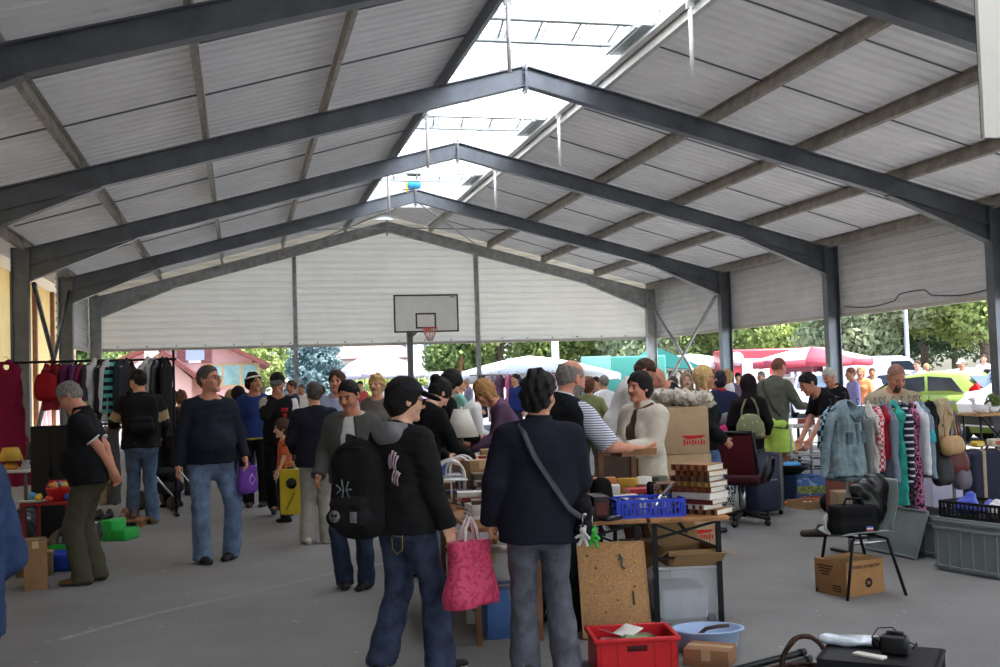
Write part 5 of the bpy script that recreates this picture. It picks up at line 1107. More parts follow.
# ---- chair with the black bag
ch = empty('shell_chair', (7.985, 7.02, 0), -87, 'grey green moulded shell chair on black metal legs', 'chair'); SHELL = plastic((150, 164, 158))
F = Fld(.03); rows = []
for t in np.linspace(0, 1, 15):      # profile front lip -> seat -> back
    if t < .5: y = -.20+.36*t/.5; zz = .435+.012*math.sin(t*6)-(.018 if t < .06 else 0)-.012*math.sin(math.pi*t/.5)
    else: k = (t-.5)/.5; a = k*1.45; y = .16+.065*math.sin(min(a, 1.57))+.05*k; zz = .435+.37*k**1.25
    wd = .205+.02*math.sin(math.pi*t) if t < .9 else .205-.25*(t-.9)
    rows.append([Vector((wd*s, y-(.05*(s*s) if t > .5 else 0), zz+(.03*s*s if t < .5 else .012*s*s))) for s in np.linspace(-1, 1, 11)])
MB().grid(rows).build('seat_shell', SHELL, ch, solid=.008, sub=1)
for sx in (-1, 1):
    MB().tube([(sx*.12, -.10, .415), (sx*.165, -.15, .40), (sx*.185, -.225, .0)], .0115, 8).build('leg', BLACKM, ch); MB().tube([(sx*.12, .08, .415), (sx*.165, .13, .40), (sx*.19, .245, .0)], .0115, 8).build('leg', BLACKM, ch)
MB().tube([(-.12, -.1, .415), (.12, -.1, .415)], .01, 6).tube([(-.12, .08, .415), (.12, .08, .415)], .01, 6).tube([(-.12, -.1, .412), (-.12, .08, .412)], .01, 6).tube([(.12, -.1, .412), (.12, .08, .412)], .01, 6).build('under_frame', BLACKM, ch)
bg = empty('black_bag', (7.93, 6.98, .432), VIEW, 'black zipped bag with a small flag patch on the shell chair', 'bag'); F = Fld(.03); F.cone((-.09, 0, .05), (.09, 0, .05), .09, q=1); F.cone((-.09, 0, .16), (.09, 0, .16), .088, q=1); F.cutp((0, 0, .2), (0, 0, 1), .02); F.cutp((0, 0, .0), (0, 0, -1), .01); F.fn(lambda P, d: d+.005*noise3(P, 26, 3)); blob('bag_body', F, .009, cloth((26, 26, 28)), bg)
q = MB(); q.box((.09, -.094, .045), (.045, .004, .012), 0); q.box((.09, -.094, .033), (.045, .004, .012), 1); q.box((.09, -.094, .057), (.045, .004, .012), 2); q.build('flag_patch', [mat((214, 214, 214)), mat((190, 60, 60)), mat((60, 80, 160))], bg)
MB().tube([(-.14, .03, .17), (-.2, 0, .12), (-.2, -.02, .04), (-.17, -.02, .0)], .012, 6, flat=.4).build('strap', cloth((190, 186, 178)), bg); MB().tube([(-.07, -.02, .19), (-.05, -.03, .25), (.06, -.03, .25), (.08, -.02, .19)], .01, 6).build('handle', cloth((30, 30, 32)), bg)
jk = empty('black_jacket', (8.12, 7.06, .47), VIEW, 'shiny black jacket heaped against the back of the shell chair', 'jacket'); F = Fld(.05); F.ell((0, 0, .12), (.12, .10, .14)); F.ell((.05, .03, .25), (.10, .08, .12)); F.ell((-.07, -.02, .24), (.08, .07, .07)); F.fn(lambda P, d: d+.018*noise3(P, 22, 7)+.008*noise3(P, 50, 8)); blob('cloth', F, .009, mat((24, 24, 26), rough=.35, var=.1, spec=.5), jk)
bx = box((7.955, 7.10, 0), 14, .36, .31, .245, mat((164, 122, 78), rough=.9, var=.07), 'brown projector carton under the shell chair', 'projector_carton', tape=False); INK = mat((58, 42, 34), rough=.8, var=0)
text('Video projector', .042, INK, bx, (.01, -.1565, .205), (math.pi/2, 0, 0)); q = MB()
for k in range(8):
    a = k*math.pi/4; q.lathe([(.0, 0), (.0125, 0), (.0125, .002), (.0, .002)], 10, c=(.03+.024*math.cos(a), -.1555, .085+.024*math.sin(a)), R=Matrix.Rotation(math.pi/2, 3, 'X'))
q.build('printed_logo', INK, bx); q = MB(); q.lathe([(.0, 0), (.01, 0), (.01, .002), (.0, .002)], 12, c=(.03, -.1558, .085), R=Matrix.Rotation(math.pi/2, 3, 'X')); q.build('logo_centre', mat((164, 122, 78)), bx)
q = MB()
for k in range(4): q.box((-.181, .05-.0*k, .2-.02*k), (.002, .16-.03*k, .008))
for k in range(3): q.box((-.181, -.06, .07-.018*k), (.002, .08, .007))
q.build('printed_lettering', INK, bx)
# ---- grey stacking containers
GREYC = plastic((122, 130, 132), rough=.5)
def container(c, rz, L, w, h, label):
    r = empty('stacking_container', c, rz, label, 'container'); t = .01; q = MB()
    for x, y, lx, ly in ((0, -w/2+t/2, L, t), (0, w/2-t/2, L, t), (-L/2+t/2, 0, t, w), (L/2-t/2, 0, t, w)): q.box((x, y, h/2+.01), (lx-.02 if lx > .1 else lx, ly-.02 if ly > .1 else ly, h-.02), taper=1.0)
    q.box((0, 0, .02), (L-.02, w-.02, .02)); q.box((0, 0, .008), (L*.94, w*.92, .016)); q.build('tub', GREYC, r); q = MB()
    for zz, e in ((h-.02, .03), (h-.075, .022), (.04, .012)):
        for y in (-w/2, w/2): q.box((0, y, zz), (L+e, .02+e*.2, .022), b=.004)
        for x in (-L/2, L/2): q.box((x, 0, zz), (.02+e*.2, w+e, .022), b=.004)
    q.build('rim', GREYC, r); q = MB()
    for s in (-1, 1):
        for k in range(6): q.box((-L/2+.03+(L-.06)*k/5, s*(w/2+.004), h*.45), (.012, .016, h*.8))
        for k in range(4): q.box((s*(L/2+.004), -w/2+.03+(w-.06)*k/3, h*.45), (.016, .012, h*.8))
    q.build('ribs', GREYC, r); q = MB(); q.box((-L/2-.008, 0, h*.72), (.012, .15, .05), b=.004).box((L/2+.008, 0, h*.72), (.012, .15, .05), b=.004).build('grip', GREYC, r)
    return r
c1 = container((9.29, 7.36, 0), 104, .60, .42, .41, 'grey ribbed container under the black crate at the right edge')
MB().box((0, 0, .408), (.6, .42, .012), b=.004).build('lid', GREYC, c1)
c2 = container((9.47, 8.32, 0), 100, .60, .42, .36, 'grey ribbed container behind the leaning lid')
r = empty('container_lid', (9.10, 8.35, .006), 0, 'grey container lid leaning against its container', 'lid', rot=(0, 22*D2R, 6*D2R)); MB().box((0, 0, .20), (.012, .62, .40), b=.004).build('panel', GREYC, r); q = MB()
for y in (-.31, .31): q.box((-.006, y, .2), (.026, .02, .41), b=.004)
for zz in (.0, .4): q.box((-.006, 0, zz+.008), (.026, .62, .02), b=.004)
q.build('rim', GREYC, r)
bcr = crate((9.30, 7.36, .416), 104, .56, .36, .13, plastic((26, 26, 28)), 'black slotted crate on top of the grey container', 'black_crate', n=14)
for j, (x, y, cc, s_, lb) in enumerate(((.12, .05, (70, 90, 190), .1, 'blue plastic bag bunched in the black crate'), (-.02, -.04, (96, 110, 190), .075, 'small blue bundle in the middle of the black crate'), (-.15, .04, (226, 224, 224), .085, 'white crumpled bag in the black crate'))):
    r = empty('plastic_bag', loc_(bcr, x, y, .01), 30*j, lb, 'bag'); F = Fld(.03); F.ell((0, 0, s_*.7), (s_, s_*.8, s_*.7)); F.ell((s_*.3, 0, s_*1.3), (s_*.5, s_*.5, s_*.5)); F.cutp((0, 0, .002), (0, 0, -1), .005); F.fn(lambda P, d, s_=s_: d+.16*s_*noise3(P, 40, 3)); blob('film', F, .008, mat(cc, rough=.35, var=.15, scale=30.0), r)
suitcase((10.62, 8.80, 0), 168, .72, .26, .76, mat((38, 44, 66), rough=.6, var=.1), 'large navy suitcase with tan straps behind the black crate', mat((178, 160, 134), rough=.7), straps=(-.22, .1, .34))
for j, (x, y, w_, h_, cc, lb) in enumerate(((-.24, 0, .1, .055, (226, 180, 60), 'yellow tub on top of the navy suitcase'), (-.05, .02, .16, .07, (214, 204, 180), 'cream printed box on top of the navy suitcase'), (.16, 0, .14, .085, (206, 210, 196), 'pale green box on top of the navy suitcase'))):
    r = empty('small_box', Vector((10.62, 8.80, .835))+Vector((-x*math.cos(12*D2R)*-1, x*math.sin(-12*D2R), 0)), 168+180, lb, 'box'); MB().box((0, 0, h_/2), (w_, .12, h_), b=.008 if j else .02).build('body', mat(cc, rough=.5, var=.06), r); MB().box((0, -.0608, h_/2), (w_*.6, .002, h_*.5)).build('label_panel', mat([(240, 220, 140), (180, 90, 80), (120, 140, 110)][j], rough=.5), r)
# ---- clothes rail on the right
RX = pos(842, 9.35); RE = pos(948, 9.75); RZ = 1.27; rail = empty('clothes_rail', RX, 0, 'low chrome clothes rail crowded with garments', 'clothes rail'); dv = RE-RX; Lr = dv.length; ra = math.degrees(math.atan2(dv.y, dv.x)); rail.rotation_euler.z = ra*D2R
MB().tube([(-.06, 0, RZ), (Lr+.06, 0, RZ)], .013, 8).build('bar', CHROME, rail)
for x in (0, Lr): MB().tube([(x, 0, .04), (x, 0, RZ)], .014, 8).build('post', CHROME, rail); MB().box((x, 0, .03), (.04, .5, .03), b=.008).build('foot', BLACKM, rail)
MB().tube([(0, 0, .1), (Lr, 0, .1)], .011, 8).build('lower_bar', CHROME, rail)
def rp(t): q = RX+dv*t; return (q.x, q.y, RZ+.06)
DJ = denim((122, 140, 148))
def gz(t, a, *k, **kw): return garment(rp(t), ra+a, *k, **kw)
STR = mat((36, 38, 62), rough=.9, rgb2=(214, 214, 220), pattern=('stripe', 5.5, 'Z', .82)); ZEB = mat((40, 30, 36), rough=.9, rgb2=(206, 120, 160), pattern=('blotch', 16.0, 3.0, .5)); GING = mat((196, 66, 84), rough=.9, rgb2=(232, 206, 208), pattern=('check', 38)); PLD = mat((28, 34, 44), rough=.9, rgb2=(150, 190, 206), pattern=('check', 22))
garment((RX.x-.08, RX.y-.16, RZ+.12), ra+14, .52, .52, DJ, 'faded denim jacket hung broadside on the near end of the rail', th=.10, sl='long', flare=.04, amp=.007, bw=.28, sw=.60, seed=3, name='denim_jacket', hv=.009)
dj = bpy.data.objects['denim_jacket']; DJD = denim((84, 100, 110)); q = MB()
q.tube([(-.07, -.045, -.085), (-.045, -.085, -.12), (-.005, -.11, -.17)], .022, 8, flat=.5).tube([(.07, -.045, -.085), (.045, -.085, -.12), (.005, -.11, -.17)], .022, 8, flat=.5).tube([(-.07, -.04, -.08), (-.05, .05, -.06), (.05, .05, -.06), (.07, -.04, -.08)], .024, 8, flat=.6); q.build('collar', DJD, dj)
MB().box((0, -.108, -.42), (.028, .012, .46)).build('button_placket', DJD, dj); MB().box((0, -.0, -.645), (.30, .215, .035), b=.012).build('waistband', DJD, dj)
for s in (-1, 1): MB().box((s*.085, -.102, -.27), (.085, .012, .03), b=.004).box((s*.085, -.100, -.32), (.078, .01, .08), b=.004).build('chest_pocket', DJD, dj); MB().tube([(s*.225*1.03, .01, -.60), (s*.225*1.07, .01, -.635)], .042, 12).build('cuff', DJD, dj)
gz(-.12, 30, .36, .40, PLD, 'black white and blue checked shirt on the left end of the rail', th=.07, sl='short', seed=4, name='checked_shirt')
gz(.13, 75, .78, .40, cloth((120, 124, 122)), 'long grey cardigan partly behind the denim jacket', th=.045, seed=5)
gz(.20, 80, .80, .40, cloth((206, 202, 194)), 'long off-white skirt hanging below the denim jacket', th=.04, sl=None, seed=6)
gz(.29, 60, .46, .40, GING, 'red and white gingham blouse right of the denim jacket', th=.055, sl='short', seed=7, name='gingham_blouse')
gz(.38, 72, .62, .42, cloth((120, 132, 148)), 'blue grey top with long sleeves next to the gingham blouse', th=.05, seed=8)
gz(.46, 78, .76, .40, cloth((58, 170, 156)), 'long teal dress in the middle of the rail', th=.05, sl=None, seed=9, name='teal_dress')
gz(.54, 66, .60, .42, STR, 'navy and white striped top right of the teal dress', th=.05, seed=10, name='striped_top')
gz(.61, 70, .88, .40, ZEB, 'long dress with black white and pink streaks', th=.055, sl=None, seed=11, name='patterned_dress')
gz(.66, 76, .50, .40, cloth((214, 218, 222)), 'white blouse squeezed beside the streaked dress', th=.045, seed=12)
gz(.72, 74, .54, .40, cloth((132, 146, 160)), 'pale blue shirt near the right end of the rail', th=.045, seed=13)
gz(.80, 50, .46, .44, cloth((24, 24, 27)), 'black jacket near the right end of the rail', th=.07, seed=14, name='black_jacket')
gz(.34, 84, .36, .36, cloth((170, 40, 56)), 'dark red top tucked behind the gingham blouse', th=.04, sl=None, seed=15); gz(.69, 85, .30, .36, cloth((70, 176, 190)), 'turquoise top near the right end of the rail', th=.045, sl='short', seed=16)
def handbag(t, z, w, h, d, m, label, rz=0, top=.75, strapm=None, drop=.2, y=-.1, seed=2):
    q = RX+dv*t; r = empty('handbag', (q.x, q.y+y, RZ-z-h), ra+rz, label, 'handbag', 'handbags on the clothes rail'); pouch('bag_body', w, h, d, m, r, hv=.009, top=top, seed=seed); MB().box((0, -d*.46, h*.62), (.04, .012, .03), b=.004).build('clasp', mat((196, 168, 96), rough=.3, metal=.7, var=0), r)
    MB().tube([(-w*.36, 0, h*.8), (-w*.25, .02, h+drop*.7), (0, .04, h+drop), (w*.25, .02, h+drop*.7), (w*.36, 0, h*.8)], .009, 6).build('strap', strapm or m, r)
handbag(.93, .30, .24, .15, .10, mat((196, 158, 112), rough=.5, var=.1), 'tan handbag with a brass clasp on the right end of the rail', 12, drop=.26)
handbag(.98, .40, .30, .24, .13, mat((104, 40, 40), rough=.5, var=.15), 'maroon handbag hanging below the tan one', -4, drop=.34, y=-.02, seed=5)
handbag(.86, .46, .2, .26, .1, mat((44, 44, 48), rough=.6, var=.1), 'charcoal bag hanging below the black jacket', 6, drop=.36, y=-.06, seed=6)
handbag(1.06, .58, .2, .19, .1, mat((106, 100, 112), rough=.6, var=.1), 'mauve grey bag lowest on the right end of the rail', 20, drop=.5, y=-.03, seed=7)
tag(MB().grid([[Vector((-.07+.14*i/4+.02*math.sin(j), .03*math.sin(i*2+j), -.5*j/8)) for j in range(9)] for i in range(5)]).build('beige_scarf', cloth((206, 186, 150)), loc=(rp(.9)[0], rp(.9)[1]-.05, RZ+.04), rz=ra, solid=.012), 'beige scarf draped over the right end of the rail', 'scarf')
box((9.95, 10.3, 0), VIEW, .4, .3, .32, mat((150, 128, 104), rough=.8, var=.08), 'brown carton on the ground behind the clothes rail'); r = empty('blue_vase', (9.62, 9.35, 0), 0, 'round blue vase on the ground under the handbags', 'vase'); MB().lathe([(.0, 0), (.07, 0), (.12, .1), (.13, .2), (.09, .3), (.05, .34), (.06, .38), (.0, .37)], 20).build('vase', plastic((70, 84, 150)), r)
for j, (x, y, cc, lb) in enumerate(((9.05, 9.55, (70, 56, 50), 'dark shoe on the ground under the streaked dress'), (9.22, 9.5, (96, 50, 44), 'reddish shoe on the ground under the streaked dress'))):
    r = empty('shoe', (x, y, 0), 60, lb, 'shoe'); F = Fld(.03); F.cone((0, -.08, .04), (0, .09, .03), .042, .034); F.cone((0, -.07, .05), (0, -.07, .09), .036); F.cutp((0, 0, .003), (0, 0, -1), .003); blob('upper', F, .01, mat(cc, rough=.5), r)
# ---- stall table at the far right
ft_ = pos(1000, 13.6); tt_ = empty('trestle_table', ft_, VIEW, 'wooden table of white ornaments at the right edge', 'table', 'folding trestle tables'); MB().box((.1, .2, .97), (.95, .6, .03), b=.004).build('table_top', wood((190, 148, 104)), tt_)
for x in (-.3, .5):
    for y in (-.05, .45): MB().tube([(x, y, 0), (x, y, .96)], .014, 6).build('leg', BLACKM, tt_)
MB().bar((-.3, -.05, .5), (.1, -.05, .95), .02).bar((.1, -.05, .5), (.5, -.05, .95), .02).bar((-.3, -.05, .95), (.1, -.05, .5), .02).build('cross_brace', BLACKM, tt_)
for j, (x, s_, lb) in enumerate(((-.24, 1.0, 'large white china swan at the left end of the ornament table'), (-.06, .7, 'small white china duck right of the china swan'), (.1, .75, 'white china bird at the right edge of the picture'))):
    r = empty('china_bird', loc_(tt_, x, .1, .985), 20*j+60, lb, 'ornament'); F = Fld(.02); F.ell((0, 0, .06*s_), (.06*s_, .09*s_, .055*s_)); F.cone((0, .06*s_, .08*s_), (0, .07*s_, .16*s_), .028*s_, .02*s_); F.ell((0, .08*s_, .18*s_), (.024*s_, .034*s_, .026*s_)); F.cone((0, -.07*s_, .08*s_), (0, -.13*s_, .12*s_), .03*s_, .012*s_); F.cutp((0, 0, .002), (0, 0, -1), .003); blob('body', F, .008, mat((232, 232, 236), rough=.3, var=.05), r); MB().lathe([(.0, 0), (.008, 0), (.002, .03), (.0, .03)], 8, c=(0, .11*s_, .178*s_), R=Matrix.Rotation(-math.pi/2, 3, 'X')).build('beak', mat((226, 160, 60), rough=.4, var=0), r)
r = empty('potted_plant', loc_(tt_, .02, .28, .985), 0, 'small brown potted plant behind the china birds', 'plant'); MB().lathe([(.0, 0), (.05, 0), (.065, .09), (.0, .085)], 14).build('pot', mat((150, 96, 60), rough=.7), r); V, Fc = foliage([(0, 0, .14)], [(.09, .09, .07)], 140, .03, 9); mesh_np('foliage', V, Fc, LEAF['mid'], parent=r, smooth=False)
box(loc_(tt_, -.25, .0, 0), VIEW+8, .34, .36, .52, mat((176, 146, 116), rough=.9, var=.06), 'tall brown carton under the ornament table'); box(loc_(tt_, .22, .05, 0), VIEW-4, .42, .36, .6, mat((196, 204, 206), rough=.6, var=.1), 'pale grey plastic box under the ornament table', 'storage_box')
r = box(pos(940, 12.0), VIEW, .44, .4, .62, mat((196, 194, 216), rough=.8, var=.06), 'pale violet box behind the handbags', 'storage_box')
# ---- cardboard boxes with the red mark
REDP = mat((206, 46, 48), rough=.8, var=.05); cb = pos(681, 10.2); BXM = mat((188, 160, 128), rough=.9, var=.05)
for i, lb in enumerate(('bottom carton with a red mark in the stack beside the cream jacket', 'middle carton with a red mark in the stack beside the cream jacket', 'top carton with a red mark, crumpled paper heaped on it')):
    r = box((cb.x+[.02, 0, -.02][i], cb.y, .432*i), VIEW+[3, -1, 1][i], .44, .38, .43, BXM, lb, 'moving_carton', grp='moving cartons'); q = MB(); q.prism([(-.04, .20), (.19, .20), (.15, .175), (.02, .162)], .003, 0, (0, -.1915, -.03)); 
    for k in range(8): q.box((-.01+.026*k, -.1915, .105), (.014, .003, .035 if k % 3 else .05))
    q.build('red_print', REDP, r)
def crumple(c, rz, w, d, h, label, name='crumpled_paper', m=None, seed=3):
    r = empty(name, c, rz, label, 'paper'); F = Fld(.04); R_ = np.random.default_rng(seed)
    for k in range(9): F.ell((R_.uniform(-w, w)*.42, R_.uniform(-d, d)*.35, R_.uniform(.2, .6)*h), (w*.2, d*.26, h*.42))
    F.cutp((0, 0, .004), (0, 0, -1), .004); F.fn(lambda P, q: q+.045*noise3(P, 20, seed)+.03*noise3(P, 52, seed+1, 7)); blob('paper', F, .011, m or mat((196, 188, 174), rough=.9, rgb2=(150, 142, 130), pattern=('blotch', 14.0, 2.0, .56)), r); return r
crumple((cb.x-.02, cb.y, 1.297), VIEW, .5, .36, .17, 'heap of crumpled newspaper on the top carton')
box(pos(660, 10.9), VIEW+20, .4, .36, .40, mat((176, 146, 112), rough=.9), 'brown carton on the ground left of the moving cartons')
# ---- office chair, suitcase, boots
oc = empty('office_chair', pos(738, 11.55), VIEW+150, 'black office chair with a dark red back', 'chair'); OB = plastic((30, 28, 30))
for k in range(5):
    a = 2*math.pi*k/5+.3; MB().tube([(0, 0, .12), (.16*math.cos(a), .16*math.sin(a), .10), (.30*math.cos(a), .30*math.sin(a), .075)], [.03, .024, .018], 8).build('base_arm', OB, oc); MB().lathe([(.0, -.02), (.03, -.02), (.034, 0), (.03, .02), (.0, .02)], 12, c=(.30*math.cos(a), .30*math.sin(a), .034), R=Matrix.Rotation(math.pi/2, 3, 'X')).build('castor', BLACKP, oc)
MB().tube([(0, 0, .1), (0, 0, .42)], .025, 10).build('gas_column', CHROME, oc); MB().box((0, 0, .46), (.48, .46, .08), b=.035).build('seat', cloth((60, 26, 32)), oc)
MB().box((0, .24, .74), (.42, .035, .42), b=.015, rot=(-.12, 0, 0)).build('back_panel', cloth((84, 28, 36)), oc); q = MB()
for a, b in (((-.23, .2, .55), (-.21, .27, .97)), ((.23, .2, .55), (.21, .27, .97)), ((-.21, .27, .97), (.21, .27, .97)), ((-.23, .2, .55), (.23, .2, .55))): q.tube([a, b], .022, 8)
q.build('back_frame', OB, oc)
for s in (-1, 1): MB().tube([(s*.24, .12, .45), (s*.30, .12, .62), (s*.30, .0, .70), (s*.30, -.15, .68), (s*.28, -.17, .55), (s*.24, -.1, .45)], .022, 8).build('armrest', OB, oc)
suitcase(pos(757, 12.15), VIEW+38, .50, .26, .64, mat((38, 44, 66), rough=.55, var=.12), 'dark navy wheeled suitcase behind the office chair', mat((120, 112, 104), rough=.6), straps=(.36,))
bench = empty('stall_table', pos(728, 12.9), VIEW, 'stall table behind the office chair', 'table', 'folding trestle tables'); MB().box((0, .25, .68), (.8, .6, .03)).build('table_top', mat((200, 196, 190), rough=.6), bench)
for x in (-.36, .36):
    for y in (.02, .48): MB().tube([(x, y, 0), (x, y, .67)], .014, 6).build('leg', BLACKM, bench)
r = empty('brown_boot', loc_(bench, -.22, .08, .695), 30, 'brown ankle boot standing on the stall table', 'boot'); F = Fld(.03); F.cone((0, -.03, .05), (0, -.03, .30), .062, .066); F.cone((0, -.03, .05), (0, .14, .045), .055, .04); F.cutp((0, 0, .004), (0, 0, -1), .004); F.cutp((0, 0, .29), (0, 0, 1), .004); blob('leather', F, .011, mat((150, 122, 90), rough=.6, var=.12), r)
r = empty('pink_blanket', loc_(bench, -.02, .15, .695), 0, 'bright pink folded blanket on the stall table', 'blanket'); F = Fld(.05); F.ell((0, 0, .12), (.16, .12, .16)); F.ell((.1, 0, .05), (.12, .1, .08)); F.cutp((0, 0, .004), (0, 0, -1), .004); F.fn(lambda P, d: d+.015*noise3(P, 18, 4)); blob('cloth', F, .013, cloth((196, 44, 110)), r)
r = empty('white_carrier_bag', loc_(bench, .30, -.03, .34), 10, 'white plastic carrier bag hanging from the stall table', 'bag'); pouch('bag_body', .3, .40, .12, mat((222, 226, 230), rough=.4, var=.06), r, hv=.013, top=.5, amp=.014); MB().tube([(-.06, 0, .36), (-.03, .02, .46), (.03, .02, .46), (.06, 0, .36)], .01, 6).build('handle', mat((222, 226, 230), rough=.4, var=.06), r)
r = empty('grey_soft_toy', loc_(bench, .12, .3, .695), 0, 'grey bundled coat at the back of the stall table', 'coat'); F = Fld(.05); F.ell((0, 0, .16), (.2, .14, .2)); F.ell((-.1, 0, .3), (.1, .1, .12)); F.cutp((0, 0, .004), (0, 0, -1), .004); F.fn(lambda P, d: d+.02*noise3(P, 16, 6)); blob('cloth', F, .014, cloth((120, 118, 122)), r); r.name = 'grey_coat'
r = empty('zebra_cushion', pos(716, 12.0, 0), VIEW, 'black and white patterned bag left of the office chair', 'bag'); pouch('bag_body', .3, .62, .2, mat((40, 40, 42), rough=.8, rgb2=(214, 214, 214), pattern=('blotch', 18.0, 2.5, .5)), r, hv=.013, top=.8); r.name = 'patterned_bag'
# ---- goods around the lime shorts
def lowt(px, Z, w, d, h, label, m): 
    r = empty('low_table', pos(px, Z), VIEW, label, 'table'); MB().box((0, d/2, h-.012), (w, d, .024), b=.004).build('table_top', m, r)
    for x in (-w/2+.04, w/2-.04):
        for y in (.04, d-.04): MB().box((x, y, (h-.024)/2), (.025, .025, h-.024)).build('leg', BLACKM, r)
    MB().box((0, .04, h*.72), (w-.1, .014, .02)).box((0, .04, h*.45), (w-.1, .014, .02)).build('rail', BLACKM, r); return r
lt = lowt(811, 13.5, .62, .5, .56, 'low grey table behind the blue picnic cooler', mat((176, 176, 174), rough=.5, var=.05))
for j, (x, y, w_, h_, cc, lb) in enumerate(((-.2, .15, .12, .03, (196, 160, 140), 'pink dish on the low grey table'), (.05, .12, .16, .025, (226, 224, 220), 'white tray on the low grey table'), (.2, .2, .1, .05, (150, 110, 90), 'brown bowl on the low grey table'))):
    r = empty('dish', loc_(lt, x, y, .56), 0, lb, 'dish'); MB().lathe([(.0, 0), (w_*.3, 0), (w_*.6, h_), (w_*.56, h_), (w_*.26, .008), (.0, .008)], 16).build('bowl', mat(cc, rough=.4), r)
r = empty('walking_frame', pos(818, 13.3), VIEW+30, 'pale metal walking frame beside the lime shorts', 'walking frame')
for y in (0, .34): MB().tube([(-.17, y, 0), (-.16, y, .86), (-.12, y, .92), (.12, y, .92), (.16, y, .86), (.17, y, 0)], .014, 8).build('hoop', mat((206, 206, 206), rough=.3, metal=.5, var=0), r)
MB().tube([(-.16, 0, .5), (-.16, .34, .5)], .012, 8).tube([(.16, 0, .5), (.16, .34, .5)], .012, 8).build('side_bar', CHROME, r)
cl_ = empty('picnic_cooler', pos(807, 13.25), VIEW+4, 'blue picnic cooler with a printed meadow scene', 'cooler'); F = Fld(.03); MB().box((0, 0, .16), (.46, .2, .32), b=.04).build('body', mat((76, 116, 176), rough=.6, rgb2=(150, 180, 214), pattern=('blotch', 6.0, 1.5, .55)), cl_); MB().box((0, -.102, .16), (.44, .004, .09)).build('meadow_band', mat((96, 120, 70), rough=.6, rgb2=(190, 190, 110), pattern=('blotch', 22.0, 2.0, .55)), cl_); MB().box((0, -.102, .05), (.4, .004, .05)).build('flower_band', mat((70, 100, 170), rough=.6, rgb2=(196, 80, 110), pattern=('blotch', 26.0, 1.0, .64)), cl_)
MB().box((0, 0, .325), (.47, .21, .03), b=.012).build('lid', mat((90, 130, 186), rough=.5), cl_); MB().tube([(-.2, 0, .33), (-.15, 0, .40), (.15, 0, .40), (.2, 0, .33)], .012, 6).build('handle', cloth((60, 80, 130)), cl_)
r = empty('steel_wok', pos(786, 13.3, .34), 0, 'large dark pan with a blue cloth in it by the lime shorts', 'pan'); MB().lathe([(.0, 0), (.1, .0), (.2, .06), (.24, .12), (.225, .12), (.18, .07), (.0, .02)], 24).build('pan', BLACKM, r); F = Fld(.03); F.ell((0, 0, .11), (.14, .1, .04)); F.fn(lambda P, d: d+.012*noise3(P, 26, 4)); blob('blue_cloth', F, .011, cloth((80, 150, 200)), r)
r = empty('plastic_bin', pos(786, 13.3), 0, 'dark blue bin holding the large pan', 'bin'); MB().lathe([(.0, 0), (.13, 0), (.155, .335), (.16, .34), (.145, .34), (.12, .01), (.0, .01)], 20).build('bin', plastic((40, 66, 110)), r)
pc = pos(807, 12.75); r = empty('open_carton', pc, VIEW+14, 'shallow tilted carton holding framed pictures', 'box', rot=(0, 0, (VIEW+22)*D2R)); w_, d_, h_ = .46, .36, .09; q = MB()
for x, y, lx, ly in ((0, -d_/2, w_, .008), (0, d_/2, w_, .008), (-w_/2, 0, .008, d_), (w_/2, 0, .008, d_)): q.box((x, y, h_/2), (lx, ly, h_))
q.box((0, 0, .004), (w_, d_, .008)); q.build('carton', CARD, r); ocr = r
for j, (x, y, zz, rr, c1_, c2_, lb) in enumerate(((-.08, -.02, .05, 10, (110, 66, 40), (222, 204, 160), 'wooden picture frame with a cream print in the shallow carton'), (.1, .05, .075, -12, (130, 78, 46), (150, 90, 60), 'reddish wooden frame lying over the other one'))):
    f = empty('picture_frame', loc_(ocr, x, y, zz), VIEW+14+rr, lb, 'frame', rot=(.25, .0, (VIEW+14+rr)*D2R)); q = MB()
    for a, b in (((0, -.1, 0), (.28, .03, .018)), ((0, .1, 0), (.28, .03, .018)), ((-.125, 0, 0), (.03, .2, .018)), ((.125, 0, 0), (.03, .2, .018))): q.box(a, b)
    q.build('frame', wood(c1_), f); MB().box((0, 0, -.002), (.23, .18, .006)).build('print', mat(c2_, rough=.5, var=.1), f)
r = empty('toy_crab', pos(789, 12.9), 0, 'orange plush toy beside the trainers of the man in lime shorts', 'toy'); F = Fld(.02); F.ell((0, 0, .04), (.09, .06, .04)); F.ell((.09, 0, .05), (.04, .04, .035)); F.ell((-.09, 0, .04), (.04, .04, .03)); F.fn(lambda P, d: d+.008*noise3(P, 40, 2)); blob('plush', F, .009, cloth((222, 116, 70)), r); r.name = 'plush_toy'
r = empty('dark_holdall', pos(834, 12.3), VIEW, 'black holdall slumped beside the shallow carton', 'bag'); pouch('bag_body', .4, .2, .2, cloth((32, 32, 36)), r, hv=.013, top=.9)
for j, (cc, nm) in enumerate((((110, 60, 46), 'red brown'), ((150, 110, 76), 'tan'), ((70, 40, 36), 'dark maroon'))):
    q = pos(836+5*j, 12.0+.05*j); r = empty('art_folder', q, 0, nm+' board folder leaning under the denim jacket', 'folder', 'folders leaning below the rail', rot=(0, 14*D2R, (VIEW+70)*D2R)); MB().box((0, 0, .24), (.02, .34, .48), b=.004).build('cover', mat(cc, rough=.6, var=.1), r); MB().box((0, 0, .245), (.012, .33, .482)).build('sheets', PAPER, r)
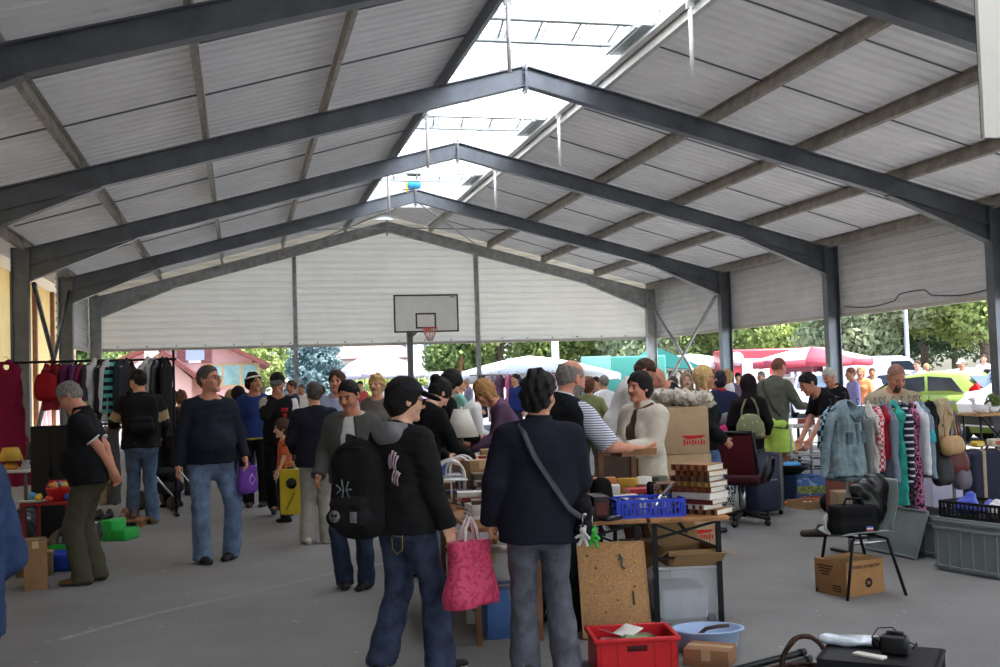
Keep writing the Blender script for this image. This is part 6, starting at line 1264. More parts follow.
# ================================================================ LEFT SIDE STALL
def lx(px, Z, z=0.0): return spot(px, Z, z)
LR0, LR1 = lx(-30, 13.3), lx(177, 14.1); LZ = 2.0; dl = LR1-LR0; la = math.degrees(math.atan2(dl.y, dl.x)); lr_ = empty('clothes_rail', LR0, la, 'long high clothes rail in front of the ochre building', 'clothes rail'); LL = dl.length
MB().tube([(0, 0, LZ), (LL, 0, LZ)], .016, 8).build('bar', BLACKM, lr_)
for t in (.02, .5, .985): MB().tube([(LL*t, 0, .03), (LL*t, 0, LZ+(.12 if t == .985 else 0))], .016, 8).build('post', BLACKM, lr_); MB().box((LL*t, 0, .02), (.05, .6, .03), b=.006).build('foot', BLACKM, lr_)
def lp_(px): t = (px+30)/207.0; q = LR0+dl*t; return (q.x, q.y, LZ+.06)
TSTR = mat((30, 32, 36), rough=.9, rgb2=(96, 196, 190), pattern=('stripe', 3.2, 'Z', .5))
GL = [(48, .50, .34, cloth((140, 34, 46)), 'short', 'dark red child top at the left of the high rail', 60), (57, .34, .3, cloth((116, 30, 40)), 'short', 'maroon child top next to the red one on the high rail', 70), (65, .34, .3, cloth((92, 40, 76)), 'short', 'plum child top on the high rail', 60), (72, .32, .3, cloth((96, 52, 100)), 'short', 'purple child top on the high rail', 75), (79, .34, .3, cloth((124, 44, 70)), 'short', 'raspberry child top on the high rail', 65), (86, .40, .32, cloth((66, 66, 80)), 'long', 'slate child top left of the white T-shirt', 70),
      (94, .62, .40, cloth((206, 206, 208)), 'short', 'white T-shirt on the high rail', 48), (101, .66, .40, cloth((40, 40, 44)), 'long', 'black jumper right of the white T-shirt', 66), (107, .66, .42, cloth((196, 200, 204)), 'long', 'pale grey jumper on the high rail', 55), (113, .68, .40, TSTR, 'long', 'black and turquoise striped jumper on the high rail', 50), (120, .66, .40, cloth((44, 58, 64)), 'long', 'dark teal cardigan behind the striped jumper', 65), (126, .64, .4, cloth((58, 60, 66)), 'long', 'charcoal shirt behind the backpack man', 60),
      (147, .62, .42, cloth((190, 188, 184)), 'long', 'off-white jacket right of the backpack man', 55), (153, .62, .40, cloth((150, 150, 150)), 'long', 'grey cardigan right of the backpack man', 60), (159, .80, .42, mat((36, 36, 38), rough=.4, var=.1, spec=.5), 'long', 'black leather coat on the right end of the high rail', 58), (166, .9, .42, cloth((34, 34, 38)), 'long', 'long black coat at the very end of the high rail', 70)]
for i, (px, ln, w_, m_, sl_k, lb, a) in enumerate(GL): garment(lp_(px), la+a, ln, w_, m_, lb, th=.055, sl=sl_k, seed=30+i, hv=.016, hm=plastic((190, 190, 188)) if i % 2 else None)
garment(lp_(5), la+20, 1.42, .46, cloth((122, 26, 54)), 'long crimson gown at the left edge of the picture', th=.075, sl=None, flare=.12, seed=60, hv=.016, name='crimson_gown')
garment(lp_(-14), la+50, 1.3, .46, cloth((84, 26, 38)), 'dark wine coat beyond the crimson gown', th=.07, seed=61, hv=.018)
# red rucksack on the rail
r = empty('red_bag', (lp_(46)[0], lp_(46)[1]-.2, 1.52), VIEW, 'dark red bag hanging in front of the high rail', 'bag'); pouch('bag_body', .26, .34, .16, cloth((140, 24, 36)), r, hv=.013, top=.8); MB().tube([(-.06, 0, .3), (-.04, .1, .48), (.0, .19, .5), (.04, .1, .48), (.06, 0, .3)], .008, 6).build('strap', cloth((110, 22, 32)), r)
# white table with the yellow lamp
t1 = empty('white_table', lx(-8, 12.4), VIEW, 'white topped table at the left edge under the crimson gown', 'table'); MB().box((0, .2, .735), (.86, .55, .03), b=.004).build('table_top', mat((216, 214, 208), rough=.5, var=.03), t1)
for x in (-.38, .38):
    for y in (-.02, .42): MB().box((x, y, .36), (.03, .03, .72)).build('leg', mat((96, 96, 98), rough=.5), t1)
lm = empty('table_lamp', loc_(t1, .15, .12, .75), 0, 'small lamp with a yellow shade on the white table', 'lamp'); YS = cloth((214, 176, 84)); MB().lathe([(.0, 0), (.07, 0), (.085, .03), (.06, .075), (.03, .09), (.0, .09)], 18).build('base', mat((206, 150, 60), rough=.5), lm); MB().tube([(0, 0, .08), (0, 0, .16)], .012, 8).build('stem', CHROME, lm)
MB().lathe([(.14, .10), (.085, .25), (.082, .25), (.137, .10)], 22).build('lamp_shade', YS, lm)
for j, (x, y, h_, cc, lb) in enumerate(((.33, .1, .1, (170, 174, 180), 'grey jug on the white table right of the yellow lamp'), (.3, .3, .3, (60, 60, 66), 'tall dark vase at the back of the white table'))):
    r = empty('jug', loc_(t1, x, y, .75), 0, lb, 'jug'); MB().lathe([(.0, 0), (.04, 0), (.055, h_*.3), (.035, h_*.75), (.045, h_), (.0, h_*.97)], 14).build('body', mat(cc, rough=.4), r); MB().tube([(.045, 0, h_*.85), (.08, 0, h_*.7), (.05, 0, h_*.35)], .007, 6).build('handle', mat(cc, rough=.4), r)
# black display cabinet
bb = empty('black_cabinet', lx(49, 11.9), VIEW+4, 'tall black cabinet standing behind the man in the polo shirt', 'cabinet'); CB = mat((20, 20, 22), rough=.7, var=.08); MB().box((0, .12, .64), (.42, .22, 1.22), b=.006).build('carcass', CB, bb)
for s in (-1, 1): MB().box((s*.1, .004, .66), (.19, .014, 1.12), b=.003).build('door', mat((24, 24, 26), rough=.6, var=.08), bb)
for s in (-1, 1): MB().tube([(s*.02, -.012, .7), (s*.02, -.02, .76), (s*.02, -.012, .82)], .005, 6).build('handle', BLACKM, bb)
for x in (-.16, .16):
    for y in (.05, .2): MB().box((x, y, .015), (.04, .04, .03)).build('foot', BLACKP, bb)
# toys
tb = empty('low_table', lx(45, 11.0), VIEW, 'low red table of toys in front of the black cabinet', 'table'); MB().box((0, .15, .50), (.50, .42, .03), b=.006).build('table_top', mat((150, 40, 42), rough=.5), tb)
for x in (-.22, .22):
    for y in (-.02, .32): MB().box((x, y, .243), (.035, .035, .485)).build('leg', mat((130, 36, 38), rough=.5), tb)
rb = empty('toy_basket', loc_(tb, 0.08, .1, .516), 0, 'red toy basket filled with colourful toys', 'basket'); MB().lathe([(.0, 0), (.085, 0), (.12, .12), (.125, .125), (.11, .125), (.08, .01), (.0, .01)], 18).build('tub', plastic((206, 40, 46)), rb); MB().tube([(-.12, 0, .12), (-.08, 0, .2), (.08, 0, .2), (.12, 0, .12)], .008, 6).build('handle', plastic((206, 40, 46)), rb)
for j, (x, y, z_, s_, cc, lb) in enumerate(((0.04, .06, .64, .04, (214, 150, 90), 'orange toy ball on top of the red basket'), (.13, .12, .645, .035, (226, 206, 110), 'yellow toy ball on top of the red basket'), (0.08, .14, .65, .035, (120, 150, 210), 'blue toy ball in the red basket'), (-.1, .06, .516, .045, (226, 190, 60), 'yellow toy beside the red basket'), (.2, .03, .516, .04, (60, 90, 180), 'blue toy right of the red basket'), (-.19, .15, .516, .05, (70, 150, 190), 'turquoise toy at the left of the toy table'), (.04, -.02, .516, .035, (206, 70, 60), 'red toy in front of the red basket'))):
    r = empty('toy', loc_(tb, x, y, z_), 30*j, lb, 'toy'); F = Fld(.02); F.ell((0, 0, s_*.8), (s_, s_*.9, s_*.8)); F.ell((s_*.6, 0, s_*1.3), (s_*.5, s_*.5, s_*.5)); F.ell((s_*.9, 0, s_*.4), (s_*.5, s_*.4, s_*.35)); blob('body', F, .009, plastic(cc), r)
r = empty('serving_plate', loc_(tb, -.02, -.02, .432), 0, 'pale green oval dish at the front of the toy table', 'dish'); MB().lathe([(.0, 0), (.08, 0), (.15, .02), (.145, .024), (.08, .008), (.0, .008)], 24, sy=.6).build('dish', mat((190, 204, 190), rough=.4), r); r.location = loc_(tb, -.11, -.02, .516)
# bags and boxes on the ground
GRN = plastic((44, 170, 76)); crate(lx(44, 10.3), VIEW+10, .40, .30, .16, GRN, 'flat green crate below the red toy table', 'green_crate', slots=False)
gt = empty('toy_steps', lx(116, 11.9), VIEW-12, 'bright green plastic steps right of the man in the polo shirt', 'steps'); MB().box((-.06, 0, .11), (.14, .3, .22), b=.012).build('upper_step', GRN, gt); MB().box((.09, 0, .06), (.16, .3, .12), b=.012).build('lower_step', GRN, gt)
box(lx(33, 9.75), VIEW+18, .30, .26, .2, mat((120, 98, 70), rough=.9, var=.08), 'low brown carton in front of the flat green crate', flaps=0)
box(lx(33, 9.1), VIEW+24, .18, .30, .40, mat((140, 108, 76), rough=.9, var=.08), 'tall brown carton behind the denim elbow')
r = empty('blue_tub', lx(57, 9.95), VIEW+16, 'royal blue plastic tub lying on the asphalt', 'tub'); q = MB()
rows = []
for t in np.linspace(0, 1, 7): rows.append([Vector((x*(.17+.06*t), y*(.11+.05*t), .01+.15*t)) for x, y in ((-1, -1), (1, -1), (1.1, 0), (1, 1), (-1, 1), (-1.1, 0), (-1, -1))])
q.grid(rows); q.add([Vector((x*.17, y*.11, .01)) for x, y in ((-1, -1), (1, -1), (1.1, 0), (1, 1), (-1, 1), (-1.1, 0))], [tuple(range(6))]); q.build('shell', plastic((44, 74, 190)), r, solid=.008); MB().box((0, 0, .02), (.3, .18, .02)).build('base', plastic((40, 66, 176)), r)
for px, Z, w_, h_, lb, s_ in ((66, 10.85, .38, .30, 'black bin bag right of the red toy table', 3), (84, 11.3, .36, .26, 'glossy black bag behind the man in the polo shirt', 5), (20, 11.6, .4, .4, 'black rucksack heaped below the white table', 7)):
    r = empty('black_bag', lx(px, Z), VIEW+10*s_, lb, 'bag'); F = Fld(.05); F.ell((0, 0, h_*.45), (w_*.5, w_*.36, h_*.48)); F.ell((w_*.15, 0, h_*.8), (w_*.25, w_*.2, h_*.25)); F.cutp((0, 0, .004), (0, 0, -1), .006); F.fn(lambda P, d, s_=s_: d+.02*noise3(P, 18, s_)+.01*noise3(P, 40, s_+1)); blob('film', F, .013, mat((26, 26, 29), rough=.3, var=.1, spec=.6), r)
r = empty('coiled_cable', lx(82, 10.75), 0, 'pale looped cable between the blue tub and the black bags', 'cable'); MB().tube([(.14*math.cos(a)*(1-.02*a), .09*math.sin(a), .02+.012*a+.05*abs(math.sin(a*.5))) for a in np.linspace(0, 14, 60)], .009, 6).build('cable', mat((170, 172, 174), rough=.5), r)
pl_ = empty('wooden_pallet', lx(115, 13.0), VIEW+4, 'low wooden board of shoes under the high rail', 'pallet'); q = MB()
for k in range(4): q.box((0, -.15+.1*k, .08), (.7, .085, .018))
q.build('slats', wood((150, 110, 76)), pl_)
for x in (-.3, 0, .3): MB().box((x, 0, .036), (.06, .38, .07)).build('bearer', wood((120, 88, 60)), pl_)
for j, (x, y, cc, lb) in enumerate(((-.22, -.05, (40, 36, 36), 'black shoe at the left of the wooden board'), (-.1, -.05, (44, 40, 40), 'black shoe second on the wooden board'), (.08, -.02, (120, 84, 60), 'tan shoe on the wooden board'), (.2, -.04, (84, 60, 50), 'brown shoe at the right of the wooden board'))):
    r = empty('shoe', loc_(pl_, x, y, .09), VIEW+170+8*j, lb, 'shoe'); F = Fld(.03); F.cone((0, -.08, .04), (0, .09, .03), .042, .034); F.cone((0, -.07, .05), (0, -.07, .09), .036); F.cutp((0, 0, .003), (0, 0, -1), .003); blob('upper', F, .011, mat(cc, rough=.5), r)
for px, lb, cc in ((103, 'beige trousers hanging low behind the hands of the polo shirt man', (150, 132, 108)), (111, 'grey trousers hanging low beside the beige ones', (84, 82, 82))):
    q = lp_(px); garment((q[0], q[1]-.1, 1.25), la+60, .9, .36, cloth(cc), lb, th=.05, cut='trousers', seed=px, hv=.018)
lr2 = empty('clothes_rail', (lp_(92)[0], lp_(92)[1]-.1, 0), la, 'short low rail holding trousers behind the polo shirt man', 'clothes rail'); MB().tube([(0, 0, 1.2), (.5, 0, 1.2)], .013, 8).build('bar', BLACKM, lr2)
for x in (0, .5): MB().tube([(x, 0, 0), (x, 0, 1.2)], .013, 8).build('post', BLACKM, lr2); MB().box((x, 0, .015), (.04, .4, .03)).build('foot', BLACKM, lr2)
# pushchair
pc_ = empty('pushchair', lx(168, 14.8), VIEW+60, 'dark pushchair behind the backpack man', 'pushchair'); PF = cloth((40, 40, 46))
F = Fld(.04); F.cone((-.14, .05, .5), (.14, .05, .5), .1, q=.6); F.cone((-.13, .22, .6), (-.13, .28, .95), .07); F.cone((.13, .22, .6), (.13, .28, .95), .07); F.cone((0, .24, .58), (0, .3, .95), .12, q=.5); blob('seat', F, .017, PF, pc_)
F = Fld(.04); F.ell((0, .18, 1.0), (.21, .28, .2)); F.ell((0, .05, .93), (.17, .28, .18), op='-', k=.02); blob('hood', F, .017, PF, pc_)
for x in (-.23, .23):
    MB().tube([(x*.9, .5, 1.05), (x, .2, .6), (x, -.3, .2)], .014, 8).build('frame', CHROME, pc_)
    for y, rr in ((-.3, .1), (.32, .13)): MB().lathe([(.0, -.02), (rr*.8, -.02), (rr, -.012), (rr, .012), (rr*.8, .02), (.0, .02)], 18, c=(x, y, rr), R=Matrix.Rotation(math.pi/2, 3, 'Y')).build('wheel', BLACKP, pc_)
    MB().tube([(x, .32, .13), (x, .05, .55)], .014, 8).build('frame', CHROME, pc_)
MB().tube([(-.2, .5, 1.05), (.2, .5, 1.05)], .016, 8).build('handlebar', BLACKP, pc_); MB().box((0, .1, .28), (.36, .4, .14), b=.04).build('basket', PF, pc_)
# ================================================================ STALL BEHIND THE CAP AND THE NAVY JACKET
A0 = at(438, 505, .72); B0 = at(469, 527, .72); ux = (B0-A0).normalized(); ang = math.degrees(math.atan2(ux.y, ux.x))     # left edge of the table, running towards the camera
ct = empty('stall_table', (A0.x, A0.y, 0), ang, 'brown stall table of books behind the pink shopping bag', 'table', 'folding trestle tables'); Lt = (B0-A0).length
MB().box((Lt/2-.1, .24, .705), (Lt+.3, .48, .03), b=.004).build('table_top', wood((164, 112, 70)), ct)
for x in (-.15, Lt-.05):
    for y in (.05, .43): MB().box((x, y, .345), (.035, .035, .69)).build('leg', wood((120, 84, 56)), ct)
MB().bar((-.15, .05, .2), (Lt-.05, .05, .2), .03).bar((-.15, .43, .2), (Lt-.05, .43, .2), .03).build('stretcher', wood((120, 84, 56)), ct)
bk2 = [(.18, .16, (226, 222, 214)), (.19, .15, (196, 190, 176)), (.2, .15, (120, 116, 70)), (.19, .15, (206, 198, 170)), (.2, .14, (150, 140, 120)), (.18, .15, (222, 220, 214))]
def pile(tx, ty, n, seed, words, base=ct, z0=.72, grp='books on the brown stall table', dx=.19, dy=.14):
    R_ = np.random.default_rng(seed); z_ = z0; names = ['bottom', 'second', 'third', 'fourth', 'fifth', 'sixth', 'seventh', 'eighth']
    PAL = [((226, 222, 214), 'white'), ((196, 186, 160), 'cream'), ((120, 112, 66), 'olive'), ((150, 48, 46), 'red'), ((60, 74, 110), 'blue'), ((96, 66, 44), 'brown'), ((206, 170, 120), 'tan'), ((60, 60, 62), 'black')]
    for i in range(n):
        c_, cn = PAL[int(R_.integers(0, 8))]; t_ = R_.uniform(.02, .038)
        book(loc_(base, tx+R_.uniform(-.012, .012), ty+R_.uniform(-.012, .012), z_), math.degrees(base.rotation_euler.z)+90+R_.uniform(-14, 14), dx, dy, t_, mat(c_, rough=.55, var=.06), cn+' covered book, '+names[i]+' from below in the '+words, grp=grp); z_ += t_
pile(Lt-.2, .14, 5, 3, 'pile nearest the pink bag'); pile(Lt-.42, .16, 3, 4, 'low pile behind the pink bag'); pile(Lt-.2, .34, 4, 5, 'pile beside the navy jacket'); pile(.28, .2, 4, 6, 'pile in front of the arched rack'); pile(.1, .36, 5, 7, 'pile right of the arched rack'); pile(-.1, .18, 3, 8, 'pile left of the arched rack'); pile(.45, .36, 6, 9, 'tall pile hidden by the navy jacket')
for j in range(2):
    r = empty('arched_rack', loc_(ct, .0-.36*j, .10+.12*j, .72), VIEW+(6 if j == 0 else -8), ('chrome arched rack with a glass shelf on the stall table', 'second chrome arched rack farther back on the stall table')[j], 'rack')
    for y in (0, .16):
        MB().tube([(-.10, y, 0), (-.10, y, .20)]+[(-.10*math.cos(a), y, .20+.11*math.sin(a)) for a in np.linspace(.2, math.pi-.2, 10)]+[(.10, y, .20), (.10, y, 0)], .0085, 8).build('hoop', mat((222, 222, 222), rough=.3, metal=.3, var=0), r)
    MB().box((0, .08, .17), (.24, .2, .012), b=.003).build('shelf', mat((214, 222, 224), rough=.2, var=.02), r); MB().tube([(0, 0, .01), (0, 0, .17)], .007, 6).build('centre_rod', mat((222, 222, 222), rough=.3, metal=.3, var=0), r)
for j, (x, y, w_, d_, h_, cc, lb) in enumerate(((-.32, .08, .2, .16, .13, (124, 76, 50), 'brown wooden box beside the arched rack'), (-.15, .38, .2, .18, .2, (92, 84, 74), 'dark grey carton behind the arched rack'), (-.36, .36, .2, .2, .28, (150, 116, 80), 'brown carton at the back of the stall table'))):
    box(loc_(ct, x, y, .72), VIEW+12*j, w_, d_, h_, mat(cc, rough=.7, var=.08), lb, 'stall_box')
# boxes under that table
box(loc_(ct, Lt-.3, .3, 0), VIEW+10, .34, .3, .3, mat((70, 104, 160), rough=.6, var=.06), 'blue box on the ground under the stall table', 'storage_box'); box(loc_(ct, Lt-.75, .3, 0), VIEW-6, .36, .34, .46, mat((206, 204, 200), rough=.7, var=.05), 'white box on the ground under the stall table', 'storage_box'); box(loc_(ct, .05, .35, 0), VIEW+4, .4, .34, .4, mat((140, 104, 72), rough=.85, var=.08), 'brown carton on the ground under the stall table')
# farther stall
c3 = empty('stall_table', spot(492, 9.75), VIEW, 'long stall table between the women in black and the purple top', 'table', 'folding trestle tables'); MB().box((.0, .3, .745), (1.5, .62, .03), b=.004).build('table_top', wood((150, 106, 70)), c3)
for x in (-.7, .7):
    for y in (.04, .56): MB().box((x, y, .365), (.035, .035, .73)).build('leg', BLACKM, c3)
lm = empty('table_lamp', loc_(c3, -.29, .12, .80-.04), 0, 'tall table lamp with a white conical shade', 'lamp'); MB().lathe([(.0, 0), (.075, 0), (.08, .015), (.03, .04), (.045, .1), (.05, .16), (.02, .24), (.014, .34), (.0, .34)], 18).build('base', mat((120, 92, 66), rough=.4), lm); MB().lathe([(.158, .335), (.068, .585), (.065, .585), (.155, .335)], 26).build('lamp_shade', mat((226, 222, 210), rough=.8, var=.02), lm)
MB().lathe([(.0, .56), (.02, .56), (.02, .6), (.0, .61)], 10).build('finial', CHROME, lm)
for j, (x, y, w_, d_, h_, cc, lb) in enumerate(((-.55, .12, .22, .16, .1, (60, 90, 170), 'blue box at the left of the long stall table'), (-.42, .35, .26, .2, .12, (200, 196, 190), 'white carton left of the lamp'), (-.05, .1, .2, .14, .16, (150, 40, 48), 'dark red box right of the lamp'), (.02, .38, .3, .2, .2, (176, 140, 100), 'brown carton behind the lamp'), (.3, .14, .24, .18, .14, (110, 80, 60), 'walnut box on the long stall table'), (.5, .36, .26, .2, .2, (90, 96, 106), 'slate carton at the right of the long stall table'))):
    box(loc_(c3, x, y, .76), VIEW+7*j-15, w_, d_, h_, mat(cc, rough=.7, var=.08), lb, 'stall_box')
for i in range(6):
    cc, cn = [((200, 70, 80), 'red'), ((226, 222, 216), 'white'), ((222, 140, 150), 'pink'), ((230, 226, 220), 'ivory'), ((190, 90, 60), 'rust'), ((226, 220, 210), 'cream')][i]
    tag(MB().box((0, 0, .017), (.24, .18, .034), b=.012).build('folded_towel', cloth(cc), loc=loc_(c3, .14, .13, .76+.035*i), rz=VIEW+5*i-10), cn+' folded towel in the pile right of the lamp', 'towel', 'folded towels')
# market stall rail of clothes in the sun, far behind
fr_ = empty('clothes_rail', spot(478, 27), VIEW, 'sunlit clothes rail below the big white parasol', 'clothes rail'); MB().tube([(-.2, 0, 1.72), (2.6, 0, 1.72)], .02, 6).build('bar', CHROME, fr_)
for x in (0, 2.4): MB().tube([(x, 0, 0), (x, 0, 1.72)], .02, 6).build('post', CHROME, fr_)
for i in range(11):
    cc, cn = [((60, 60, 80), 'navy'), ((190, 180, 200), 'lilac'), ((120, 90, 120), 'mauve'), ((220, 120, 160), 'pink'), ((90, 100, 130), 'slate'), ((210, 206, 216), 'pale grey'), ((70, 60, 76), 'dark plum'), ((150, 140, 180), 'violet'), ((226, 180, 190), 'rose'), ((110, 120, 160), 'steel blue'), ((200, 110, 120), 'coral')][i]
    q = loc_(fr_, .1+.22*i, 0, 1.78); garment(q, VIEW+50+(i*17) % 30, .95+.1*(i % 3), .4, cloth(cc), cn+' garment on the sunlit rail under the parasol', th=.06, sl='short', seed=80+i, hv=.03, grp='garments on the sunlit rail')
# tables outside on the right
for px, Z, cc, lb, w_ in ((700, 17.5, (222, 222, 224), 'white stall table beyond the blond woman', 2.0), (650, 16.2, (206, 190, 160), 'pale stall table beyond the bending man', 1.6), (858, 16.5, (190, 180, 170), 'stall table behind the clothes rail on the right', 2.0)):
    r = empty('stall_table', spot(px, Z), VIEW, lb, 'table', 'folding trestle tables'); MB().box((0, .3, .74), (w_, .7, .03)).build('table_top', mat(cc, rough=.6), r)
    for x in (-w_/2+.06, w_/2-.06):
        for y in (.02, .58): MB().box((x, y, .36), (.035, .035, .73)).build('leg', BLACKM, r)
    for k in range(5):
        c2 = [(150, 70, 70), (90, 110, 150), (210, 200, 180), (110, 130, 90), (170, 140, 100)][k]; cn = ['red', 'blue', 'cream', 'green', 'tan'][k]
        box(loc_(r, -w_/2+.25+k*(w_-.5)/4, .25+.1*(k % 2), .755), VIEW+13*k, .22, .18, .1+.05*(k % 3), mat(c2, rough=.7), cn+' box on the '+lb.replace('stall table', 'table'), 'stall_box')
def armstripe(lo, hi, fore=False, mi=1):
    def f(V, F, c):
        P = V[F].mean(1); r = np.zeros(len(F), int)
        for sg in (-1, 1):
            a, e, w = c['arm'][sg]
            if fore: a, e = e, w
            t = ((P-a)@(e-a))/((e-a)@(e-a)); d = np.linalg.norm(P-(a+np.clip(t, 0, 1)[:, None]*(e-a)), axis=1)
            r[(t > lo) & (t < hi) & (d < .085)] = mi
        return r
    return f
def tband(z0, z1, mi=1, x0=-9, x1=9, front=None):
    def f(V, F, c):
        P = (V[F].mean(1)-c['P0'])@c['Rt']; q = (P[:, 2] > z0) & (P[:, 2] < z1) & (P[:, 0] > x0) & (P[:, 0] < x1)
        if front: q &= (P[:, 1]*front > 0)
        r = np.zeros(len(F), int); r[q] = mi; return r
    return f
WHITE_T = cloth((222, 222, 220)); BLACKC = (24, 24, 26)
# ---- left of the hall
p_denim = person(-46, 3.5, 1.64, 77, 'person in blue denim jacket at the left edge, only an elbow in view', top=G(0, m=denim((46, 62, 94)), n='denim_jacket', t=.03, lt=.02), legs=J((50, 60, 84)), lh=(-.17, .05, .98), lpole=(-.2, -1, -.1), rh=(.2, .1, .95), hair=('short', H_BROWN))
p_khaki = person(88, 9.25, 1.71, 82, 'grey haired man in black polo shirt with hands clasped behind his back', top=G((26, 27, 30), n='polo_shirt', sl='short', cuff=WHITE_T, collar=cloth((28, 29, 32)), hem=-.09), legs=G((74, 72, 58), n='cargo_trousers', bot=.075, t=.02), shoes=(SHOEBR, SOLE), hair=('short', H_GREY), sk=SKR, lean=7, hp=-32, glasses=True, fat=.085, wide=1.08, lh=(-.05, -.21, .95), rh=(.05, -.20, .93), lpole=(-.7, -1, .1), rpole=(.7, -1, .1), lf=(-.1, .05, 8), rf=(.1, -.02, 0), det=.0125)
p_pack = person(140, 13.2, 1.84, VIEW+22, 'man in black jacket with beige sleeve stripes and a black backpack', top=G(0, m=[cloth((34, 33, 34)), cloth((172, 148, 112))], n='jacket', mi=armstripe(.45, .82), hem=-.08, t=.025), legs=J((82, 100, 126), bot=.066), hair=('short', H_BLACK), hy=35, hp=-15, lh=(-.25, .33, 1.12), rh=(.26, .22, 1.0), lf=(-.10, .08, 20), rf=(.12, -.05, -15), shoes=(SHOEBR, SOLEW), wide=1.12)
p_sweater = person(209, 10.2, 1.80, 192, 'man in plain navy sweater and blue jeans walking with a purple bag', top=G((34, 38, 50), n='sweater', hem=-.06, t=.018), legs=J((104, 122, 150), bot=.068, t=.016), hair=('short', H_DGREY), sk=SKR, hy=46, hp=4, glasses=True, fat=.09, wide=1.08, lf=(-.17, .0, -35), rf=(.10, .08, 12), rh=(.30, .06, .84), lh=(-.29, .10, .92))
p_band = person(254, 14.7, 1.78, 168, 'man with white headband in a blue and white tracksuit jacket', top=G(0, m=[cloth((44, 62, 118)), cloth((214, 200, 96))], n='tracksuit_jacket', mi=tband(-.12, -.03), t=.024), legs=G(BLACKC), hair=('thick', H_BLACK), sk=SKT, hy=48, lh=(-.26, .05, .86), rh=(.27, .08, .86))
MB().tube([p_band['Hd'](.0+.098*math.cos(a), -.012+.116*math.sin(a), .135+.03*math.sin(a)) for a in np.linspace(0, 6.283, 24, endpoint=False)], .012, 6, closed=True).build('headband', WHITE_T, p_band['o']).scale = [p_band['s']]*3
p_eat = person(278, 13.5, 1.75, 172, 'man in black and white sports jacket and cap eating as he walks', top=G(0, m=[cloth((28, 28, 30)), cloth((206, 204, 204))], n='sports_jacket', mi=armstripe(-.15, .5), t=.024), legs=G((26, 26, 30), bot=.066), hair=('short', H_BLACK), cap=(cloth((34, 32, 34)), cloth((84, 82, 84))), rh=(.03, .19, 1.47), rpole=(.5, .1, -1), rhd=((-.5, .1, .8), (-.2, -1, 0), .9), lh=(-.27, .05, .84), hp=-14, lf=(-.1, .22, 0), rf=(.10, -.18, 5), lift=(0, .07), sk=SKT)
MB().box(p_eat['T'](-.09, .165, .37), (.085, .02, .045), b=.006).box(p_eat['T'](-.09, .165, .30), (.05, .02, .05), b=.02).build('red_chest_badge', mat((190, 44, 50), rough=.7, var=.2, scale=40.0), p_eat['o']).scale = [p_eat['s']]*3
p_boy = person(283, 12.95, 1.16, 95, 'small boy in an orange printed T-shirt behind a yellow bag', top=G((206, 96, 58), n='t_shirt', sl='short', m=mat((208, 98, 60), rgb2=(90, 52, 46), pattern=('blotch', 14.0, 1.2, .62))), legs=G((46, 46, 54), t=.016), hair=('thick', H_BROWN), hk=1.32, sk=SKP, hp=-8, lh=(-.22, .16, .86), rh=(.2, .1, .9), neckf=.9, wide=.95)
p_navyback = person(314, 11.1, 1.62, VIEW+8, 'grey haired person in dark navy jacket and pale trousers seen from behind', top=G((34, 36, 46), n='jacket', hem=-.11, t=.03), legs=G((158, 154, 144), bot=.072, t=.018), hair=('short', H_DGREY), shoes=(mat((190, 184, 172), rough=.6), SOLEW), lh=(-.24, .2, 1.0), rh=(.25, .16, .98), lf=(-.11, 0, 8), rf=(.11, .02, -20), hy=20, wide=1.08)
p_blue = person(337, 12.3, 1.74, 172, 'brown haired man in pale blue shirt facing the camera', top=G((166, 178, 206), n='shirt', collar=cloth((174, 186, 212)), hem=-.1), legs=G((58, 58, 66)), hair=('thick', H_BROWN), sk=SKR, hy=-10, lh=(-.26, .06, .84), rh=(.26, .06, .84))
p_grey = person(351, 8.65, 1.62, 158, 'dark haired man in open grey jacket over a white T-shirt', top=G((206, 206, 204), n='t_shirt', sl='short', t=.012), over=G((84, 84, 82), n='open_jacket', open=.085, hem=-.06, t=.02), legs=J((48, 58, 78), bot=.066), hair=('short', H_BLACK), sk=SKT, hy=-12, hp=-20, rh=(.27, .12, .96), lh=(-.27, .05, .82), lf=(-.10, .04, -8), rf=(.10, .0, 16))
p_blond = person(377, 13.0, 1.69, 150, 'blond curly haired woman standing behind the man in the grey jacket', top=G((112, 106, 98)), legs=J((80, 90, 110)), hair=('curly', H_BLOND), female=True)
p_cap = person(400, 6.1, 1.605, -58, 'person in black hooded jacket and dark cap standing with back turned', top=G((33, 33, 35), n='hooded_jacket', hem=-.11, t=.034, lt=.022, hood=cloth((124, 124, 130)), fold=.013), legs=J((58, 66, 88), bot=.075, t=.02), hair=('thick', H_BLACK), cap=(cloth((38, 40, 46)), cloth((36, 38, 44))), hy=-22, hp=-10, glasses='sun', wide=1.12, lf=(-.19, -.04, 25), rf=(.17, .12, -14), rh=(.31, .10, .80), lh=(-.3, .16, .95), shoes=(SHOEB, SOLEW), sk=SKP)
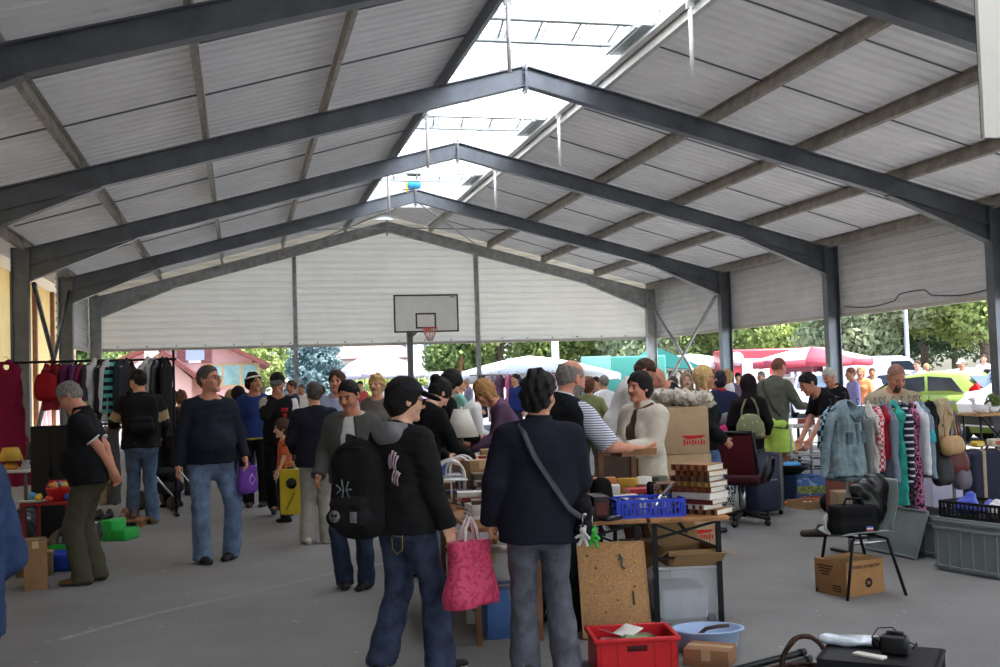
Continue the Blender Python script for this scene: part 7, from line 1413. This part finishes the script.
# ---- behind, around the middle
p_w1 = person(418, 9.0, 1.66, -62, 'dark haired woman with glasses in black jacket leaning over the books', top=G(BLACKC, n='jacket', t=.026), legs=J((104, 122, 146)), hair=('bun', H_BLACK), glasses=True, lean=14, hp=-34, rh=(.2, .42, 1.0), lh=(-.15, .42, 1.0), female=True, sk=SKP)
p_w2 = person(434, 10.4, 1.73, -72, 'woman in black coat with a dark bob looking down at the stall', top=G((26, 25, 27), n='coat', hem=-.3, t=.028), legs=G(BLACKC), hair=('bob', H_BLACK), lean=10, hp=-32, rh=(.2, .35, 1.05), lh=(-.15, .35, 1.05), female=True, sk=SKP)
p_teal = person(459, 20, 1.62, -95, 'man in mint green shirt and beige trousers between the stalls', top=G((132, 190, 176), sl='short'), legs=G((200, 188, 164)), hair=('short', H_DGREY), rh=(.1, .4, 1.1))
p_wshirt = person(453, 13.0, 1.66, -88, 'woman in white blouse bending behind the white lampshade', top=G((226, 226, 224), n='blouse'), legs=J((90, 104, 128)), hair=('bun', H_BROWN), lean=34, hp=-8, rh=(.15, .5, .95), lh=(-.15, .5, .95), female=True)
p_purple = person(521, 10.6, 1.70, 82, 'blond woman with glasses in purple top leaning over a stall', top=G((96, 72, 96), n='top'), legs=J((60, 66, 84)), hair=('bob', (176, 132, 84)), glasses=True, lean=30, hp=-6, lh=(-.12, .52, .98), rh=(.15, .5, .98), female=True, sk=SKR)
p_old = person(546, 7.05, 1.74, -60, 'grey bearded man in black vest over striped shirt reaching over the table', top=G(0, m=mat((214, 216, 226), rough=.85, rgb2=(70, 78, 120), pattern=('stripe', 20.0, 'Z', .72)), n='striped_shirt', sl='short', len=1.0, lt=.018, collar=mat((214, 216, 226), rough=.85)), over=G((24, 25, 30), n='vest', sl=None, fold=.006, t=.026, hem=-.12), legs=G((30, 30, 32), bot=.07, t=.018), hair=('bald', H_GREY), beard=(H_GREY, 'full'), sk=SKR, lean=17, hy=-6, hp=-8, fat=.07, wide=1.12, rh=(.40, .46, 1.12), rpole=(.6, -.3, -1), rhd=(None, (-.6, .2, .8), .7), lh=(-.25, .42, .95), lf=(-.16, -.05, 10), rf=(.16, .05, -10), det=.0105)
p_back = person(533, 5.95, 1.61, VIEW+4, 'dark curly haired person in navy jacket and grey jeans, back turned', top=G((32, 34, 46), n='jacket', hem=-.17, t=.036, lt=.022, collar=cloth((33, 35, 47)), fold=.013), legs=G((88, 90, 98), m=denim((92, 94, 104)), bot=.075, t=.016), hair=('curly', (30, 27, 26)), lf=(-.10, .02, 12), rf=(.15, .0, -14), lh=(-.275, .06, .90), lhd=((0, 0, -1), (1, 0, 0), .95), rh=(.25, .26, .96), wide=1.14, hk=1.1, hp=-6, hy=-32, side=2.5)
p_cream = person(641, 8.75, 1.605, 114, 'dark haired woman in cream jacket talking across the table', top=G((92, 72, 62), n='brown_top', t=.012), over=G((206, 198, 184), n='quilted_jacket', open=.075, ox=-.0, t=.03, lt=.02, hem=-.1, collar=cloth((208, 200, 186)), fold=.013), legs=G((92, 64, 56)), hair=('thick', (28, 24, 24)), sk=SKR, female=True, lh=(-.10, .30, 1.12), rh=(.10, .32, 1.12), lhd=(None, (.6, 0, .6), .8), hp=-4, det=.0115, wide=1.12)
p_bent = person(611, 11.6, 1.86, -100, 'man in pale grey sweater bending beside the teal lorry', top=G((206, 204, 202), n='sweater'), legs=G((44, 50, 74)), hair=('short', H_BROWN), lean=24, hp=-26, rh=(.12, .34, .95), lh=(-.15, .34, .95), sk=SKR)
p_olivew = person(588, 14.6, 1.58, VIEW-15, 'woman in olive green top with short auburn hair seen from behind', top=G((128, 134, 92), n='top'), legs=G((84, 86, 70)), hair=('thick', (104, 66, 50)), lh=(-.3, .2, 1.0), rh=(.3, .2, 1.0), female=True, wide=1.1)
p_white = person(604, 18, 1.6, VIEW+20, 'person in plain white shirt in front of the teal lorry', top=G((236, 236, 238)), legs=G((150, 150, 160)), hair=('short', H_GREY))
p_bald = person(690, 12.8, 1.78, 78, 'bald man in black jacket stooping behind the cardboard boxes', top=G((26, 27, 34), n='jacket', t=.03), legs=G(BLACKC), hair=None, lean=30, hp=-10, sk=SKR, lh=(-.15, .5, .9), rh=(.15, .5, .9), wide=1.1)
p_scarf = person(686, 15.8, 1.60, 165, 'woman in beige headscarf and grey coat facing the camera', top=G((130, 126, 124), n='coat', hem=-.3), legs=G((70, 70, 70)), hair=('hood', (150, 130, 108)), female=True, sk=SKP)
p_greyh = person(673, 16.5, 1.55, 120, 'short grey haired person between the bald man and the headscarf', top=G((72, 74, 84)), legs=G((60, 60, 66)), hair=('short', H_DGREY))
p_blondw = person(702, 11.0, 1.66, -88, 'blond woman in sunglasses and black cardigan over a white top', top=G((214, 226, 230), n='white_top', t=.012), over=G((28, 30, 34), n='cardigan', open=.075, hem=-.07, t=.02), legs=J((96, 124, 170)), hair=('bob', (216, 180, 124)), glasses='sun', female=True, sk=SKR, hp=-3, hy=-22, rh=(.22, .12, .98), lh=(-.22, .1, .98))
p_navyred = person(720, 14.4, 1.60, VIEW-6, 'person in navy jacket with red collar, back turned by the blue column', top=G((44, 52, 82), n='jacket', collar=cloth((190, 50, 60))), legs=J((60, 72, 108)), hair=('thick', (44, 40, 52)), rh=(.25, .2, 1.2))
p_blackw = person(747, 12.6, 1.55, -28, 'woman all in black with an olive shoulder bag', top=G((30, 26, 28), n='dress', hem=-.3, t=.024), legs=G(BLACKC), skirt=dict(m=cloth((28, 25, 27)), z=.35, w=.24), hair=('hood', (34, 26, 30)), female=True, sk=SKR, hy=30, rh=(.22, .15, 1.0), lh=(-.22, .15, .95))
p_lime = person(771, 13.8, 1.77, -66, 'balding man in olive grey pullover and lime green shorts', top=G((92, 96, 84), n='pullover', hem=-.09, t=.024, collar=cloth((90, 94, 82))), legs=G((196, 230, 104), n='shorts', end=.40, t=.03, flare=.03), hair=('crop', (120, 78, 60)), sk=SKR, lean=9, hp=-16, rh=(.26, .38, 1.12), rpole=(.5, -.7, -.6), rhd=(None, (-1, 0, .4), .7), lh=(-.24, -.04, 1.0), lpole=(-1, -.5, 0), lf=(-.12, .02, 5), rf=(.12, -.02, -8), shoes=(mat((150, 152, 140), rough=.8, var=.2, scale=40.0), SOLEW), wide=1.06, det=.014)
p_plaid = person(842, 12.5, 1.74, 86, 'dark haired man in black T-shirt stooping to reach downward', top=G(BLACKC, n='t_shirt', sl='short'), legs=G((40, 40, 44)), hair=('short', H_BLACK), lean=36, hp=4, lh=(-.16, .56, .72), rh=(.1, .5, .8), sk=SKR, hip=.9)
p_whiteh = person(836, 14.8, 1.62, 98, 'white haired man in black shirt looking down beside the blue column', top=G((30, 30, 34), n='shirt', collar=cloth((30, 30, 34))), legs=G((60, 60, 70)), hair=('short', H_WHITE), hp=-22, sk=SKR, lean=6, wide=1.08)
p_tan = person(890, 10.3, 1.63, 168, 'goateed man in beige shirt looking down over the clothes rail', top=G((176, 162, 138), n='shirt', collar=cloth((180, 166, 142)), t=.022), legs=G((90, 84, 76)), hair=('crop', (156, 116, 96)), beard=((84, 66, 54), 'goat'), sk=SKR, hp=-26, hy=8, lean=6, fat=.05, wide=1.18, lh=(-.3, .28, 1.0), rh=(.3, .28, 1.0))
# ---- onlookers farther back, every one different
FAR = [(171, 15.0, 1.60, 130, (52, 46, 46), (40, 40, 44), ('bob', H_BLACK), 'dark haired woman in dark sleeveless top between rail and navy sweater', dict(female=True, sl='short')),
 (181, 16.5, 1.57, 20, (62, 48, 42), (60, 60, 70), ('curly', (92, 58, 42)), 'auburn curly haired woman behind the navy sweater man', dict(female=True)),
 (231, 16.0, 1.56, 10, (214, 216, 222), (90, 100, 130), ('bob', (176, 140, 96)), 'fair haired woman in white top half hidden by the navy sweater', dict(female=True)),
 (239, 15.2, 1.60, 30, (44, 40, 46), (40, 40, 46), ('hood', (36, 34, 40)), 'woman in black headscarf behind the navy sweater man', dict(female=True)),
 (246, 18.0, 1.50, 160, (150, 42, 50), (50, 50, 60), ('short', H_BROWN), 'person in dark red shirt glimpsed behind the headband man', {}),
 (293, 22.0, 1.70, 100, (46, 52, 78), (50, 56, 76), ('short', H_BROWN), 'man in navy jacket in the sun beyond the gable post', {}),
 (302, 29.0, 1.62, 150, (226, 220, 214), (120, 120, 130), ('short', H_DGREY), 'person in cream shirt far beyond the gable post', {}),
 (322, 27.0, 1.58, 20, (150, 150, 190), (90, 90, 110), ('bob', H_BROWN), 'woman in lilac top under the violet parasol', dict(female=True)),
 (360, 30.0, 1.66, 170, (200, 90, 90), (70, 70, 90), ('short', H_DARK), 'person in coral shirt under the violet parasol', {}),
 (391, 26.0, 1.60, 90, (90, 100, 120), (60, 60, 70), ('short', H_BROWN), 'person in slate blue shirt left of the dark cap', {}),
 (417, 28.0, 1.58, 100, (224, 226, 232), (130, 120, 110), ('thick', H_BROWN), 'person in white shirt right of the basketball post', {}),
 (468, 31.0, 1.64, 100, (176, 172, 206), (130, 126, 150), ('short', H_WHITE), 'white haired person in lavender shirt by the market rail', {}),
 (516, 25.5, 1.70, 120, (40, 56, 120), (40, 44, 70), ('short', H_DARK), 'man in bright blue jacket under the big white parasol', {}),
 (572, 24.0, 1.60, 60, (210, 150, 150), (90, 90, 110), ('bob', H_DARK), 'woman in pink top left of the olive green top', dict(female=True)),
 (597, 22.0, 1.58, 110, (60, 62, 70), (60, 60, 80), ('short', H_DARK), 'dark clothed person behind the olive green top', {}),
 (648, 26.0, 1.60, 100, (216, 210, 214), (120, 110, 120), ('short', H_BROWN), 'person in pale shirt glimpsed left of the far column', {}),
 (728, 20.0, 1.64, 60, (224, 220, 222), (110, 110, 130), ('bob', H_BLOND), 'fair woman in white jacket by the blue column', dict(female=True)),
 (738, 27.0, 1.56, 150, (120, 100, 120), (80, 80, 100), ('thick', H_DARK), 'person in mauve top right of the blue column', {}),
 (762, 24.0, 1.58, 110, (230, 226, 226), (100, 100, 110), ('short', H_GREY), 'grey haired person in white behind the woman in black', {}),
 (852, 21.0, 1.60, 80, (170, 166, 220), (90, 90, 130), ('short', (150, 100, 80)), 'person in lilac shirt right of the white haired man', {}),
 (861, 24.0, 1.62, 130, (224, 144, 96), (120, 110, 120), ('bob', H_BLOND), 'fair woman in orange top beyond the clothes rail', dict(female=True)),
 (872, 27.0, 1.58, 150, (232, 200, 196), (130, 120, 120), ('short', H_BROWN), 'person in pale pink shirt beyond the clothes rail', {}),
 (918, 31.0, 1.76, 110, (206, 200, 226), (130, 130, 150), ('short', H_BROWN), 'person in pale lilac shirt behind the green car roof', {}),
 (926, 33.0, 1.66, 160, (230, 220, 170), (130, 130, 140), ('short', H_BLOND), 'fair person in yellow shirt behind the green car', {}),
 (962, 29.0, 1.74, 120, (236, 234, 238), (130, 130, 140), ('short', H_GREY), 'person in white sun hat and shirt left of the van', dict(hat=True)),
 (984, 36.0, 1.90, 140, (216, 206, 214), (120, 110, 120), ('short', H_BROWN), 'person far behind the van bonnet', {})]
for px, Z, H, hd, tc_, lc, hr_, lb, ex in FAR:
    kw = dict(top=G(tc_, sl=ex.get('sl', 'long')), legs=G(lc), hair=hr_, female=ex.get('female', False), sk=[SK, SKR, SKT][px % 3], hp=-8)
    if ex.get('hat'): kw['cap'] = (cloth((236, 226, 222)), cloth((236, 226, 222)))
    person(px, Z, H, hd, lb, **kw)
# ================================================================ WHAT PEOPLE CARRY
def pput(mb, name, m, par, **k): return mb.build(name, m, par, **k)
def soft(name, fld, h, m, parent=None): return blob(name, fld, h, m, parent)
def worn(p, name, label, cat, at_=(0, 0, 0), rz=0):
    return empty(name, p['M'](at_), p['head']+rz, label, cat)
def backpack(p, label, off, w=.30, hgt=.46, d=.19, rz=0, emblem=False):
    r = worn(p, 'backpack', label, 'backpack', off, rz); BK = cloth((30, 30, 32))
    F = Fld(.03); F.cone((-w*.28, 0, .10), (-w*.28, 0, hgt-.10), .11, .10, q=.9); F.cone((w*.28, 0, .10), (w*.28, 0, hgt-.10), .11, .10, q=.9); F.cone((0, 0, .12), (0, .0, hgt-.08), .14, .12, q=.65); F.cutp((0, .08, 0), (0, 1, 0), .02); F.fn(lambda P, d: d+.006*noise3(P, 22, 3)); soft('pack', F, .011, BK, r)
    F = Fld(.02); F.cone((-.07, -.10, .11), (.07, -.10, .11), .07, q=.8); F.cone((-.06, -.10, .19), (.06, -.10, .19), .06, q=.7); F.fn(lambda P, d: d+.004*noise3(P, 30, 4)); soft('front_pocket', F, .009, cloth((34, 34, 36)), r)
    for s in (-1, 1):
        MB().tube([(s*.09, .06, hgt-.05), (s*.12, .12, hgt+.05), (s*.135, .24, hgt+.02), (s*.14, .30, hgt-.12), (s*.15, .24, hgt-.28), (s*.15, .06, .1)], .024, 8, flat=.35).build('strap', BK, r)
    MB().tube([(-.04, .02, hgt-.02), (-.03, .0, hgt+.035), (.03, .0, hgt+.035), (.04, .02, hgt-.02)], .009, 6).build('grab_loop', BK, r)
    z = MB().tube([(-w*.42, -.085, .22), (-w*.40, -.07, hgt-.08), (-.06, -.07, hgt-.012), (.06, -.07, hgt-.012), (w*.40, -.07, hgt-.08), (w*.42, -.085, .22)], .005, 5); z.build('zip', BLACKM, r)
    if emblem:
        m = MB(); c = (-.05, -.177, .13)
        m.lathe([(.0, 0), (.033, 0), (.033, .006), (.0, .006)], 16, c=c, R=Matrix.Rotation(math.pi/2, 3, 'X')); m.build('round_badge', mat((112, 112, 114), rough=.5), r)
        m = MB()
        for q in (-.011, .011): m.lathe([(.0, 0), (.009, 0), (.009, .004), (.0, .004)], 10, c=(c[0]+q, -.1825, .135), R=Matrix.Rotation(math.pi/2, 3, 'X'))
        m.build('badge_marks', BLACKP, r); m = MB(); m.box((.06, -.17, .125), (.04, .012, .06), b=.004); m.build('patch', mat((116, 116, 120), rough=.7, var=.2), r)
        m = MB()
        for i in range(7): m.tube([(-.02+.02*math.cos(i*.9), -.125, .27), (-.02+.05*math.cos(i*.9), -.128, .27+.055*math.sin(i*.9))], .004, 4)
        m.build('pale_print', mat((120, 128, 132), rough=.7), r)
    return r
backpack(p_pack, 'black backpack worn over the black jacket with beige sleeve stripes', (0, -.245, 1.02), w=.30, hgt=.48)
backpack(p_cap, 'black backpack slung behind the black hooded jacket', (-.145, -.225, .83), w=.20, hgt=.50, d=.2, rz=22, emblem=True)
for p_, cc in ((p_cap, (150, 124, 84)),):      # stitched back pockets of the jeans
    for s in (1,):
        q = MB(); q.tube([p_['T'](s*x, -.119-.008*(1-abs(x-.085)*9), z) for x, z in ((.03, -.10), (.035, -.19), (.08, -.215), (.125, -.19), (.13, -.10))], .0035, 5); q.tube([p_['T'](s*x, -.125, -.11) for x in (.03, .08, .13)], .0035, 5)
        q.build('pocket_stitching', mat(cc, rough=.8), p_['o']).scale = [p_['s']]*3
# skeleton hand motif printed on the hooded jacket
o = MB()
for x0, z0, x1, z1 in ((.045, .30, .06, .40), (.062, .29, .085, .39), (.078, .28, .105, .37), (.03, .29, .035, .375), (.07, .20, .10, .28), (.095, .195, .118, .27), (.05, .21, .075, .285)):
    P = [p_cap['TS'](x0+(x1-x0)*t+.03, -.145-.012*math.sin(3.1*t), z0+(z1-z0)*t) for t in (0, .33, .66, 1)]; o.tube(P, [.007, .005, .005, .008], 5)
o.build('printed_motif', mat((196, 172, 186), rough=.8, var=.1), p_cap['o'], ).scale = [p_cap['s']]*3
def tote(p, hand, name, label, w, h, d, m, ml, drop=.16, rz=0, lean=0, cr=.012):
    q = p['M'](hand); r = empty(name, (q.x, q.y, q.z-drop-h), p['head']+rz, label, 'bag')
    F = Fld(.02); F.cone((-w*.33, 0, .05), (w*.33, 0, .05), d*.5, q=1); F.cone((-w*.42, 0, h-.02), (w*.42, 0, h-.02), d*.22, q=1); n = 6
    for i in range(n):
        t = i/(n-1); F.cone((-w*(.36+.08*t), 0, .05+(h-.07)*t), (w*(.36+.08*t), 0, .05+(h-.07)*t), d*(.5-.3*t), k=.05)
    F.cutp((0, 0, h), (0, 0, 1), .003); F.cutp((0, 0, .012), (0, 0, -1), .004); F.fn(lambda P, dd: dd+cr*noise3(P*np.array([1.5, 1, .8], f32), 18, 8)); soft('bag_body', F, .009, m, r)
    for s in (-1, 1): MB().tube([(-w*.22, s*d*.15, h-.03), (-w*.16, s*d*.1, h+drop*.6), (0, s*.015, h+drop+.01), (w*.16, s*d*.1, h+drop*.6), (w*.22, s*d*.15, h-.03)], .012, 6, flat=.4).build('handle', ml, r)
    return r
PINKB = mat((206, 72, 108), rough=.55, rgb2=(178, 48, 84), pattern=('blotch', 16.0, 2.5, .55))
tote(p_back, (-.405, .04, .925), 'shopping_bag', 'pink patterned shopping bag with white handles held at the thigh', .23, .36, .15, PINKB, cloth((226, 206, 206)), drop=.12, rz=38)
r = tote(p_sweater, (-.31, .10, .87), 'purple_bag', 'small purple bag carried by the man in the navy sweater', .17, .26, .09, cloth((104, 62, 150)), cloth((112, 70, 158)), drop=.03, rz=35)
MB().tube([(-.04, .055, .13), (.0, .06, .19), (.04, .055, .13), (.0, .06, .09)], .006, 5, closed=True).build('pale_print', mat((190, 170, 210), rough=.7), r)
# yellow carrier bag with its black disc and slash
yl = empty('yellow_bag', spot(288, 12.55), VIEW+2, 'yellow bag with black disc and slash carried in front of the boy', 'bag'); yz = .13
yl.location.z = float(at(288, 519, .13).z)*0+.13
F = Fld(.02); F.cone((-.07, 0, .04), (-.07, 0, .50), .045, q=.7); F.cone((.07, 0, .04), (.07, 0, .50), .045, q=.7); F.cone((0, 0, .03), (0, 0, .5), .1, .11, q=.38); F.cutp((0, 0, .52), (0, 0, 1), .003); F.cutp((0, 0, .0), (0, 0, -1), .003); soft('bag_body', F, .01, plastic((214, 190, 44)), yl)
m = MB(); m.lathe([(.0, -.002), (.062, -.002), (.062, .003), (.0, .003)], 20, c=(.02, -.046, .36), R=Matrix.Rotation(math.pi/2, 3, 'X')); m.bar((-.05, -.046, .06), (.055, -.046, .25), .006, .022, up=(0, 1, 0)); m.build('black_emblem', BLACKP, yl)
for s in (-1, 1): MB().tube([(-.05, s*.02, .5), (-.04, s*.015, .6), (.04, s*.015, .6), (.05, s*.02, .5)], .008, 5).build('handle', plastic((200, 176, 40)), yl)
# shoulder bag of the person with back turned
sb = worn(p_back, 'shoulder_bag', 'small black shoulder bag on a long strap across the navy jacket', 'bag', (.26, .02, .78), 0)
F = Fld(.02); F.cone((0, -.07, .06), (0, .08, .06), .06, q=.8); F.cone((0, -.07, .18), (0, .08, .18), .055, q=.75); F.cone((0, 0, .05), (0, 0, .2), .06, q=.9); F.fn(lambda P, d: d+.004*noise3(P, 30, 2)); soft('bag_body', F, .009, cloth((26, 26, 29)), sb)
T_ = p_back['T']; inv = lambda q: Vector((q[0]-.26, q[1]-.02, q[2]-.78))
sp = [(-.075, .03, 1.475), (-.09, -.07, 1.475), (-.07, -.155, 1.40), (-.02, -.175, 1.28), (.08, -.178, 1.12), (.17, -.165, .98), (.235, -.11, .93), (.27, -.06, .93)]
MB().tube([inv(q)*p_back['s'] for q in sp], .018, 8, flat=.3).build('strap', mat((58, 60, 66), rough=.4, var=.05), sb)
MB().lathe([(.0, -.012), (.016, -.012), (.016, .012), (.0, .012)], 10, c=(.005, -.09, .145)).build('buckle', CHROME, sb)
def plush(loc, s, m, label, kind):
    r = empty('plush_keyring', loc, VIEW+150, label, 'keyring'); F = Fld(.008); F.ell((0, 0, .0), (.022*s, .018*s, .028*s)); F.ell((0, .008*s, .036*s), (.020*s, .018*s, .018*s))
    for q in (-1, 1):
        F.cone((q*.016*s, .005, .012*s), (q*.04*s, .012, -.004*s), .010*s, .009*s); F.cone((q*.012*s, .004, -.02*s), (q*.026*s, .014, -.046*s), .011*s, .010*s); F.ell((q*.014*s, .004, .056*s), (.008*s, .006*s, .012*s))
    soft('plush_body', F, .0045, m, r); MB().tube([(0, 0, .05*s), (.004, 0, .085), (0, 0, .115)], .003, 5).build('cord', CHROME, r); return r
q = p_back['M']((.315, -.08, .80)); plush(q, .98, cloth((66, 176, 66)), 'green plush keyring hanging from the black shoulder bag', 0)
q = p_back['M']((.255, -.105, .81)); plush(q, .95, cloth((206, 206, 204)), 'white plush keyring hanging from the black shoulder bag', 0)
# olive shoulder bag
ob = worn(p_blackw, 'shoulder_bag', 'olive green shoulder bag carried by the woman in black', 'bag', (.02, -.22, .95)); pouch('bag_body', .30, .28, .14, mat((126, 130, 96), rough=.6, rgb2=(170, 172, 120), pattern=('blotch', 12.0, 1.0, .6)), ob, hv=.013, top=.6)
MB().tube([(-.1, 0, .2), (-.088, .03, .33), (-.05, .07, .43), (.0, .1, .48), (.05, .07, .43), (.088, .03, .33), (.1, 0, .2)], .012, 6).build('strap', cloth((126, 130, 100)), ob)
# cross-body strap of the olive pullover
MB().tube([p_lime['TS'](x, y, z) for x, y, z in ((-.12, -.10, .50), (-.07, -.155, .42), (.02, -.158, .30), (.10, -.155, .18), (.175, -.10, .08), (.19, .0, .03))], .014, 6, flat=.4).build('cross_strap', cloth((60, 62, 56)), p_lime['o']).scale = [p_lime['s']]*3
h = p_lime['M']((.27, .50, 1.12)); pp = MB(); pp.grid([[Vector((-.02+.3*i/5, -.1+.2*j/3, .07*math.sin(i*.6)+.02*i)) for j in range(4)] for i in range(6)])
tag(pp.build('paper_sheet', PAPER, loc=h, rz=p_lime['head']+60, solid=.002), 'white sheet of paper held by the man in lime shorts', 'paper')
# wooden tray held between the bearded man and the woman in cream
h = p_old['M']((.40, .50, 1.115)); tr = empty('wooden_tray', h, 10, 'small brown wooden tray passed across the table', 'tray'); tr.location.z -= .02
MB().box((-.08, .02, .0), (.26, .14, .012)).build('base', wood((150, 112, 74)), tr)
m = MB()
for a, b in (((-.08, -.05, .02), (.26, .01, .035)), ((-.08, .09, .02), (.26, .01, .035)), ((-.205, .02, .02), (.01, .14, .035)), ((.045, .02, .02), (.01, .14, .035))): m.box(a, b)
m.build('rim', wood((126, 90, 58)), tr)
